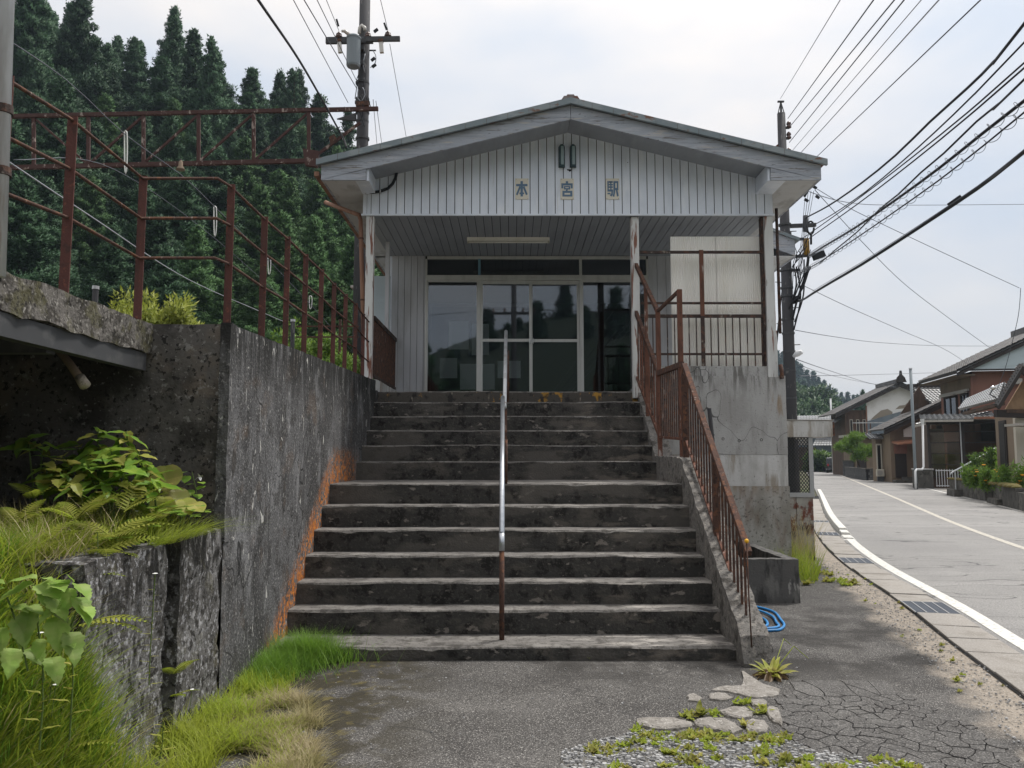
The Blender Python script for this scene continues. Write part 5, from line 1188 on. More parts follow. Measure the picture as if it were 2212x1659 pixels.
for i, y in enumerate((500,610,665,700,745,790)):
    s = -1 if i % 2 else 1; z = RP(1700,y).z; part(rp, 'step_bolt', M['steel_dark'], lambda m: m.tube([(RX+s*.12,YR,z),(RX+s*.32,YR,z+.01)], .012, 6))
rg = random.Random(5)
for k in range(16):                                          # hanging leads and droppers
    a = (1712+rg.uniform(0,40), rg.uniform(505,580)); b = (1706+rg.uniform(-2,14), a[1]+rg.uniform(50,140))
    c = ((a[0]+b[0])/2+rg.uniform(-6,14), (a[1]+b[1])/2+rg.uniform(-8,10))
    part(rp, 'dropper', M['wire_black'], lambda m: m.tube([V(q) for q in smooth_line([tuple(RP(*q,-.1-rg.uniform(0,.3))) for q in (a,c,b)], .12)], .011 if k % 4 else .022, 5), smooth=True)
part(rp, 'dropper', M['wire_black'], lambda m: m.tube([V(q) for q in smooth_line([tuple(RP(*q,-.2)) for q in ((1747,555),(1744,580),(1738,600),(1722,648),(1712,690))], .12)], .028, 6), smooth=True)
for k in range(5):
    part(rp, 'dropper', M['wire_black'], lambda m: m.tube([V(q) for q in smooth_line([tuple(RP(*q,.3)) for q in ((1690-k*1.5,620+k*14),(1684-k*2,680+k*16),(1676-k*2,770+k*8),(1672,830))], .2)], .016, 5), smooth=True)
part(rp, 'road_lamp', M['white_metal'], lambda m: m.tube([RP(1714,770,-.2),RP(1722,764,-.3),RP(1732,760,-.4)], [.04,.085,.06], 10), smooth=True)
part(rp, 'small_cluster', M['wire_black'], lambda m: m.tube([RP(1737,405,-.2),RP(1741,415,-.2),RP(1738,425,-.2)], [.05,.07,.03], 7))
for k, (x, y) in enumerate(((1742,432),(1760,404),(1766,425))): part(rp, 'small_cluster', M['wire_black'], lambda m: m.beam(RP(x-4,y-2,-.2), RP(x+4,y+3,-.2), .06, .06))
part(rp, 'guy_arm', M['steel_dark'], lambda m: m.beam(RP(1713,430,0), RP(1722,408,0), .05, .05))
for k in range(4): part(rp, 'dropper', M['wire_grey'], lambda m: m.tube([RP(1740+k*6,412,-.2), RP(1733+k*3,500,-.15), RP(1722+k*2,600,-.1)], .008, 4))

# cables leaving the road pole towards the viewer; next pole stands behind the camera at the roadside
def toview(name, pix, r, mat, label, Ys, sagpts=None):
    """pixels along the cable with falling depth, then on to the next pole"""
    P = [PY(x, y, Y) for (x, y), Y in zip(pix, Ys)]
    d = P[-1]-P[-2]; P.append(P[-1]+d.normalized()*9); P.append(V((6.2,-14,P[-1].z+.8)))
    return wire(name, P, r, mat, label)
def lin(n, a=22.0, b=9.0): return [1/(1/a+(1/b-1/a)*i/(n-1)) for i in range(n)]
toview('overhead_cable', [(1741,470),(1790,444),(1860,396),(1935,335),(2010,262),(2090,190),(2150,130),(2212,52)], .020, 'wire_black', 'thick black sagging cable from the coil arm, topmost of the thick bundle', lin(8))
toview('overhead_cable', [(1758,486),(1800,462),(1870,414),(1945,352),(2020,285),(2105,203),(2212,92)], .012, 'wire_black', 'wavy thin cable just under the topmost thick black cable', lin(7))
toview('overhead_cable', [(1738,512),(1850,432),(1970,340),(2090,243),(2212,136)], .012, 'wire_black', 'upper of the two close parallel straight cables', lin(5))
toview('overhead_cable', [(1742,519),(1852,441),(1972,349),(2092,251),(2212,147)], .013, 'wire_black', 'lower of the two close parallel straight cables', lin(5))
toview('overhead_cable', [(1770,570),(1810,535),(1855,498),(1900,452),(1940,420),(1990,372),(2040,330),(2110,262),(2160,222),(2212,172)], .015, 'wire_black', 'black cable that crosses from the spiral bundle up to the parallel pair', lin(10))
def spiral(pix, Ys, R, turns, r, mat, label):
    P = [PY(x, y, Y) for (x, y), Y in zip(pix, Ys)]; L_ = smooth_line([tuple(p) for p in P], .03); n = len(L_); pts = []
    for i, q in enumerate(L_):
        t = i/n; a = turns*2*math.pi*t; pts.append(V(q)+V((math.cos(a)*.4*R, math.sin(a)*.9*R, math.sin(a)*R*.8+math.cos(a)*R*.5)))
    return tag(MB().tube(pts, r, 4).build('cable_spiral', M[mat], smooth=True), label, 'wire', 'overhead wires')
px6 = [(1747,553),(1780,532),(1850,490),(1940,428),(2030,362),(2120,290),(2212,218)]
toview('overhead_cable', px6, .022, 'wire_black', 'thick messenger cable carrying the upper wire spiral', lin(7))
spiral(px6, lin(7), .085, 46, .0045, 'wire_grey', 'thin wire spiral wound round the thick messenger cable')
px7 = [(1727,590),(1770,566),(1850,514),(1940,452),(2030,388),(2120,318),(2212,243)]
toview('overhead_cable', px7, .012, 'wire_black', 'thin cable in the lower wire spiral under the messenger cable', lin(7))
spiral(px7, lin(7), .075, 42, .0045, 'wire_grey', 'thin wire spiral wound round the lower thin cable')
px8 = [(1724,648),(1735,647),(1755,634),(1800,607),(1860,572),(1940,521),(2030,462),(2110,408),(2160,370),(2212,328)]
toview('overhead_cable', px8, .025, 'wire_black', 'lowest thick black cable rising to the picture edge', lin(10))
toview('overhead_cable', [(x, y-5) for x, y in px8[2:]], .006, 'wire_grey', 'thin support wire just above the lowest thick cable', lin(8))
q = PY(2062,432,13.2); tag(MB().beam(PY(2050,442,13.2), PY(2074,425,13.2), .07, .06).build('cable_clamp', M['wire_black']), 'black splice clamp on the lowest thick cable', 'clamp')
# high thin wires
for i, (a, b) in enumerate((((1686,213),(1815,0)),((1702,256),(1887,0)),((1706,274),(1932,0)),((1705,308),(1953,0)),((1712,325),(1990,0)),((1729,331),(2028,0)),((1765,338),(2118,0)))):
    A_, B_ = RP(*a), PY(*b, 9.5); d = (B_-A_)
    lbs = ['palest thin wire leaving the tip of the road utility pole','second high thin wire from the road pole top','third high thin wire from the road pole, off its lower insulator','fourth high thin wire, just past the pole insulators','fifth high thin wire, passing close over the roof edge','sixth high thin wire over the eave corner','last high thin wire, nearest the eave corner of the station']
    wire('high_wire', [A_, B_, B_+d*1.6], .007 if i in (0,4) else .010, 'wire_pale' if i in (0,4,5) else 'wire_grey', lbs[i])
# service drops to the houses
for i, (pts, r, lb) in enumerate((
    ([RP(1720,404),PY(1830,437,26),PY(1960,443,32),PY(2240,441,40)], .012, 'thin level service wire crossing the sky above the houses'),
    ([RP(1758,404),PY(1840,452,24),PY(1950,505,26),PY(2100,575,28),PY(2202,622,30)], .010, 'thin service wire falling to the drop wire at the picture edge'),
    ([RP(1760,410),PY(1860,520,26),PY(1950,610,31),PY(2040,680,36),PY(2150,760,42)], .011, 'long thin service wire falling to the red-brown house gable'),
    ([RP(1738,618),PY(1830,662,26),PY(1950,715,32),PY(2045,757,38),PY(2110,800,43)], .009, 'lower thin service wire falling behind the red-brown house eave'),
    ([RP(1718,713),PY(1800,727,30),PY(1900,740,40),PY(2040,747,46),PY(2240,747,50)], .011, 'sagging level wire above the tiled house roofs'),
    ([RP(1720,776),PY(1790,800,40),PY(1880,828,56),PY(1935,836,64)], .013, 'lowest service wire falling to the white gable house'),
    ([RP(1720,786),PY(1800,812,40),PY(1900,832,60),PY(2030,852,66)], .009, 'faint wire just below the lowest service wire'),
    ([RP(1726,812),PY(1850,810,50),PY(2060,804,60)], .012, 'faint level wire low in the sky over the far roofs'),
    ([PY(2205,622,30),PY(2200,680,30),PY(2185,745,31),PY(2170,800,32),PY(2152,845,33)], .012, 'drop wire hanging to the roof bracket at the picture edge'))):
    wire('service_wire', pts, r, 'wire_grey', lb)
# wires of the transformer pole
wire('supply_cable', [PY(733,283,19.2), PY(690,205,16.5), PY(640,120,13.5), PY(558,0,10.5), PY(430,-190,8)], .022, 'wire_black', 'thick black cable slanting down to the roof corner by the transformer pole')
wire('supply_cable', [PY(733,283,19.2), PY(742,300,19.0), PY(748,318,18.8)], .028, 'wire_black', 'short black cable tail at the roof corner')
for i, (a, b) in enumerate((((752,222),(634,0)),((770,190),(657,0)),((772,178),(685,0)),((732,66),(705,0)),((838,66),(822,0)))):
    A_, B_ = PY(*a, YP-.2), PY(*b, 13 if i < 3 else 17); lbs = ['thin wire meeting the transformer pole low on its shaft','darker thin wire ending just above the pole clamps','third thin wire ending beside the pole leads','short wire down to the crossarm insulator on the track side','short wire down to the crossarm end on the station side']
    wire('line_wire', [A_, B_, B_+(B_-A_)*1.2], .010 if i == 1 else .008, 'wire_grey', lbs[i])
for i, (a, b) in enumerate((((842,95),(880,310)),((806,215),(815,320)),((812,218),(826,320)))):
    wire('line_wire', [PY(*a, YP-.2), PY(*b, YP+6)], .008, 'wire_grey', ['thin wire falling behind the roof from the crossarm end','thin wire behind the roof beside the pole conduit','thin wire behind the roof just right of the pole conduit'][i])
for y in (178,14): tag(MB().beam(PY(727+(y<100)*103,42+(y<100)*8,YP-.3), PY(731+(y<100)*104,56+(y<100)*8,YP-.3), .05, .05).build('wire_sleeve', M['wire_black']), 'small black sleeve on the wire above the crossarm, '+('station side' if y < 100 else 'track side'), 'clamp')
# track wires with white loops, seen through the railing
t1 = [PY(-40,50,8.5), PY(140,170,10.5), PY(272,292,12.0), PY(390,377,13.6), PY(465,448,15), PY(578,560,18), PY(700,690,23), PY(770,770,28)]
wire('track_wire', t1, .008, 'wire_grey', 'thin track wire carrying the white loops behind the railing')
wire('track_wire', [PY(-40,310,8.5), PY(200,470,11), PY(400,600,15), PY(560,672,20), PY(640,706,25)], .009, 'wire_pale', 'pale lower track wire slanting behind the railing')
wire('track_wire', [PY(30,345,9), PY(245,365,12.5), PY(470,520,17), PY(660,690,26)], .006, 'wire_grey', 'faintest middle track wire behind the railing')
for i, (x, y, h, Y) in enumerate(((272,285,85,12.0),(465,447,60,15),(582,555,36,18.2),(671,640,26,22))):
    P = [PY(x-3,y,Y), PY(x-3,y+h*.5,Y), PY(x-2,y+h,Y), PY(x+1,y+h,Y), PY(x+3,y+h*.5,Y), PY(x+2,y,Y), PY(x-3,y,Y)]
    tag(MB().tube([V(q) for q in smooth_line([tuple(p) for p in P], .05)], .010, 5).build('wire_loop', M['loop_white'], smooth=True), ['largest white wire loop hanging below the gantry truss','second white wire loop beside the corner post','third white wire loop behind the railing posts','smallest white wire loop far along the railing'][i], 'wire loop', 'white loops on the track wire')
# short posts beyond the wall
for i, (x, y0, y1, Y) in enumerate(((207,618,655,12),(633,690,740,17))):
    o = thing('marker_post', ['short grey post topped with a ring behind the walkway railing','short grey post behind the railing far along the wall'][i], 'post', (PY(x,y1,Y).x,Y,2.3))
    a, b = PY(x,y0,Y), PY(x,y1,Y)
    part(o, 'post', M['pole_concrete'], lambda m: m.tube([(a.x,Y,2.28),(a.x,Y,a.z-.05)], .045, 10)); part(o, 'cap', M['galvanised_dull'], lambda m: m.tube([(a.x,Y,a.z-.05),(a.x,Y,a.z)], .052, 10))
fx = thing('yard_fence', 'low brown wire fence posts in the yard beyond the railing', 'fence', tuple(PY(720,760,17)))
for y in (705,728): part(fx, 'rail', M['rust_brown'], lambda m: m.beam(PY(640,y,17.2), PY(775,y,17.2), .03, .03))
for x in (660,735): part(fx, 'post', M['rust_brown'], lambda m: m.beam(PY(x,690,17.2), V((PY(x,690,17.2).x,17.2,2.3)), .05, .05))
sh = thing('platform_shelter', 'dark eave end of a shelter just left of the porch column', 'shelter', tuple(PY(770,640,24)))
part(sh, 'roof', M['gutter_grey'], lambda m: m.box(PY(757,620,24).x, PY(785,620,24).x, 24, 28, PY(757,621,24).z, PY(757,616,24).z))
part(sh, 'wall', M['wood_dark'], lambda m: m.box(PY(762,620,24).x, PY(785,620,24).x, 24.2, 27.8, 2.3, PY(757,622,24).z))
# pole that stands behind the viewer and shows in the door glass
bp = thing('opposite_pole', 'utility pole with two crossarms mirrored in the station door glass', 'utility pole', (.1,-16,0))
part(bp, 'shaft', M['pole_concrete'], lambda m: m.tube([(.1,-16,0),(.1,-16,13.2)], [.18,.13], 14), smooth=True)
for z in (10.9,9.3): part(bp, 'crossarm', M['steel_dark'], lambda m: m.box(-1.1,1.3,-16.2,-16.08,z,z+.14))
for x in (-1.0,-.4,.6,1.2):
    for z in (11.04,9.44): part(bp, 'insulator', M['insulator_brown'], lambda m: m.lathe([(.04,0),(.09,.03),(.05,.1),(.08,.14),(.03,.22)], (x,-16.14,z), 8))
np_ = thing('near_roadside_pole', 'utility pole at the roadside behind the viewer, next along the cable line', 'utility pole', (6.2,-14,0))
part(np_, 'shaft', M['pole_concrete'], lambda m: m.tube([(6.2,-14,0),(6.2,-14,12)], [.18,.13], 14), smooth=True)
part(np_, 'arm', M['steel_dark'], lambda m: m.box(5.4,7.0,-14.1,-14.0,9.0,9.12))
# ================================================================== HILLS AND TREES
def np_mesh(name, verts, faces, mats, normals=None):
    me = bpy.data.meshes.new(name); nv = len(verts); k = faces.shape[1]; nf = len(faces)
    me.vertices.add(nv); me.vertices.foreach_set('co', np.asarray(verts, np.float32).ravel())
    me.loops.add(nf*k); me.loops.foreach_set('vertex_index', faces.astype(np.int32).ravel())
    me.polygons.add(nf); me.polygons.foreach_set('loop_start', np.arange(0, nf*k, k, dtype=np.int32)); me.polygons.foreach_set('loop_total', np.full(nf, k, np.int32))
    for m in (mats if isinstance(mats, (list,tuple)) else [mats]): me.materials.append(m)
    me.update(calc_edges=True); me.validate()
    if normals is not None:
        me.polygons.foreach_set('use_smooth', [True]*len(me.polygons)); me.normals_split_custom_set_from_vertices(np.asarray(normals, np.float32))
    return me
LAST = {}
def leaf_cloud(centres, dirs, n, spread, length, width, rg, up=.35, cs=1.0):
    """n little blades about every centre, turned outwards and up"""
    C = np.repeat(centres, n, 0); D = np.repeat(dirs, n, 0); N = len(C)
    R_ = rg.normal(0, 1, (N,3)); R_ /= np.linalg.norm(R_, axis=1)[:,None]; P = C + R_*spread*1.6*rg.rand(N,1)**.4*np.repeat(rg.uniform(.7,1.35,(len(centres),1))*cs, n, 0)
    d = R_*.9 + D*.35 + rg.normal(0, .45, (N,3)) + np.array([0,0,up]); d /= np.linalg.norm(d, axis=1)[:,None]
    s = np.cross(d, rg.normal(0, 1, (N,3))); s /= np.linalg.norm(s, axis=1)[:,None]+1e-6
    L_ = length*rg.uniform(.6,1.3,(N,1)); W = width*rg.uniform(.6,1.3,(N,1))
    a = P - s*W*.5; b = P + s*W*.5; c = P + d*L_
    nr = R_*1.0 + D*.55 + np.array([0,0,.35]) + rg.normal(0,.18,(N,3)); nr /= np.linalg.norm(nr,axis=1)[:,None]      # tufts shade as round masses
    flip = (np.cross(b-a, c-a)*nr).sum(1) < 0; a2 = np.where(flip[:,None], b, a); b2 = np.where(flip[:,None], a, b)
    LAST['n'] = np.repeat(nr, 3, 0)
    return np.stack([a2,b2,c],1).reshape(-1,3), np.arange(N*3).reshape(-1,3)
def cedar_mesh(seed, H=18.0, R=2.5, clumps=300, n=60, bare=.10, mat='cedar_leaf', sp=.24, ln=.17, wd=.10, name='crown'):
    rg = np.random.RandomState(seed); C = []; D = []
    nb = max(20, clumps//5)
    for i in range(nb):                          # whorled branches, each a short arc of tufts turning up at the tip
        t = ((i+rg.rand())/nb)**.92; z = H*(bare+(1-bare)*t); a = i*2.399963+rg.uniform(-.6,.6)
        Lb = (R*((1-t)**.95*1.15*(.5+.5*min(1,t*4)))+.12)*rg.choice([.75,.95,1.0,1.1,1.35])
        k = 6 if Lb > .9 else 3; dr = rg.uniform(.05,.30)*(1-t)
        for q in range(k):
            u = .35+.65*(q+rg.uniform(-.3,.3))/(k-1) if k > 1 else 1
            aa = a+rg.uniform(-.22,.22)
            C.append((math.cos(aa)*Lb*u, math.sin(aa)*Lb*u, z-dr*Lb*math.sin(u*2.4)+.25*Lb*max(0,u-.75)+rg.uniform(-.12,.12))); D.append((math.cos(a)*.8, math.sin(a)*.8, .25))
    for q in range(5): C.append((rg.uniform(-.05,.05), rg.uniform(-.05,.05), H*(.985-.012*q))); D.append((0,0,1))
    C = np.array(C); D = np.array(D)
    cs = np.clip((1-C[:,2:3]/H)*2.6+.28, .28, 1.15); v, f = leaf_cloud(C, D, n, sp, ln, wd, rg, cs=cs); n1 = LAST['n']
    # sparse inner blades darken the middle
    ci = C*np.array([.55,.55,1])-np.array([0,0,.3]); v2, f2 = leaf_cloud(ci, D, max(8,n//4), sp*1.3, ln*1.2, wd*1.5, rg)
    return np_mesh(name, np.vstack([v,v2]), np.vstack([f,f2+len(v)]), M[mat], np.vstack([n1, LAST['n']]))
def trunk_mesh(H, r, seed, name='trunk'):
    rg = random.Random(seed); m = MB(); pts = [(rg.uniform(-.05,.05)*i, rg.uniform(-.05,.05)*i, H*i/6-1.5*(i==0)) for i in range(7)]
    m.tube(pts, [r*(1-.93*i/6)+.02 for i in range(7)], 8)
    for k in range(14):
        z = H*rg.uniform(.25,.9); a = rg.uniform(0,6.28); l = (H-z)*.13+.25; m.tube([(0,0,z),(math.cos(a)*l,math.sin(a)*l,z+.1*l)], [.045,.015], 5)
    return m.mesh(name, M['bark'])
TR = []
for k in range(6): TR.append((cedar_mesh(20+k, 18, 3.1+.45*(k%3), 560+60*(k%2), 100, .10 if k != 3 else .22), trunk_mesh(17.2, .28, k)))
for k in range(3): TR.append((cedar_mesh(50+k, 18, 3.3+.3*k, 600, 100, .05, 'cedar_leaf_light'), trunk_mesh(17.2, .28, 30+k)))
for k in range(2): TR.append((cedar_mesh(60+k, 18, 2.6, 280, 80, .26, 'cedar_leaf', .22), trunk_mesh(17.6, .22, 40+k)))      # thin tops with sky showing through
def tree(name, proto, loc, h, w, rz, label, group, cat='tree', trunk=True):
    e = thing(name, label, cat, loc, group); e.scale = (w, w, h); e.rotation_euler = (0,0,rz)
    for nm, me in (('crown', proto[0]), ('trunk', proto[1])):
        if me is None: continue
        o = bpy.data.objects.new(nm, me); COL.objects.link(o); o.parent = e
    return e
def hill_z(x, y):
    d = y
    z = 1.2 + max(0, d-33)*.50
    fall = min(1, max(0, (-6-x)/16)); z = 1.0+(z-1.0)*fall if d > 33 else 1.0
    return z
mb = MB(); nx, ny = 40, 24
gx = [-120+i*118/nx for i in range(nx+1)]; gy = [30+j*90/ny for j in range(ny+1)]
def hz(x, y):
    z = hill_z(x, min(y,86)); 
    return z + (1.5*noise.noise(V((x*.08,y*.08,0))) if y > 38 else 0)
mb.faces([(x,y,hz(x,y)) for y in gy for x in gx], [(j*(nx+1)+i,j*(nx+1)+i+1,(j+1)*(nx+1)+i+1,(j+1)*(nx+1)+i) for j in range(ny) for i in range(nx)])
tag(mb.build('hillside', M['forest_floor'], smooth=True), kind='structure')

SKYX = [-120,0,60,120,180,205,250,300,322,355,385,410,440,465,490,520,550,575,610,632,660,690,720,755,790,830]
SKYY = [-90,-60,-40,-20,5,75,95,90,120,70,40,75,88,92,145,155,155,190,185,158,195,210,255,245,290,330]
def sky_y(x): return float(np.interp(x, SKYX, SKYY))
rg = random.Random(21)
# skyline trees, each its own
sk_lab = {70:'tall dense cedar filling the top corner of the hillside', 178:'broad tall cedar at the high end of the skyline', 232:'small cedar tip in the first dip of the skyline', 292:'pointed cedar just before the tallest skyline cedar', 380:'tallest thin-topped cedar standing up from the skyline',
          420:'slim cedar close beside the tallest skyline cedar', 457:'dark ragged cedar third of the tall skyline trio', 546:'pointed cedar in the middle of the falling skyline', 633:'cedar above the gantry truss with sky through its top', 690:'narrow cedar where the black cable crosses the skyline', 752:'lone small cedar just beside the transformer pole'}
for i, (x, lb) in enumerate(sk_lab.items()):
    D = {70:58,178:62,232:72,292:72,380:66,420:68,457:64,546:70,633:70,690:72,752:74}[x]
    yt = {70:-75,178:-8,232:97,292:86,380:38,420:66,457:84,546:150,633:152,690:206,752:240}[x]
    p = PY(x, yt, D); h = max(12, min(24, p.z - hill_z(p.x, D)))
    pr = TR[9+i%2] if x in (380,420,457,633,752) else TR[(i*2)%6]
    tree('cedar_tree', pr, (p.x, D, p.z-h), h/18, min(1.15, h/18)*(.9 if x in (380,457,633,752) else 1.1), rg.uniform(0,6), lb, 'cedars on the skyline')
rows = [(76,14,2.6),(70,45,2.5),(63,95,2.5),(56,150,2.4),(50,215,2.4),(44,290,2.4),(39,370,2.5),(35,455,2.6)]
RL = ['farthest row of cedars just under the skyline','cedars in the second row below the skyline','cedars in the upper middle of the forested hillside','cedars in the middle of the forested hillside','cedars in the lower middle of the forested hillside','cedars in the lower part of the forested hillside','cedars near the foot of the forested hillside','front cedars at the foot of the forested hillside']
SG = ['cedar in the farthest row just under the skyline','cedar in the second row below the skyline','cedar in the upper middle of the hillside forest','cedar in the middle of the hillside forest','cedar in the lower middle of the hillside forest','cedar in the lower part of the hillside forest','cedar near the foot of the hillside forest','front cedar at the foot of the hillside forest']
for ri, (D, offp, spc) in enumerate(rows):
    step = spc*FOC/D; x = -110 + (ri%2)*step*.5; no = 0
    ORD = ['first','second','third','fourth','fifth','sixth','seventh','eighth','ninth','tenth','eleventh','twelfth','thirteenth','fourteenth','fifteenth','sixteenth','seventeenth','eighteenth','nineteenth','twentieth','next','next but one']
    while x < 825:
        xx = x+rg.uniform(-.28,.28)*step; yt = min(sky_y(xx)+offp+rg.uniform(-45,45), 610)
        DD = D+rg.uniform(-2,2); p = PY(xx, yt, DD); base = hill_z(p.x, DD); h = max(8, min(20, p.z-base))
        light = (xx > 480 and ri >= 3) or rg.random() < .12
        pr = TR[6+rg.randrange(3)] if light else TR[rg.randrange(6)]
        tree('cedar_tree', pr, (p.x, DD, p.z-h), h/18, rg.uniform(.75,1.2)*(h/18)**.4, rg.uniform(0,6.28), ('%s from the picture edge, ' % ORD[no]) + SG[ri] if xx > -20 else SG[ri]+', outermost', RL[ri]); no += xx > -20
        x += step
# shrubs in the yard beyond the wall
def shrub_mesh(seed, rx, rz, clumps, n, mat, ln=.16, wd=.07, sp=.13):
    rg = np.random.RandomState(seed); u = rg.normal(0,1,(clumps,3)); u /= np.linalg.norm(u,axis=1)[:,None]; u[:,2] = abs(u[:,2])*1.0-.15
    r = rg.uniform(.65,1.0,(clumps,1)); lob = 1+.22*np.sin(u[:,:1]*5+seed)+.18*np.sin(u[:,1:2]*7+seed*2)
    C = u*r*lob*np.array([rx,rx,rz])+np.array([0,0,rz*.45]); v, f = leaf_cloud(C, u, n, sp, ln, wd, rg, .1); return np_mesh('crown', v, f, M[mat], LAST['n'])
def stem_mesh(h, seed):
    rg = random.Random(seed); m = MB()
    for k in range(5):
        a = k*1.26; l = h*rg.uniform(.4,.6); m.tube([(0,0,-.3),(math.cos(a)*l*.3,math.sin(a)*l*.3,h*.4),(math.cos(a)*l,math.sin(a)*l,h*.85)], [.05,.035,.012], 6)
    return m.mesh('trunk', M['bark'])
for i, (x, yt, Y, rx, rz, mat, lb) in enumerate((
    (290,640,13.5,.75,1.35,'shrub_yellow','yellow-green shrub behind the walkway slab, the taller of the pair'),
    (378,660,13.2,.62,1.15,'shrub_yellow','yellow-green shrub between two railing posts, the lower of the pair'),
    (655,712,18,1.05,1.7,'shrub_green','bright green shrub behind the railing posts along the wall'),
    (722,775,17,.9,1.0,'shrub_green','small bright green shrub at the far end of the railing'),
    (612,740,20,.8,1.3,'shrub_green','green shrub at the near end of the far shrub row'))):
    p = PY(x, yt, Y); zb = p.z-rz*1.45
    tree('yard_shrub', (shrub_mesh(70+i, rx, rz, 230, 120, mat, .085, .042, .13), stem_mesh(rz*1.2, i)), (p.x, Y, zb), 1, 1, i, lb, None, 'shrub')
# far ridge down the valley, on the road side
def far_z(x, y):
    return 0
RX_ = [1560,1640,1690,1728,1772,1800,1830,1870,1905]; RYY = [700,735,768,800,822,842,856,872,885]
DR = 350.0
mb = MB(); n = 28; fr = []
for i in range(n+1):
    x = 1540+(1960-1540)*i/n; yt = float(np.interp(x, RX_, RYY)); a = PY(x, yt+14, DR); fr.append((a, PY(x, 985, DR-120)))
mb.faces([(a.x,DR,a.z) for a,b in fr]+[(b.x,DR-120,max(0,b.z-1)) for a,b in fr]+[(a.x*1.2,DR+75,-2) for a,b in fr], [(n+1+i,n+2+i,i+1,i) for i in range(n)]+[(i,i+1,2*n+3+i,2*n+2+i) for i in range(n)])
tag(mb.build('far_hill', M['forest_floor'], smooth=True), kind='structure')
LOW = [(cedar_mesh(80+k, 14, 2.5, 150, 46, .05, 'cedar_far', .42, .42, .30), None) for k in range(3)]
rg = random.Random(8)
for ri, (dy, dd) in enumerate(((-6,0),(7,-16),(20,-32),(35,-50),(52,-66),(70,-82),(88,-96))):
    x = 1668 + ri*3
    while x < 1890:
        yt = float(np.interp(x, RX_, RYY))+dy+rg.uniform(-7,6)
        if yt < 905:
            D = DR+dd; p = PY(x, yt, D); h = rg.uniform(.75,1.3)
            tree('cedar_tree', LOW[rg.randrange(3)], (p.x, D, p.z-14*h), h, h*rg.uniform(.9,1.2), rg.uniform(0,6), 'distant cedar on the far valley ridge beyond the houses', 'cedars on the far ridge')
        x += rg.uniform(9,15)
BL = [(shrub_mesh(90+k, 5.2, 4.2, 170, 90, 'broadleaf', .55, .38, .75), None) for k in range(3)]
for i, (x, yt, D) in enumerate(((1700,842,165),(1735,838,160),(1765,864,158),(1722,870,150),(1690,872,150),(1752,890,148),(1790,884,152),(1775,900,142),(1740,906,140))):
    p = PY(x, yt, D); tree('broadleaf_tree', BL[i%3], (p.x, D, p.z-6.0), 1, 1, i*1.3, 'rounded lighter green tree at the foot of the far ridge', 'broadleaf trees under the far ridge')
for i, (x, yt, D) in enumerate(((1863,842,120),(1850,858,118),(1897,838,130),(1908,836,132),(1885,852,128))):
    p = PY(x, yt, D); tree('cedar_tree', TR[9+i%2], (p.x, D, p.z-11), 11/18, .62, i, ['ragged tree just left of the white gable house roof','smaller dark tree left of the white gable house roof','first small cedar tip above the white gable house roof','second small cedar tip above the white gable house roof','low dark cedar behind the white gable house roof'][i], 'trees behind the white gable house')
# wooded slope behind the viewer (shows in the door glass)
mb = MB(); n = 40
top = [(-190+i*380/n, -150, 22+14*abs(math.sin(i*.35))+9*noise.noise(V((i*.3,0,0)))+ (10 if i > 24 else 0)) for i in range(n+1)]
mb.faces([(x,-70,0) for x,y,z in top]+top+[(x,-260,z+10) for x,y,z in top], [(i,n+1+i,n+2+i,i+1) for i in range(n)]+[(n+1+i,2*n+2+i,2*n+3+i,n+2+i) for i in range(n)])
tag(mb.build('opposite_hill', M['forest_floor'], smooth=True), kind='structure')
for i, (x, y, h) in enumerate(((-14,-34,13),(-17,-38,16),(-9,-48,15),(-6,-52,12),(12,-60,14),(17,-64,15),(-24,-44,16),(25,-58,13))):
    tree('cedar_tree', TR[i%6], (x, y, 0), h/18, .9, i, 'cedar across the road behind the viewer, mirrored in the door glass', 'cedars mirrored in the door glass')

for i, (a, b) in enumerate((((-1.0,-16.1,11.2),(-40,-22,12)),((1.2,-16.1,11.2),(30,-6,10)),((-.4,-16.1,9.6),(-40,-26,10)),((.6,-16.1,9.6),(30,-8,8.5)),((1.2,-16.1,9.6),(30,-2,7.5)))):
    wire('mirrored_wire', [a, b], .014, 'wire_black', ['upper wire leaving the mirrored pole toward the hill','upper wire leaving the mirrored pole toward the road','lower wire leaving the mirrored pole toward the hill','lower wire leaving the mirrored pole toward the road','lowest wire leaving the mirrored pole toward the road'][i], sag=.5)

rg = random.Random(77)
for k in range(46):
    x = -95+k*4.2+rg.uniform(-2,2); y = -rg.uniform(128,150); i = (x+190)*40/380; z = (22+14*abs(math.sin(i*.35))+(10 if i > 24 else 0))*((-y-70)/80)-3; h = rg.uniform(.7,1.2)
    tree('cedar_tree', LOW[k%3], (x, y, z-5), h, h*1.1, k, 'distant cedar on the opposite slope mirrored in the door glass', 'cedars on the opposite slope')
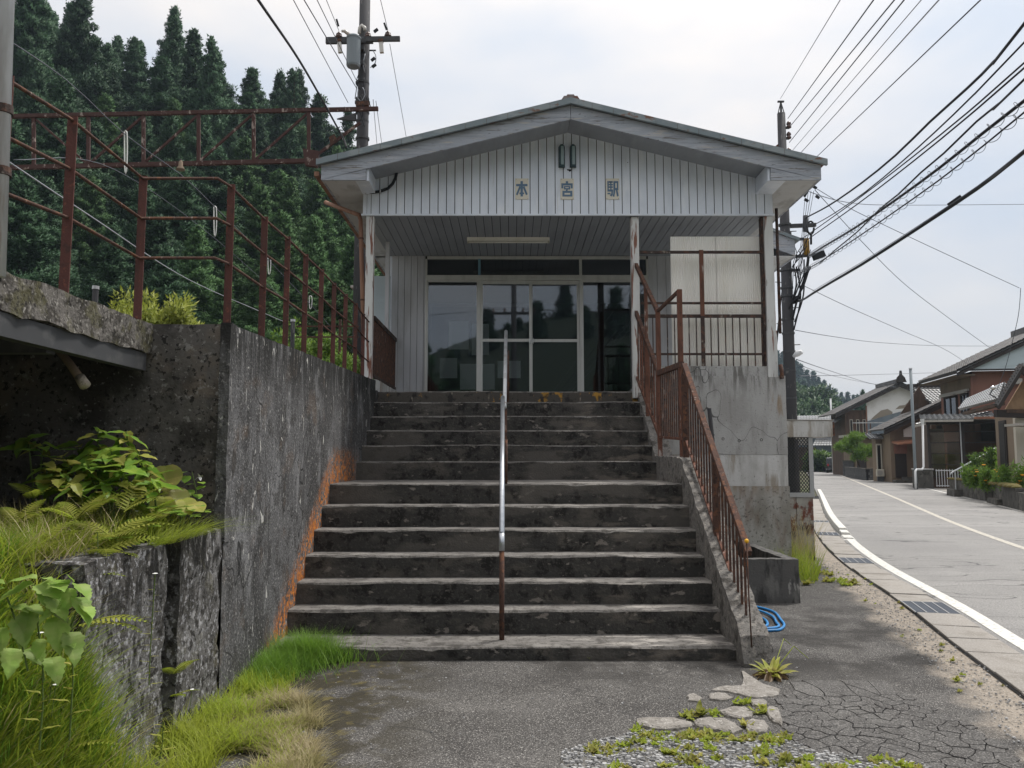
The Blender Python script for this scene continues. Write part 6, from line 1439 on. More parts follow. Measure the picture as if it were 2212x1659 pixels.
# ================================================================== HOUSES ACROSS THE ROAD
AX = V((.33,.944,0)); BX_ = V((.944,-.33,0))
def frame(x, y, deg=19.3):
    a = math.radians(deg); c_, s_ = math.cos(a), math.sin(a); return Matrix(((c_,s_,0,x),(-s_,c_,0,y),(0,0,1,0),(0,0,0,1)))       # local: x to the right, y away along the road
def lp(T, parent, name, mats, fn, **k):
    mb = MB(T); fn(mb); return mb.build(name, mats, parent, **k)
def tiles(parent, T, a, b, c, d, mat, cols, rows_, name='tiles'):
    """pantile rows on the plane a-b (eave) to d-c (ridge): real waves and steps, joined as one part"""
    m = MB(T); a, b, c, d = map(V, (a,b,c,d)); nrm = (b-a).cross(d-a).normalized()
    if nrm.z < 0: nrm = -nrm
    for r in range(rows_):
        t0, t1 = r/rows_, (r+1)/rows_+.25/rows_
        if r == rows_-1: t1 = 1
        pts = []
        n = cols*3
        for i in range(n+1):
            s = i/n; w = .035*math.cos(2*math.pi*i/3)
            lo = a.lerp(b,s).lerp(d.lerp(c,s),t0); hi = a.lerp(b,s).lerp(d.lerp(c,s),t1)
            pts += [lo+nrm*(w+.00), lo+nrm*(w+.065), hi+nrm*(w+.02)]
        m.faces(pts, [(3*i,3*i+3,3*i+4,3*i+1) for i in range(n)]+[(3*i+1,3*i+4,3*i+5,3*i+2) for i in range(n)])
    m.faces([a-nrm*.05,b-nrm*.05,c-nrm*.05,d-nrm*.05,a-nrm*.01,b-nrm*.01,c-nrm*.01,d-nrm*.01], [(3,2,1,0),(4,5,6,7),(0,1,5,4),(1,2,6,5),(2,3,7,6),(3,0,4,7)])
    o = m.build(name, M[mat], parent); o['kind'] = 'stuff'; return o
def B(x0,x1,y0,y1,z0,z1): return lambda m: m.box(x0,x1,y0,y1,z0,z1)

# ---- red-brown two-storey house
TA = frame(26.06, 45.0, 10)
hA = thing('redbrown_house', 'two-storey red-brown house with grey tiled roof and pale blue gable across the road', 'house', (26.06,45,0))
lp(TA, hA, 'wall', M['wall_redbrown'], B(0,9.4,0,5.1,0,6.5))
lp(TA, hA, 'gable', M['gable_blue'], lambda m: m.prism([(-.62,6.55),(10,6.55),(4.7,9.05)], 'y', -.62, .3))
lp(TA, hA, 'gable_trim', M['wood_dark'], B(-.64,10.02,-.64,-.60,6.46,6.55))
tiles(hA, TA, (-1.05,-.85,6.45), (-1.05,5.8,6.45), (4.7,5.8,9.2), (4.7,-.85,9.2), 'tile_roof', 24, 20)
tiles(hA, TA, (10.5,5.8,6.45), (10.5,-.85,6.45), (4.7,-.85,9.2), (4.7,5.8,9.2), 'tile_roof', 24, 20)
lp(TA, hA, 'ridge', M['tile_roof'], lambda m: (m.box(4.5,4.9,1.2,5.8,9.2,9.55)))
lp(TA, hA, 'ridge_end', M['wood_dark'], lambda m: m.prism([(4.35,9.2),(5.05,9.2),(4.95,9.6),(4.7,9.85),(4.45,9.6)], 'y', 1.0, 1.2))
lp(TA, hA, 'verge', M['wood_dark'], lambda m: m.prism([(-1.05,6.36),(4.7,9.11),(4.7,8.88),(-1.05,6.14)], 'y', -.80, -.70))
lp(TA, hA, 'soffit', M['wall_beige'], B(-1.0,-.01,-.5,5.7,6.22,6.28))
lp(TA, hA, 'gutter', M['wood_dark'], B(-1.16,-1.05,-.8,5.8,6.30,6.40))
lp(TA, hA, 'frieze', M['wall_beige'], B(-.03,-.002,.2,5.05,5.55,6.20))
lp(TA, hA, 'lintel', M['gutter_grey'], B(-.16,-.03,.4,5.0,5.42,5.55))
lp(TA, hA, 'downpipe', M['wall_redbrown'], lambda m: m.tube([(-.07,-.05,6.2),(-.07,-.05,4.1)], .06, 8))
lp(TA, hA, 'vent_hood', M['gutter_grey'], lambda m: m.prism([(-.34,6.02),(-.02,6.06),(-.02,5.72),(-.34,5.72)], 'x', 2.0, 2.45))
for y0, y1 in ((.6,1.7),(2.3,4.4)):
    w = lp(TA, hA, 'window', M['wood_dark'], lambda m: (m.box(-.10,-.004,y0,y0+.12,4.15,5.32), m.box(-.10,-.004,y1-.12,y1,4.15,5.32), m.box(-.10,-.004,y0+.12,y1-.12,4.15,4.25), m.box(-.10,-.004,y0+.12,y1-.12,5.22,5.32), m.box(-.09,-.004,(y0+y1)/2-.05,(y0+y1)/2+.05,4.25,5.22)))
    lp(TA, w, 'pane', M['glass_house'], B(-.05,-.04,y0+.12,y1-.12,4.25,5.22)); lp(TA, w, 'curtain', M['sheet_bluegrey'], B(-.03,-.01,y0+.3,y0+.55,4.25,5.22)); lp(TA, w, 'dark_inside', M['dark_room'], B(-.035,-.031,y0+.12,y1-.12,4.25,5.22))
    lp(TA, w, 'hood', M['gutter_grey'], B(-.30,-.10,y0-.1,y1+.1,5.33,5.38))
# lower roof along the street front
tiles(hA, TA, (-1.5,-2.4,3.7), (-1.5,5.2,3.7), (.02,5.2,4.05), (.02,-2.4,4.05), 'tile_roof_silver', 30, 8)
lp(TA, hA, 'lower_wall', M['wood_brown'], B(.3,6,-2.3,-.01,0,3.6))
lp(TA, hA, 'gutter', M['gutter_grey'], B(-1.62,-1.5,-2.4,5.2,3.56,3.68))

# ---- glazed entrance porch of the same house
TP_ = frame(22.45, 43.1)
hp = thing('glazed_porch', 'brown-framed glazed entrance porch with grid panes and silver tiled roof', 'porch', (22.45,43.1,0))
zl_ = [0,.62,1.25,1.85,2.42,3.0,3.45]
for x in (0,1.62,3.35): lp(TP_, hp, 'post', M['wood_dark'], B(x-.07,x+.07,-.07,.07,0,3.5))
lp(TP_, hp, 'post', M['galvanised_dull'], lambda m: m.tube([(1.50,-.16,0),(1.50,-.16,3.5)], .03, 8))
lp(TP_, hp, 'beam', M['wood_dark'], B(-.1,5.0,-.1,.1,3.40,3.66))
for z in zl_[1:-1]:
    for x0, x1 in ((.07,1.55),(1.69,3.28)): lp(TP_, hp, 'rail', M['wood_dark'], B(x0,x1,-.03,.03,z-.025,z+.025))
for x0, x1 in ((.07,1.55),(1.69,3.28)):
    for za, zb in zip(zl_[1:-1], zl_[2:]): lp(TP_, hp, 'pane', M['glass_house'], B(x0,x1,-.006,.006,za+.026,(zb-.026)))
    lp(TP_, hp, 'base_panel', M['wood_brown'], B(x0,x1,-.02,.02,0,.59))
lp(TP_, hp, 'partition', M['wall_redbrown'], B(1.0,5.6,.9,1.0,0,2.5))
lp(TP_, hp, 'partition', M['wall_cream'], B(.05,.9,1.0,1.1,0,3.2))
lp(TP_, hp, 'inner_post', M['wood_brown'], B(.62,.90,1.4,1.6,0,3.4))
lp(TP_, hp, 'side_wall', M['wood_brown'], B(3.42,3.55,-1.6,2.2,0,3.38))
lp(TP_, hp, 'street_wall', M['wood_brown'], B(-.06,.0,.1,5.0,0,3.4))
for x in (3.62,3.95,4.30,4.75): lp(TP_, hp, 'post', M['wood_dark'], B(x,x+.12,-1.75,-1.63,.4,3.3))
lp(TP_, hp, 'pane', M['glass_house'], B(4.08,4.29,-1.70,-1.69,.9,3.2))
tiles(hp, TP_, (-.45,-.75,3.62), (4.6,-.75,3.62), (4.6,1.6,4.0), (-.2,1.6,4.0), 'tile_roof_silver', 19, 7)
lp(TP_, hp, 'gutter', M['gutter_grey'], B(-.5,2.0,-.88,-.77,3.50,3.60)); lp(TP_, hp, 'gutter', M['copper_roof'], B(2.05,4.7,-.95,-.77,3.62,3.74))
fn = thing('white_gate', 'pale metal bar gate in front of the glazed porch', 'gate', (23.1,42.6,0))
for z in (.12,.92): lp(TP_, fn, 'rail', M['white_metal'], B(.18,1.75,-.46,-.42,z,z+.04))
for i in range(13): lp(TP_, fn, 'bar', M['white_metal'], B(.2+i*.127,.225+i*.127,-.475,-.455,.08,1.02))
gt_ = thing('porch_plinth', 'dark concrete plinth block beside the grey street post', 'plinth', (22,43,0))
lp(TP_, gt_, 'block', M['planter_wall'], lambda m: m.rough(-.85,.05,-.55,.3,0,.98, seg=.2, amp=.01))
lp(TP_, gt_, 'coping', M['concrete_base'], B(-.88,.08,-.58,.33,.985,1.04))

# street post and drain pipe
gpst = thing('street_post', 'tall plain grey steel post standing by the porch plinth', 'post', tuple(PZ(1979,1057)))
q = PZ(1979,1057); part(gpst, 'shaft', M['transformer_grey'], lambda m: m.tube([(q.x,q.y,0),(q.x,q.y,6.2)], .075, 12), smooth=True)
part(gpst, 'cap', M['galvanised_dull'], lambda m: m.tube([(q.x,q.y,6.2),(q.x,q.y,6.26)], .085, 12))
part(gpst, 'base_collar', M['steel_dark'], lambda m: m.tube([(q.x,q.y,0),(q.x,q.y,.3)], .10, 12))
dp = thing('drain_pipe', 'pale grey rain pipe with two bends beside the street post', 'pipe', tuple(PY(1995,1000,41.5)))
part(dp, 'pipe', M['white_metal'], lambda m: m.tube([PY(1993,915,41.5),PY(1995,1008,41.5),PY(1992,1014,41.3),PY(1980,1014,41),PY(1977,1018,40.8),PY(1978,1056,40.8)], .055, 8), smooth=True)
part(dp, 'hopper', M['white_metal'], lambda m: m.tube([PY(1992,905,41.5),PY(1993,916,41.5)], [.11,.06], 8))

# ---- raised flower bed with stone wall
fb_ = thing('flower_bed', 'mossy dark retaining wall of the flower bed across the road', 'planter', tuple(PZ(2130,1082)))
gp_ = [PZ(2052,1068), PZ(2128,1082), PZ(2150,1088), PZ(2196,1101), PZ(2260,1118)]
def seg_wall(a, b, h, th, name='wall', mat='planter_wall', dz=0):
    d = (b-a); d.z = 0; L_ = d.length; d.normalize(); n = V((d.y,-d.x,0))
    T = Matrix(((d.x,-n.x,0,a.x),(d.y,-n.y,0,a.y),(0,0,1,dz),(0,0,0,1))); mb = MB(T); mb.rough(0,L_,0,th,-.02,h,seg=.3,amp=.02,seed=int(a.x)); return mb.build(name, M[mat], fb_)
seg_wall(gp_[0], gp_[1], .68, .25); seg_wall(gp_[1]+V((.4,.3,0)), gp_[2]+V((.4,.3,0)), .62, .25); seg_wall(gp_[2], gp_[3], .66, .25); seg_wall(gp_[3], gp_[4], .55, .3)
seg_wall(PZ(2046,1070), PZ(2062,1073), .28, .4, 'step'); seg_wall(PZ(2132,1086), PZ(2152,1092), .2, .3, 'step')
mb = MB(); e_ = [gp_[0]+V((.2,.25,.60)), gp_[1]+V((.5,.4,.60)), gp_[3]+V((.2,.25,.58)), gp_[4]+V((.2,.25,.52)), V((22,22,.6)), V((24,33,.6)), V((21,36,.6))]
mb.face(e_); mb.build('earth', M['soil'], fb_)
for i in range(18):
    t = rnd.random(); a = gp_[0].lerp(gp_[1],t) if i < 9 else gp_[2].lerp(gp_[3],t); r = rnd.uniform(.12,.28)
    mb = MB(); mb.lathe([(r,0),(r*.95,r*.25),(r*.6,r*.45),(0,r*.5)], a+V((.12,.12,.66)), 8); mb.build('moss_cushion', M['moss'], fb_, smooth=True)
hb = thing('garden_handrail', 'slanting grey pipe handrail behind the flower bed', 'handrail', tuple(PY(2054,1024,34)))
part(hb, 'pipe', M['galvanised_dull'], lambda m: m.tube([PY(2052,1025,34),PY(2056,1021,34),PY(2146,970,35),PY(2152,968,35)], .035, 8), smooth=True)
part(hb, 'post', M['galvanised_dull'], lambda m: m.tube([PY(2063,1018,34.1), V((PY(2063,1018,34.1).x,34.1,0))], .03, 8)); part(hb, 'post', M['galvanised_dull'], lambda m: m.tube([PY(2146,971,35), V((PY(2146,971,35).x,35,0))], .03, 8))
def garden_plant(x, yb, yt, D, seed, flower, label, n=150, spread=.30, mat='garden_leaf'):
    b = PY(x, yb, D); t = PY(x, yt, D); h = t.z-b.z; rg = np.random.RandomState(seed); e = thing('flower_plant', label, 'plant', tuple(b), 'plants in the flower bed')
    m = MB(); C = []
    for k in range(6):
        a = rg.uniform(0,6.28); r = spread*rg.rand(); hh = h*rg.uniform(.7,1)
        p1 = b+V((math.cos(a)*r,math.sin(a)*r,hh)); m.tube([b, b.lerp(p1,.5)+V((0,0,.05)), p1], [.014,.011,.006], 5)
        C += [tuple(b.lerp(p1,s)) for s in np.linspace(.15,1,12)]
    m.build('stems', M['stem_green'], e)
    C = np.array(C); v, f = leaf_cloud(C, rg.normal(0,1,C.shape)*.4, 9, .06, .17, .05, rg, .2); o = bpy.data.objects.new('foliage', np_mesh('foliage', v, f, M[mat])); COL.objects.link(o); set_parent(o, e)
    if flower:
        for k in range(7):
            q = V(C[rg.randint(len(C)//2,len(C))])+V((rg.uniform(-.1,.1),-.05,h*.12*rg.rand())); mb = MB(); mb.lathe([(.015,0),(.07,.03),(.05,.05),(0,.045)], q, 8); mb.build('flower', M[flower], e)
for i, a in enumerate(((2112,1055,965,31,'','tallest leafy plant at the house end of the flower bed'),(2146,1058,968,30,'','tall leafy plant in the middle of the flower bed'),(2092,1050,1005,32,'petal_lilac','greyish lilac plant spilling over the end of the flower bed'),(2128,1058,1010,29,'petal_orange','clump with orange daisies in front of the tall leafy plants'),(2108,1052,1012,30,'petal_orange','small orange-flowered clump beside the lilac plant'),(2172,1066,1005,27,'','yellow-green clump toward the picture edge of the bed'),(2200,1072,995,26,'petal_orange','leafy clump with orange blooms at the picture edge'),(2160,1064,1016,28,'petal_orange','low clump with orange blooms between the leafy plants'))):
    garden_plant(a[0], a[1], a[2], a[3], 100+i, a[4], a[5], mat='garden_leaf' if i in (0,1) else 'shrub_green')
mb = MB(); rgn = np.random.RandomState(4); C = rgn.uniform(0,1,(70,3))*np.array([2.2,1.4,1.3]); v, f = leaf_cloud(C, rgn.normal(0,1,C.shape)*.4, 14, .16, .22, .12, rgn, .1)
db = thing('dark_bush', 'dark green bush behind the flower bed against the porch wall', 'bush', tuple(PY(2150,1010,33.5)))
p0 = PY(2142,1035,33.5); o = bpy.data.objects.new('crown', np_mesh('crown', v+np.array([p0.x,p0.y,.5]), f, M['leaf_broad'])); COL.objects.link(o); set_parent(o, db)

# ---- cream house at the picture edge: gable verge with timber soffit
hB = thing('cream_house', 'cream house cut by the picture edge, steep verge with warm timber soffit', 'house', tuple(PZ(2230,1115)))
YB_ = 27.0
v0, v1, v2 = PY(2160,884,YB_), PY(2208,806,YB_), PY(2330,900,YB_)
def slab3(m, pts, t): 
    n = len(pts); m.faces([V(p) for p in pts]+[V(p)+V(t) for p in pts], [tuple(range(n)), tuple(reversed(range(n,2*n)))]+[(i,(i+1)%n,n+(i+1)%n,n+i) for i in range(n)])
dn = V((.33,.944,0))
TB = frame(PY(2198,1000,YB_+.8).x, YB_+.8); zB = PY(2196,880,YB_+1).z+.1
lp(TB, hB, 'wall', M['wall_cream'], B(0,4,0,.3,0,zB)); lp(TB, hB, 'side_wall', M['wall_beige'], B(0,.25,.302,2.9,0,zB-.1))
w = lp(TB, hB, 'window', M['wood_dark'], B(-.05,-.002,1.2,2.2,1.2,zB-.5)); lp(TB, w, 'pane', M['dark_room'], B(-.07,-.051,1.3,2.1,1.3,zB-.6))
part(hB, 'gable_soffit', M['wood_soffit'], lambda m: slab3(m, [PY(2172,884,YB_+.6), PY(2208,824,YB_+.6), PY(2330,910,YB_+.6), PY(2330,886,YB_+.6)], (0,.05,0)))
part(hB, 'verge_board', M['wood_dark'], lambda m: slab3(m, [v0, v1, v1+V((0,0,.28)), v0+V((-.12,0,.12))], (0,.10,0)))
part(hB, 'verge_board', M['wood_dark'], lambda m: slab3(m, [v1, v2, v2+V((0,0,.25)), v1+V((0,0,.28))], (.02,.10,0)))
part(hB, 'beam', M['wood_dark'], lambda m: m.beam(PY(2150,893,YB_+.6), PY(2330,900,YB_+.6), .2, .25))
part(hB, 'ledge', M['wood_brown'], lambda m: m.beam(PY(2172,888,YB_+.55), PY(2330,893,YB_+.55), .15, .12))
part(hB, 'awning', M['gutter_grey'], lambda m: m.beam(PY(2185,918,YB_), PY(2330,922,YB_), .8, .08))
tiles(hB, None, v1+V((0,.0,.28)), v2+V((0,0,.25)), v2+V((.1,.5,.25)), v1+V((.1,.5,.28)), 'tile_roof_silver', 14, 2)
tiles(hB, None, v0+V((-.1,0,.15)), v1+V((0,0,.29)), v1+V((.25,.5,.29)), v0+V((.12,.5,.15)), 'tile_roof', 14, 2)
tiles(hB, None, PY(2072,885,36), PY(2160,862,31), PY(2172,826,33), PY(2090,862,38), 'tile_roof_silver', 20, 7)
part(hB, 'eave_beam', M['wood_brown'], lambda m: m.beam(PY(2085,893,35), PY(2165,872,30.5), .2, .12))
part(hB, 'lightning_ball', M['chrome'], lambda m: m.lathe([(0,-.1),(.08,-.05),(.1,0),(.08,.05),(0,.1)], PY(2145,838,31), 10), smooth=True)
part(hB, 'roof_bracket', M['steel_dark'], lambda m: (m.tube([PY(2145,840,31),PY(2138,852,31),PY(2150,858,31),PY(2155,865,31)], .03, 6)))

# ---- small beige house with tiled verge
TC = frame(26.5, 53.0, 9)
hC = thing('beige_house', 'small beige and white house with sloping tiled verge and copper porch hood', 'house', (25.5,53,0))
lp(TC, hC, 'wall', M['wall_beige'], B(-1.2,6,.6,3,0,3.3))
lp(TC, hC, 'white_panel', M['plaster_white'], lambda m: m.prism([(-.35,3.02),(1.4,3.02),(1.4,4.35),(.6,4.02),(-.35,3.5)], 'y', .50, .58))
lp(TC, hC, 'gable', M['wall_beige'], lambda m: m.prism([(-1.2,3.3),(5.5,3.3),(5.5,6.6),(-1.2,3.35)], 'y', .6, .9))
tiles(hC, TC, (-1.75,-.2,3.50), (-1.75,3.6,3.50), (4.6,3.6,6.6), (4.6,-.2,6.6), 'tile_roof', 15, 18)
lp(TC, hC, 'verge', M['wood_dark'], lambda m: m.prism([(-1.75,3.42),(4.6,6.52),(4.6,6.2),(-1.75,3.15)], 'y', -.12, .02))
lp(TC, hC, 'upper_gable', M['wood_brown'], lambda m: m.prism([(-.1,4.6),(1.9,5.2),(1.2,6.5)], 'y', 1.9, 2.0))
tiles(hC, TC, (1.9,1.2,5.15), (4.6,1.2,5.15), (4.2,3.0,6.55), (.95,3.0,6.55), 'tile_roof_silver', 13, 9)
lp(TC, hC, 'upper_ridge', M['wood_dark'], B(.8,4.3,2.9,3.2,6.5,6.78))
lp(TC, hC, 'porch_hood', M['copper_roof'], lambda m: m.faces([(-1.1,-.7,2.55),(3.0,-.7,3.0),(3.0,.6,3.15),(-1.1,.6,2.75),(-1.1,-.7,2.47),(3.0,-.7,2.75),(3.0,.6,2.9),(-1.1,.6,2.6)], [(0,1,2,3),(7,6,5,4),(0,4,5,1),(3,0,4,7),(1,2,6,5)]))
lp(TC, hC, 'door', M['wood_dark'], B(.75,1.35,.52,.598,.35,2.5)); lp(TC, hC, 'pillar', M['wall_cream'], B(1.4,1.62,-.3,-.08,.35,2.75)); lp(TC, hC, 'pillar', M['wood_brown'], B(.55,.68,-.35,-.2,.35,2.6))
lp(TC, hC, 'brick_panel', M['wall_redbrown'], B(-1.0,-.2,.45,.58,1.9,2.6)); lp(TC, hC, 'side_door', M['wood_dark'], B(-.95,-.25,.50,.585,.3,1.9)); lp(TC, hC, 'meter', M['tube_white'], B(.35,.5,.48,.595,1.75,1.95))
lp(TC, hC, 'plinth', M['planter_wall'], lambda m: m.rough(-.6,1.9,-.8,.6,0,.36, seg=.2, amp=.01)); lp(TC, hC, 'step', M['planter_wall'], lambda m: m.rough(-1.4,-.3,-1.0,-.2,0,.17, seg=.2, amp=.01))
lp(TC, hC, 'annex_wall', M['wall_beige'], B(-1.6,-1.22,2.5,3.4,0,3.1)); 
aw = lp(TC, hC, 'window', M['wall_cream'], lambda m: (m.box(-1.60,-1.53,2.42,2.49,.6,2.6), m.box(-1.32,-1.24,2.42,2.49,.6,2.6), m.box(-1.53,-1.32,2.42,2.49,2.5,2.6))); lp(TC, aw, 'pane', M['glass_house'], B(-1.53,-1.32,2.45,2.46,.6,2.5)); lp(TC, aw, 'dark_inside', M['dark_room'], B(-1.53,-1.32,2.47,2.48,.6,2.5))
tiles(hC, TC, (-2.1,1.9,2.95), (-1.25,1.9,2.95), (-1.25,3.2,3.3), (-2.1,3.2,3.3), 'tile_roof_silver', 5, 5)
ac = thing('air_conditioner', 'white air conditioner outdoor unit beside the beige house window', 'air conditioner', (23,57,0))
lp(TC, ac, 'case', M['wall_cream'], B(-1.75,-1.25,1.95,2.2,.35,.85), bevel=.03); lp(TC, ac, 'fan_grille', M['gutter_grey'], lambda m: m.lathe([(.18,0),(.18,.02),(.15,.02),(.15,.01)], (-1.55,1.95,.6), 16, axis=(0,-1,0)))
lp(TC, ac, 'stand', M['steel_dark'], B(-1.7,-1.3,2.0,2.15,0,.35))
# ---- block garden wall and pine
bwl = thing('block_wall', 'low dark concrete block wall round the garden with the pine', 'wall', tuple(PZ(1877,1038)))
def block_run(a, b, rows_, h=.2, L0=.42):
    d = (b-a); d.z = 0; n = int(d.length/L0); d.normalize(); nn = V((d.y,-d.x,0)); T = Matrix(((d.x,-nn.x,0,a.x),(d.y,-nn.y,0,a.y),(0,0,1,0),(0,0,0,1)))
    for r in range(rows_):
        for i in range(n):
            x0 = i*L0+(r%2)*L0*.5; lp(T, bwl, 'block', M['block_wall'], B(x0+.008, x0+L0-.008, rnd.uniform(0,.015), .18, r*h+.006, (r+1)*h-.006))
    lp(T, bwl, 'coping', M['planter_wall'], B(-.03, n*L0+.2, -.04, .22, rows_*h, rows_*h+.06)); lp(T, bwl, 'footing', M['dark_gap'], B(0,n*L0+.1,.02,.15,0,rows_*h-.01))
wa, wb, wc = PZ(1877,1038), PZ(1831,1030), PZ(1928,1036)
block_run(wa, wb, 4); block_run(wa, wc, 4)
gw = thing('gate_pillar', 'dark block gate pillar at the far end of the garden wall', 'pillar', tuple(PZ(1822,1028)))
for i in range(6): lp(frame(PZ(1822,1028).x, PZ(1822,1028).y), gw, 'block', M['block_wall'], B(0,.9,0,.5,i*.22+.005,(i+1)*.22))
lp(frame(PZ(1822,1028).x, PZ(1822,1028).y), gw, 'cap', M['planter_wall'], B(-.06,.96,-.06,.56,1.325,1.42))
rgn = np.random.RandomState(9); C = []
for cx, cy, cz, r in ((0,0,3.3,.5),(-1.1,0,2.5,.55),(.9,.2,2.4,.6),(-.2,-.3,2.2,.6),(1.4,0,1.95,.4),(-.6,.2,2.9,.4),(.1,0,1.7,.5)):
    u = rgn.normal(0,1,(26,3)); u /= np.linalg.norm(u,axis=1)[:,None]; C.append(u*np.array([r,r,r*.45])+np.array([cx,cy,cz]))
C = np.vstack(C); v, f = leaf_cloud(C, rgn.normal(0,1,C.shape)*.3, 40, .12, .24, .05, rgn, .5)
q = PZ(1853,1022); mt = MB(); mt.tube([(0,0,0),(.15,0,.9),(-.1,0,1.8),(.05,0,3.1)], [.11,.09,.07,.03], 8)
for a in ((-1.1,0,2.4),(.9,.2,2.3),(1.4,0,1.9)): mt.tube([(.0,0,1.6),(a[0]*.5,0,a[2]-.15),a], [.05,.04,.015], 6)
tree('garden_pine', (np_mesh('crown', v, f, M['shrub_green']), mt.mesh('trunk', M['bark'])), (PY(1853,1000,63).x, 63, 0), 1, 1, 0, 'light green layered garden pine behind the block wall', None, 'tree')
# ---- white gable house with painted cloud shapes
TM = frame(36.8, 76.0, 6)
hM = thing('white_gable_house', 'tall house with white plaster gable patched tan, blue-grey sheet and grey tiled roof', 'house', (36.8,76,0))
lp(TM, hM, 'wall', M['wood_brown'], B(-4.9,4.9,0,4.6,0,6.2))
lp(TM, hM, 'gable', M['plaster_white'], lambda m: m.prism([(-2.9,4.5),(4.9,4.5),(4.9,6.2),(0,8.5),(-2.9,7.15)], 'y', -.08, .02))
lp(TM, hM, 'blue_sheet', M['sheet_bluegrey'], lambda m: m.prism([(-2.95,3.2),(5.0,3.2),(5.0,6.3),(1.5,6.35),(-.3,5.9),(-2.95,5.1)], 'y', -.16, -.10))
for pl in ([(-2.6,5.25),(-2.2,5.65),(-1.6,6.15),(-1.0,6.3),(-.55,6.0),(-.6,5.75),(-1.6,5.5)], [(-.3,6.25),(.1,6.6),(.6,6.65),(1.0,7.0),(1.5,7.0),(1.9,7.35),(2.5,7.3),(2.6,6.9),(2.4,6.45),(.6,6.35)]):
    lp(TM, hM, 'tan_patch', M['plaster_tan'], lambda m: m.prism(pl, 'y', -.10, -.085))
tiles(hM, TM, (-6.0,-.9,5.80), (-6.0,5.2,5.80), (0,5.2,8.75), (0,-.9,8.75), 'tile_roof', 22, 20)
tiles(hM, TM, (6.0,5.2,5.80), (6.0,-.9,5.80), (0,-.9,8.75), (0,5.2,8.75), 'tile_roof', 22, 20)
lp(TM, hM, 'verge', M['wood_dark'], lambda m: m.prism([(-6.0,5.72),(0,8.68),(6,5.72),(6,5.45),(0,8.35),(-6,5.45)], 'y', -.82, -.72))
lp(TM, hM, 'ridge', M['tile_roof'], B(-.25,.25,-.95,5.2,8.75,9.1)); lp(TM, hM, 'ridge_ornament', M['wood_dark'], lambda m: m.prism([(-.5,8.75),(.5,8.75),(.35,9.2),(.12,9.45),(.08,9.85),(-.08,9.85),(-.12,9.45),(-.35,9.2)], 'y', -1.1, -.95))
for x in (-4.5,-3.9,-3.3): 
    w = lp(TM, hM, 'window', M['wall_cream'], B(x,x+.28,-.05,-.002,4.0,5.3)); lp(TM, w, 'pane', M['dark_room'], B(x+.04,x+.24,-.06,-.051,4.05,5.25))
lp(TM, hM, 'corner_pipe', M['pipe_brown'], lambda m: m.tube([(-2.95,-.1,6.6),(-2.95,-.1,3.7)], .07, 6))
lp(TM, hM, 'lean_roof', M['tile_roof_silver'], lambda m: m.prism([(-5.8,5.0),(-4.9,5.5),(-4.9,5.4),(-5.8,4.9)], 'y', 1, 4))
# deck building in front of it
TD = frame(33.8, 72.5, 8)
hD = thing('deck_building', 'low beige building with roof deck, railing and rusty outside stair', 'building', (33.6,72.5,0))
lp(TD, hD, 'wall', M['wall_beige'], B(-2.6,3.6,0,4,0,3.55)); lp(TD, hD, 'deck', M['gutter_grey'], B(-3.0,4.2,-.9,4,3.56,3.78)); lp(TD, hD, 'deck_beam', M['wood_dark'], B(-3.0,4.2,-.92,-.8,3.38,3.55))
lp(TD, hD, 'deck_rail', M['galvanised_dull'], B(-3.0,6.5,-.9,-.82,4.75,4.82)); 
for x in (-2.9,-1.5,-.1,1.3,2.7,4.1): lp(TD, hD, 'deck_post', M['rust_brown'], B(x,x+.07,-.9,-.83,3.78,4.75))
lp(TD, hD, 'dark_door', M['wood_dark'], B(-2.5,-1.7,-.05,-.002,0,2.5)); w = lp(TD, hD, 'window', M['tube_white'], B(-.9,1.1,-.08,-.002,1.3,2.6)); lp(TD, w, 'pane', M['dark_room'], B(-.8,1.0,-.1,-.081,1.4,2.5))
lp(TD, hD, 'outside_stair', M['rust_brown'], lambda m: (m.beam((-.3,-1.2,3.5),(4.2,-1.2,.2),.12,.2), m.beam((-.3,-1.9,3.5),(4.2,-1.9,.2),.12,.2)))
for i in range(12): lp(TD, hD, 'stair_tread', M['rust_brown'], B(-.3+i*.375,0+i*.375,-1.85,-1.25,3.42-i*.275,3.46-i*.275))
lp(TD, hD, 'stair_rail', M['rust_brown'], lambda m: m.tube([(-.3,-1.9,4.5),(4.3,-1.9,1.2),(4.4,-1.9,.2)], .04, 6))
# street post, car, bushes, far houses at the bend
q = PZ(1800,1022); sp2 = thing('bend_post', 'slim grey street post beside the parked car at the bend', 'post', tuple(q))
part(sp2, 'shaft', M['galvanised_dull'], lambda m: m.tube([(q.x,q.y,0),(q.x,q.y,8.2)], .09, 10), smooth=True); part(sp2, 'cap', M['steel_dark'], lambda m: m.tube([(q.x,q.y,8.2),(q.x,q.y,8.3)], .1, 10))
TCar = frame(PZ(1787,1021.5).x, PZ(1787,1021.5).y)
car = thing('parked_car', 'dark tall hatchback parked at the bend, half hidden by the street post', 'car', tuple(PZ(1795,1021)))
lp(TCar, car, 'body', M['car_paint'], lambda m: m.prism([(0,.30),(-.02,.85),(.05,1.0),(.25,1.62),(.5,1.72),(2.2,1.72),(2.9,1.15),(3.7,.95),(3.75,.3)], 'x', 0, 1.66), bevel=.06)
lp(TCar, car, 'rear_window', M['glass_house'], lambda m: m.faces([(.2,.055,1.02),(1.46,.055,1.02),(1.36,.22,1.52),(.3,.22,1.52)], [(0,1,2,3)])); lp(TCar, car, 'side_window', M['dark_room'], lambda m: m.prism([(.4,1.05),(2.55,1.08),(2.1,1.6),(.55,1.6)], 'x', -.012, -.002))
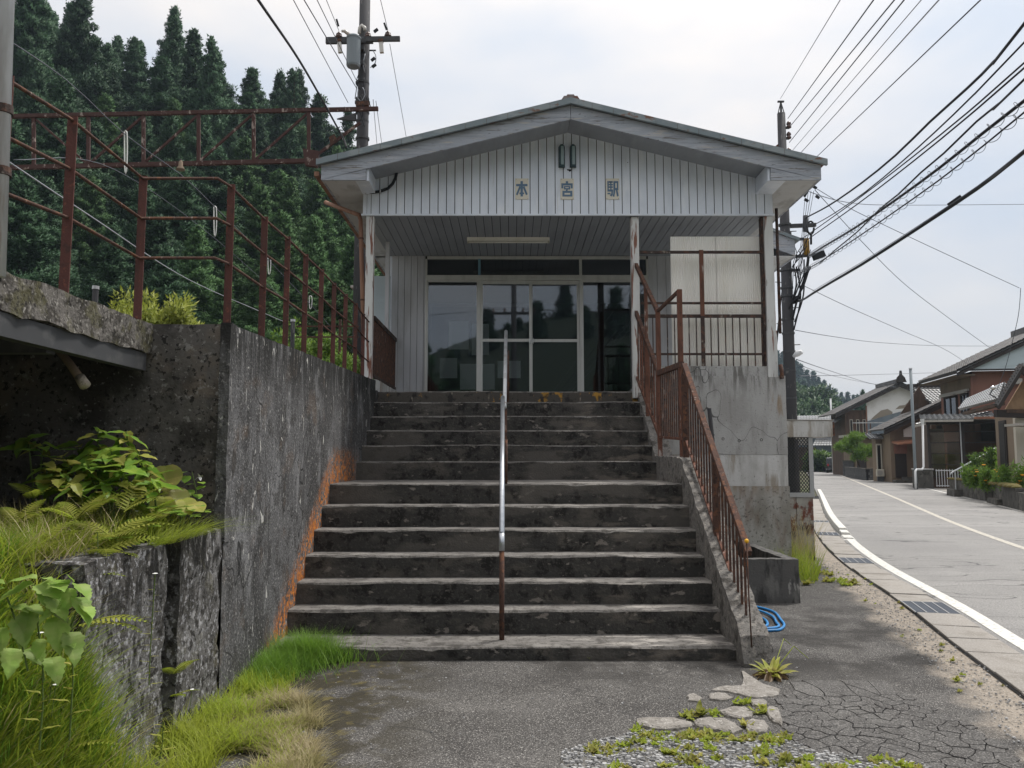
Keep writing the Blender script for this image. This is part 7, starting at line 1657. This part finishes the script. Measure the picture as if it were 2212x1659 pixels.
for x in (.02,1.46): lp(TCar, car, 'tail_light', M['red_lens'], B(x,x+.18,-.045,-.02,.75,1.0))
lp(TCar, car, 'spoiler', M['tube_white'], B(.3,1.36,.2,.32,1.7,1.76)); lp(TCar, car, 'bumper', M['steel_dark'], B(.02,1.64,-.10,-.025,.32,.55)); lp(TCar, car, 'number_plate', M['plaster_white'], B(.66,1.0,-.035,-.022,.62,.78))
for x in (.02,1.5):
    for y in (.65,3.0):
        w = lp(TCar, car, 'wheel', M['rubber'], lambda m: m.lathe([(.3,0),(.3,.16),(.2,.17)], (x-.03,y,.3), 14, axis=(1,0,0))); lp(TCar, w, 'rim', M['chrome'], lambda m: m.lathe([(.17,0),(.17,.19)], (x-.045,y,.3), 10, axis=(1,0,0)))
for i, (x, yt, D, rx, rz) in enumerate(((1780,978,96,1.9,1.9),(1765,1002,98,1.3,.9),(1794,1000,97,1.2,1.2))):
    p = PY(x, yt, D); tree('roadside_bush', (shrub_mesh(130+i, rx, rz, 80, 50, 'garden_leaf', .5, .25, .3), stem_mesh(rz,i)), (p.x, D, 0 if rz < 1.5 else .2), p.z/(rz*1.45), 1, i, ['yellowish dark bush behind the parked car at the bend','low bush at the end of the road left of the parked car','dark bush close beside the parked car'][i], None, 'bush')
TE = frame(42.0, 108.0)
hE = thing('far_grey_house', 'distant grey house with tiled lean-to at the end of the road', 'house', (42,108,0))
lp(TE, hE, 'wall', M['sheet_bluegrey'], B(-5.5,2.5,0,8,0,5.5)); tiles(hE, TE, (-6,-1,5.3),(3,-1,5.3),(3,4,7.6),(-6,4,7.6), 'tile_roof_silver', 24, 9); lp(TE, hE, 'low_wall', M['wood_brown'], B(-5.5,-1.0,-.8,-.1,0,3.1)); tiles(hE, TE, (-1.4,-2.4,3.3),(3.4,-2.4,3.3),(3.4,-.2,4.9),(-.6,-.2,4.9), 'tile_roof_silver', 14, 6)
lp(TE, hE, 'shutter', M['gutter_grey'], B(-4.8,-2,-.06,-.002,3.4,4.9))
# ================================================================== GRASS AND WEEDS
def blades(name, base, h, w, mat, rg, bend=.5, label=None, cat='grass', seg=3, tilt=.25, lean=None):
    """thin curved blades standing at the base points"""
    n = len(base); az = rg.uniform(0,2*np.pi,n); d = np.stack([np.cos(az),np.sin(az),np.zeros(n)],1)
    if lean is not None: d = d + np.asarray(lean); 
    sd = np.stack([-np.sin(az+rg.uniform(-.6,.6,n)),np.cos(az),np.zeros(n)],1); h = np.asarray(h).reshape(-1,1)*np.ones((n,1)); b = rg.uniform(.15,1,(n,1))*bend; t0 = rg.uniform(0,1,(n,1))*tilt
    V_ = []
    for k in range(seg+1):
        t = k/seg; p = base + d*(h*(t0*t+b*t*t)) + np.array([0,0,1])*(h*(t-.35*b*t*t)); ww = w*(1-t**1.5)*rg.uniform(.7,1.3,(n,1))
        if k < seg: V_ += [p-sd*ww*.5, p+sd*ww*.5]
        else: V_ += [p]
    vs = np.stack(V_,1); m = vs.shape[1]; vs = vs.reshape(-1,3); o = np.arange(n)*m; tri = []
    for k in range(seg-1):
        a,b_,c,e = 2*k,2*k+1,2*k+2,2*k+3; tri += [np.stack([o+a,o+b_,o+e],1), np.stack([o+a,o+e,o+c],1)]
    tri.append(np.stack([o+2*seg-2,o+2*seg-1,o+2*seg],1))
    me = np_mesh(name, vs, np.concatenate(tri), M[mat]); ob = bpy.data.objects.new(name, me); COL.objects.link(ob)
    if label: tag(ob, label, cat, None, 'stuff')
    return ob
rg = np.random.RandomState(17)
def scatter(n, x0, x1, y0, y1, cond=lambda x, y: True, zf=bank_z, clump=.0):
    out = []
    while len(out) < n:
        x, y = rg.uniform(x0,x1), rg.uniform(y0,y1)
        if clump and noise.noise(V((x*3.2,y*3.2,8))) < clump*rg.uniform(-1,1): continue
        if cond(x, y): out.append((x, y, zf(x, y)-.015))
    return np.array(out)
vis = lambda x, y: x/y > -.80
b = scatter(20000, -4.3, -1.90, 3.55, 5.2, lambda x, y: vis(x,y), clump=.3)
hh = rg.uniform(.08,.24,len(b))*(1+.5*np.array([noise.noise(V((p[0]*2,p[1]*2,0))) for p in b])); hh *= np.where(b[:,0] > -2.15, .55, 1)
blades('terrace_grass', b, hh, .0060, 'grass_green', rg, .8, 'bright green fine grass growing on the terrace above the low wall', tilt=.6)
b = scatter(4500, -3.7, -2.1, 4.3, 5.2, lambda x, y: vis(x,y), clump=.5); blades('terrace_tall_grass', b, rg.uniform(.12,.26,len(b)), .0065, 'grass_bright', rg, .7, 'yellow-green taller grass against the stained return wall', tilt=.5)
b = scatter(11000, -3.1, -1.55, 2.2, 3.62, lambda x, y: vis(x,y) and bank_z(x,y) > .03, clump=.2)
blades('bank_grass', b, rg.uniform(.08,.26,len(b)), .0060, 'grass_deep', rg, .7, 'deep green grass on the bank in the near corner', tilt=.6)
b = scatter(13000, -3.0, -1.5, 2.3, 3.62, lambda x, y: vis(x,y) and bank_z(x,y) > .03, clump=.3)
blades('bank_light_grass', b, rg.uniform(.08,.28,len(b)), .0058, 'grass_green', rg, .9, 'lighter green grass mixed on the bank in the near corner', tilt=.7)
edge = lambda y: float(np.interp(y, [3.2,3.9,4.3,4.8,5.3,5.9,6.4], [-1.0,-1.02,-1.10,-1.22,-1.45,-1.55,-1.62]))
ez = lambda x, y: 0.0
b = scatter(14000, -1.9, -1.0, 3.2, 6.3, lambda x, y: x < edge(y)+.12*noise.noise(V((x*4,y*4,2))), ez, .2)
near = (b[:,0]-np.array([edge(p[1]) for p in b]))
h_ = rg.uniform(.06,.22,len(b))*np.clip(.45+(-near)*1.1,.35,1.1)
blades('foot_grass', b, h_, .0055, 'grass_green', rg, .9, 'green grass along the foot of the low wall', tilt=.7)
b = scatter(13000, -1.85, -.95, 3.3, 5.4, lambda x, y: edge(y)-.42 < x < edge(y)+.10+.14*noise.noise(V((x*5,y*5,2))), ez, .15)
blades('dry_grass', b, rg.uniform(.04,.14,len(b)), .0045, 'grass_dry', rg, 1.3, 'straw-coloured dry grass at the edge of the forecourt', tilt=1.0)
# horsetail clump by the lowest step
c0 = PZ(668,1425); r_ = np.abs(rg.normal(0,.16,5200)); a_ = rg.uniform(0,6.28,5200); b = np.stack([c0.x+np.cos(a_)*r_*1.15, c0.y+np.sin(a_)*r_*1.4, np.zeros(5200)],1); b = b[b[:,0] > -1.86]; b[:,1] = np.minimum(b[:,1], 6.34)
hc = thing('horsetail_clump', 'dense green horsetail clump at the end of the lowest step', 'plant', tuple(c0))
o = blades('foliage', b, rg.uniform(.10,.30,len(b))*np.clip(1.15-r_[:len(b)]*1.6,.4,1), .0035, 'grass_deep', rg, .7, tilt=.7); set_parent(o, hc); o['kind'] = 'stuff'
c1 = PZ(585,1455); r_ = np.abs(rg.normal(0,.15,3000)); a_ = rg.uniform(0,6.28,3000); b = np.stack([c1.x+np.cos(a_)*r_, c1.y+np.sin(a_)*r_*1.5, np.zeros(3000)],1); b = b[b[:,0] > -1.86]
hc2 = thing('horsetail_clump', 'smaller green horsetail clump against the retaining wall corner', 'plant', tuple(c1))
o = blades('foliage', b, rg.uniform(.08,.24,len(b)), .0035, 'grass_deep', rg, .8, tilt=.7); set_parent(o, hc2); o['kind'] = 'stuff'
# trailing grass over the slot of the low wall
b = np.stack([rg.uniform(-1.96,-1.89,500), rg.uniform(4.3,5.0,500), np.full(500,1.09)],1)
blades('trailing_grass', b, rg.uniform(.08,.20,500), .0035, 'grass_green', rg, 1.6, 'grass hanging over the edge of the low wall by its slot', tilt=.8, lean=(.9,0,0))
# weeds beside the planter and cage
g0 = PZ(1752,1242); b = np.stack([rg.uniform(3.25,4.15,1500), rg.uniform(10.2,12.3,1500), np.zeros(1500)],1); b = b[b[:,0] < 3.2+.42*(b[:,1]-9.9)+.5]
tg_ = thing('tall_weeds', 'tall yellow-green grass growing in front of the wire cage plinth', 'grass', tuple(g0)); tg_['kind'] = 'stuff'
o = blades('blades', b, rg.uniform(.15,.55,len(b)), .008, 'grass_green', rg, .7, tilt=.4); set_parent(o, tg_)
b = np.stack([rg.uniform(3.75,4.45,420), rg.uniform(11.8,12.4,420), np.zeros(420)],1); o = blades('seed_stalks', b, rg.uniform(.5,1.0,420), .006, 'grass_dry', rg, .6, tilt=.3); set_parent(o, tg_)

# ---- leaves as single pieces
def leaf_mesh(name, L_, W, mat, droop=.25, fold=.18, serr=0, n=7, heart=False):
    m = MB(); pts = []
    for i in range(n+1):
        t = i/n; w = W*math.sin(math.pi*min(1,t**.62 if not heart else (t+.12)/1.12))**(.8)*.5
        if t == 1: w = 0
        if serr and 0 < i < n: w *= (1.10 if i % 2 else .90)
        x = L_*t; z = -droop*L_*t*t+.03*L_*math.sin(t*9); pts += [(x-.05*w, -w, z+fold*w), (x, 0, z), (x-.05*w, w, z+fold*w)]
    fs = []
    for i in range(n): a = 3*i; fs += [(a,a+3,a+4,a+1),(a+1,a+4,a+5,a+2)]
    m.faces(pts, fs); return m.mesh(name, M[mat])
def place_leaf(parent, me, pos, d, roll=0, s=1.0, name='leaf'):
    d = V(d).normalized(); up = V((0,0,1)) if abs(d.z) < .95 else V((0,1,0)); y = up.cross(d).normalized(); z = d.cross(y)
    R = Matrix((d,y,z)).transposed().to_4x4() @ Matrix.Rotation(roll,4,'X')
    o = bpy.data.objects.new(name, me); COL.objects.link(o); o.matrix_world = Matrix.Translation(V(pos)) @ R @ Matrix.Diagonal((s,s,s,1))
    mw = o.matrix_world.copy(); o.parent = parent; o.matrix_parent_inverse = Matrix.Translation(-V(parent.location)); o.matrix_basis = mw; return o
r3 = random.Random(31)
LBR = leaf_mesh('leaf', .20, .095, 'leaf_broad', .35, .22, 1, 9); LBR2 = leaf_mesh('leaf', .18, .085, 'leaf_weed', .25, .25, 1, 9)
bp_ = thing('broadleaf_plant', 'leafy dark green plant with pointed leaves below the walkway slab', 'plant', tuple(V((-2.7,4.75,1.07))))
for (x, y, D, n) in ((92,958,4.85,4),(150,1000,4.8,5),(212,930,4.95,6),(240,965,4.8,7),(272,932,4.95,5),(300,975,4.85,7),(130,1020,4.7,5),(190,1005,4.7,6),(262,1010,4.65,6),(318,1005,4.8,5),(225,1045,4.6,6),(60,945,5.0,4),(170,960,4.95,6),(285,1040,4.65,7),(160,1045,4.6,6),(100,1000,4.75,5),(205,975,4.85,7),(255,985,4.75,7),(330,1035,4.7,6),(140,985,4.9,5)):
    tip = PY(x, y, D); ft = V((tip.x+r3.uniform(-.1,.1), tip.y+.08, 1.06)); mb = MB(); mb.tube([ft, ft.lerp(tip,.5)+V((.02,0,.02)), tip], [.007,.006,.004], 5); mb.build('stem', M['stem_green'], bp_)
    a0 = r3.uniform(0,6.28)
    for k in range(int(n*1.7)):
        a = a0+k*2.4; el = r3.uniform(-.55,.55); place_leaf(bp_, LBR if r3.random() < .72 else LBR2, tip-V((0,0,.014*k)), (math.cos(a),math.sin(a)*.9-.25,el), r3.uniform(-.5,.5), r3.uniform(.5,.95))
LH = leaf_mesh('leaf', .17, .17, 'leaf_weed', .15, .1, 0, 8, True)
hp_ = thing('heartleaf_plant', 'plant with big round light green leaves beside the return wall', 'plant', tuple(V((-2.2,4.95,1.07))))
for (x, y, D, dx, dz, s) in ((358,1018,5.05,.3,-.8,1.15),(340,1050,5.0,-.2,-.9,.9),(375,1065,5.05,.5,-.7,1.0),(395,1090,5.0,.6,-.6,.8),(355,1085,4.95,.1,-.8,.9),(415,1100,5.0,.8,-.3,.7)):
    p = PY(x, y-12, D); place_leaf(hp_, LH, p, (dx,-.55,dz), r3.uniform(-.3,.3), s); mb = MB(); mb.tube([V((p.x-.03,p.y+.03,1.06)),p], .004, 5); mb.build('stem', M['stem_green'], hp_)
sw = thing('white_flower_plant', 'small heart-leaved stem with one white flower against the return wall', 'plant', tuple(V((-2.05,5.1,1.1))))
LS = leaf_mesh('leaf', .065, .06, 'leaf_broad', .2, .15, 0, 6, True); P_ = [PY(428,1105,5.12),PY(424,1060,5.12),PY(415,1020,5.12)]
mb = MB(); mb.tube(P_, .003, 5); mb.build('stem', M['stem_green'], sw)
for (x, y) in ((398,1020),(405,1028),(432,1042),(418,1046),(425,1068),(412,1058),(440,1050),(430,1085)): place_leaf(sw, LS, PY(x,y,5.12), (r3.uniform(-.7,.7),-.6,r3.uniform(-.6,.1)), 0, r3.uniform(.7,1.1))
for k in range(4): a = k*1.57+.4; place_leaf(sw, leaf_mesh('petal',.028,.020,'petal_white',.1,.1,0,4), PY(432,1030,5.08), (math.cos(a),-.5,math.sin(a)), 0, 1, 'petal')
# ferns
def frond_mesh(L_, W, mat, pairs=13):
    m = MB(); 
    for i in range(pairs):
        t = (i+.8)/(pairs+.5); x = L_*t; z = L_*(.30*t-.42*t*t); l = W*math.sin(math.pi*(.12+.88*t))**.7*(1-.35*t)
        for s in (-1,1):
            w = L_/pairs*.36; p0 = V((x,0,z)); tip = V((x+l*.45,s*l,z-.15*l)); m.faces([p0-V((w,0,0)), p0+V((w,0,0)), p0.lerp(tip,.6)+V((w*.9,0,.004)), tip, p0.lerp(tip,.6)-V((w*.9,0,-.004))], [(0,1,2,3,4)])
    pts = [(L_*t,0,L_*(.30*t-.42*t*t)) for t in np.linspace(0,1,8)]; m.tube(pts, [.0035*(1-t)+.001 for t in np.linspace(0,1,8)], 4); return m.mesh('frond', M[mat])
FR = [frond_mesh(.30,.085,'leaf_fern'), frond_mesh(.24,.07,'leaf_fern'), frond_mesh(.22,.065,'grass_green')]
def fern(x, y, D, items, label, s=1.0, z=None):
    b = PY(x, y, D); e = thing('fern', label, 'fern', tuple(b), 'ferns')
    for k, (a, el, i) in enumerate(items): place_leaf(e, FR[i], b, (math.cos(a),math.sin(a),el), r3.uniform(-.4,.4), s*r3.uniform(.85,1.1), 'frond')
fern(165,1125,4.35,[(.5,.75,0),(1.2,.9,1),(2.6,.6,1),(-.6,.5,0),(3.6,.5,2)],'yellow-green fern with one upright frond amid the terrace grass')
fern(75,1075,4.6,[(.2,.6,2),(1.5,.9,2),(2.8,.5,2),(-1.2,.3,2)],'pale fern at the picture edge below the leafy plant')
fern(240,1160,4.2,[(.1,.3,0),(-.5,.2,0),(.9,.5,1),(-1.4,.1,1),(3.0,.4,1)],'fern arching toward the low wall edge')
fern(270,1105,4.5,[(.6,.8,1),(1.6,1.0,1),(2.4,.6,1),(-.4,.4,1)],'small upright fern just below the leafy plant')
fern(130,1260,3.75,[(.2,.2,0),(-.6,.1,1),(.8,.4,1)],'fern tips showing above the low wall end')
fern(378,1455,4.55,[(-.8,.6,1),(.3,.7,1),(-1.8,.5,2),(1.2,.4,2)],'small yellow fern growing in the slot of the low wall', .62)
fern(372,1505,4.5,[(.2,.3,1),(-.7,.3,2)],'fern frond lying at the foot of the slot', .6)
fern(170,1352,3.35,[(.1,.15,0),(-.15,.05,0)],'long thin fern frond pointing at the low wall face', 1.0)
fern(130,1625,3.35,[(.0,.25,0),(-.5,.1,1)],'pale fern frond low in the near corner', .8)
# nettle in the near corner
LN = leaf_mesh('leaf', .115, .075, 'leaf_nettle', .30, .22, 1, 11)
nt_ = thing('nettle_plant', 'pale green serrated nettle plant in the near corner', 'plant', (-1.75,3.0,.6))
st_pts = [PY(95,1470,3.05), PY(88,1400,3.05), PY(82,1330,3.05), PY(95,1245,3.05)]
for pl in (st_pts, [PY(95,1440,3.05), PY(140,1380,3.05), PY(172,1300,3.05), PY(170,1262,3.05)], [PY(60,1450,3.0), PY(40,1360,3.0), PY(15,1290,3.0)]):
    mb = MB(); mb.tube([V(q) for q in smooth_line([tuple(p) for p in pl],.03)], .0035, 5); mb.build('stem', M['stem_green'], nt_)
for (x, y, dx, dy, dz, s) in ((80,1250,-1,-.3,.15,.85),(95,1250,.8,-.5,.2,.5),(75,1262,-.9,-.4,-.2,1.05),(85,1262,.9,-.5,-.15,1.1),(95,1268,.7,-.5,-.6,1.05),(150,1262,-.5,-.5,.4,.6),(155,1270,-.1,-.5,-.9,.85),(165,1262,.8,-.5,-.2,.95),(160,1290,.9,-.5,-.5,1.25),(158,1258,-.2,-.3,.8,.4),(70,1320,-.1,-.6,-.9,1.15),(60,1310,.9,-.4,-.05,.75),(125,1330,.3,-.5,-.9,1.2),(118,1325,.9,-.4,-.1,.7),(150,1365,.6,-.5,-.7,1.15),(140,1388,.5,-.4,.1,.7),(12,1262,-.7,-.4,.1,1.1),(10,1270,-.8,-.5,-.5,1.2),(5,1355,.2,-.5,-.9,.9),(95,1380,-.2,-.6,-.8,.8),(120,1262,.6,-.6,.1,.9),(110,1290,.9,-.6,-.4,1.1),(60,1285,-.8,-.6,-.5,1.0),(45,1330,.5,-.6,-.7,1.1),(180,1310,.8,-.6,-.1,.8),(135,1300,-.6,-.6,-.5,.9),(25,1400,.4,-.6,-.6,1.0),(65,1400,.8,-.5,-.3,.9),(110,1420,.7,-.6,-.6,1.0),(30,1310,.9,-.5,.1,.8)):
    place_leaf(nt_, LN, PY(x, y, 3.02), (dx,dy,dz), r3.uniform(-.4,.4), s*1.0)
# tall fleabane stems and white flower heads
fb2 = thing('fleabane', 'thin leafy fleabane stem with white flower in front of the low wall', 'plant', tuple(PY(330,1460,4.15)))
P_ = [PY(322,1480,4.15),PY(325,1400,4.15),PY(330,1320,4.15),PY(335,1240,4.15)]
mb = MB(); mb.tube(P_, .003, 5); mb.build('stem', M['stem_green'], fb2); LF = leaf_mesh('leaf', .07, .014, 'leaf_weed', .3, .2, 0, 5)
for k in range(20): t = k/20; p = P_[0].lerp(P_[3],t); a = k*2.4; place_leaf(fb2, LF, p, (math.cos(a),-abs(math.sin(a))*.8,.45), 0, 1.0-.5*t)
mb = MB(); mb.lathe([(.002,0),(.014,.003),(.004,.006)], P_[3], 12); mb.build('flower', M['petal_white'], fb2)
for i, (x, y, D) in enumerate(((62,1415,3.3),(115,1450,3.2),(225,1240,4.0),(150,1272,3.6),(197,1150,4.4),(120,1480,3.2),(295,1105,4.6),(180,1060,4.6),(88,1368,3.1),(415,1490,4.4))):
    p = PY(x, y, D); e = thing('daisy', 'tiny white daisy head among the grass of the bank', 'flower', tuple(p), 'white daisies in the bank grass')
    mb = MB(); mb.tube([p-V((.01,0,.12)), p], .0018, 4); mb.build('stem', M['stem_green'], e); mb = MB(); mb.lathe([(.002,0),(.011,.003),(.003,.005)], p, 10); mb.build('petals', M['petal_white'], e)
LT = leaf_mesh('leaf', .11, .035, 'leaf_weed', .3, .25, 0, 6)
for i, (x0, y0, y1, D) in enumerate(((150,1600,1330,3.1),(85,1620,1420,3.0),(345,1640,1560,4.0),(205,1330,1150,3.9))):
    a, b = PY(x0,y0,D), PY(x0+6,y1,D); e = thing('leafy_stem', ['tall single weed stem with narrow leaves before the nettle','short weed stem with narrow leaves low in the near corner','small leafy weed at the bottom of the dry grass','thin leafy weed rising at the low wall end'][i], 'plant', tuple(a))
    mb = MB(); mb.tube([a,a.lerp(b,.5)+V((.008,0,0)),b], [.004,.003,.002], 5); mb.build('stem', M['stem_green'], e)
    for k in range(8): t = .2+.8*k/8; an = k*2.4; place_leaf(e, LT, a.lerp(b,t), (math.cos(an),-abs(math.sin(an))*.7,.55), 0, .75*(1.05-.5*t))
# dock plant by the curb
dk = thing('dock_plant', 'half-withered dock plant at the foot of the stair curb', 'plant', tuple(PZ(1668,1462)))
c = PZ(1668,1462); LD = leaf_mesh('leaf', .15, .045, 'leaf_weed', .45, .3, 0, 8); LO = leaf_mesh('leaf', .15, .045, 'leaf_weed_old', .8, .5, 0, 8)
for k in range(18): a = k*2.4; place_leaf(dk, LD, c+V((math.cos(a)*.02,math.sin(a)*.02,.01)), (math.cos(a),math.sin(a),r3.uniform(.5,1.9)), r3.uniform(-.4,.4), r3.uniform(.7,1.15))
for k in range(26): a = k*1.9; place_leaf(dk, LO, c+V((math.cos(a)*.02,math.sin(a)*.02,.03)), (math.cos(a),math.sin(a),r3.uniform(.0,.35)), r3.uniform(-.8,.8), r3.uniform(.6,1.0))
for k, (x, y) in enumerate(((1735,1425),(1720,1396))): mb = MB(); q = PZ(x+(12 if k == 0 else -10),y+12); mb.tube([c+V((0,0,.02)), c.lerp(q,.6)+V((0,0,.17)), q+V((0,0,.05))], [.003,.003,.002], 4); mb.build('seed_stalk', M['grass_bright'], dk)
# small weeds: rosettes copied about
LW = [leaf_mesh('leaf', .05, .022, 'leaf_weed', .2, .3, 0, 5), leaf_mesh('leaf', .038, .018, 'grass_bright', .1, .3, 0, 5)]
def rosette_mesh(seed, n, s):
    m = MB(); q = random.Random(seed); src = LW[seed % 2]; vs = [v.co.copy() for v in src.vertices]; fs = [tuple(p.vertices) for p in src.polygons]
    for k in range(n):
        a = k*2.4+q.uniform(-.4,.4); el = q.uniform(.15,1.1); R = Matrix.Rotation(a,4,'Z') @ Matrix.Rotation(-el,4,'Y'); sc = s*q.uniform(.6,1.2); off_ = V((q.uniform(-.035,.035)*s,q.uniform(-.03,.03)*s,0))
        m.faces([R @ (v*sc)+off_ for v in vs], fs)
    return m.mesh('rosette', [M['leaf_weed' if seed % 2 == 0 else 'grass_bright']])
RO = [rosette_mesh(k, 16+4*(k%3), 1.0) for k in range(5)]
def weed(x, y, s, label, group, k, z=.006):
    p = PZ(x, y, z); e = thing('weed', label, 'weed', tuple(p), group); e.rotation_euler = (0,0,r3.uniform(0,6)); e.scale = (s,s,s); o = bpy.data.objects.new('rosette', RO[k%5]); COL.objects.link(o); o.parent = e
for i, (x, y, s, lb) in enumerate(((1510,1546,1.5,'dense weed tuft behind the long pale concrete piece'),(1545,1544,1.2,'weed tuft just right of the densest tuft between the concrete pieces'),(1482,1548,1.2,'weed tuft left of the densest tuft at the asphalt edge'),(1600,1520,1.4,'weed tuft above the small concrete pieces'),(1640,1538,1.3,'weed tuft between concrete piece and crazed asphalt'),(1608,1568,1.1,'small weed between the two pale concrete pieces'),(1275,1422,1.1,'green weed at the base of the lowest step'),(1320,1420,1.0,'pale dry weed at the base of the lowest step'),(1378,1582,1.2,'dark green weed at the asphalt corner by the gravel'))): weed(x, y, s, lb, 'weeds round the broken kerb', i)
for k in range(90):
    x = r3.uniform(1225,1990); y = r3.uniform(1598 if x < 1700 else 1632, 1672)
    if in_poly(*PZ(x,y)[:2], GP): weed(x, y, r3.uniform(.5,1.15), 'small yellow-green weed growing in the gravel patch', 'weeds in the gravel', k)
for k in range(22):
    s_ = s_of_y(r3.uniform(4.6,11.5)); q = at_s(s_, r3.uniform(-.95,-.57)); e = thing('weed', 'small weed tuft in the sand along the gutter slabs', 'weed', (q[0],q[1],.006), 'weeds along the gutter'); s = r3.uniform(.25,.75); e.scale = (s,s,s*1.3)
    o = bpy.data.objects.new('rosette', RO[k%5]); COL.objects.link(o); o.parent = e
for k in range(26):
    x = r3.uniform(3.2,4.3); y = r3.uniform(10.0,11.4); e = thing('weed', 'broad-leaved weed at the edge of the tall grass by the planter', 'weed', (x,y,.004), 'weeds by the planter'); s = r3.uniform(1.0,2.0); e.scale = (s,s,s); o = bpy.data.objects.new('rosette', RO[k%5]); COL.objects.link(o); o.parent = e

# dead stalks and bright blades mixed in, more ferns spilling over the edge
b = scatter(1400, -4.0, -1.95, 3.4, 5.2, lambda x, y: vis(x,y)); blades('dead_stalks', b, rg.uniform(.15,.36,len(b)), .005, 'grass_dry', rg, .8, 'scattered straw stalks in the terrace grass', tilt=.7)
b = scatter(2600, -2.9, -1.5, 2.3, 3.6, lambda x, y: vis(x,y) and bank_z(x,y) > .03); blades('bright_blades', b, rg.uniform(.12,.32,len(b)), .009, 'grass_bright', rg, .9, 'broad yellow-green blades on the bank in the near corner', tilt=.6)
b = scatter(900, -2.9, -1.5, 2.3, 3.6, lambda x, y: vis(x,y) and bank_z(x,y) > .03); blades('bank_straw', b, rg.uniform(.15,.35,len(b)), .005, 'grass_dry', rg, 1.0, 'dry straw among the bank grass in the near corner', tilt=.8)
fern(40,1130,4.3,[(.3,.5,0),(1.4,.8,1),(-.7,.3,0),(2.6,.5,1)],'pale fern at the picture edge of the terrace')
fern(215,1200,4.05,[(.4,.4,0),(-.3,.1,1),(1.3,.6,1),(-1.0,.2,0)],'fern hanging over the front of the terrace grass')
fern(320,1125,4.6,[(.2,.5,1),(-.8,.3,1),(1.2,.7,2),(2.4,.5,2)],'small fern beside the round-leaved plant')
fern(60,1190,3.9,[(.2,.5,0),(1.0,.7,0),(-.5,.2,1)],'yellowish fern above the nettle plant')
for i, (x, y, D, s_) in enumerate(((350,1120,4.75,1.0),(392,1128,4.8,.8),(300,1150,4.5,.9),(415,1118,4.95,.8),(255,1190,4.2,.8))):
    e = thing('round_leaf_weed', ['round-leaved weed below the big heart leaves','round-leaved weed nearest the wall slot','round-leaved weed under the small upright fern','round-leaved weed at the foot of the return wall','round-leaved weed at the front edge of the terrace'][i], 'weed', tuple(PY(x,y,D)))
    for k in range(7):
        a = k*2.4; q = PY(x,y,D)+V((math.cos(a)*.06,math.sin(a)*.05,.03+.02*(k%3))); place_leaf(e, LS, q, (math.cos(a),math.sin(a)-.4,.25), 0, s_*1.3)
for i in range(60):
    x = r3.uniform(1390,1700); y = 1588+r3.uniform(-6,14)+(x-1390)*.02; weed(x, y, r3.uniform(.4,.9), 'small yellow-green weed growing in the gravel patch', 'weeds in the gravel', i)
# ================================================================== HAZE: thin valley air round everything
hm = bpy.data.materials.new('haze'); hm.use_nodes = True; hn = hm.node_tree; hn.nodes.clear()
ho = hn.nodes.new('ShaderNodeOutputMaterial'); hv = hn.nodes.new('ShaderNodeVolumePrincipled')
hv.inputs['Color'].default_value = (.66,.82,1.0,1); hv.inputs['Density'].default_value = .00034; hv.inputs['Anisotropy'].default_value = .2
hn.links.new(hv.outputs[0], ho.inputs['Volume'])
tag(MB().box(-440, 440, -320, 440, -1.4, 95).build('haze', hm), 'thin bluish haze in the valley air', 'haze', None, 'stuff')
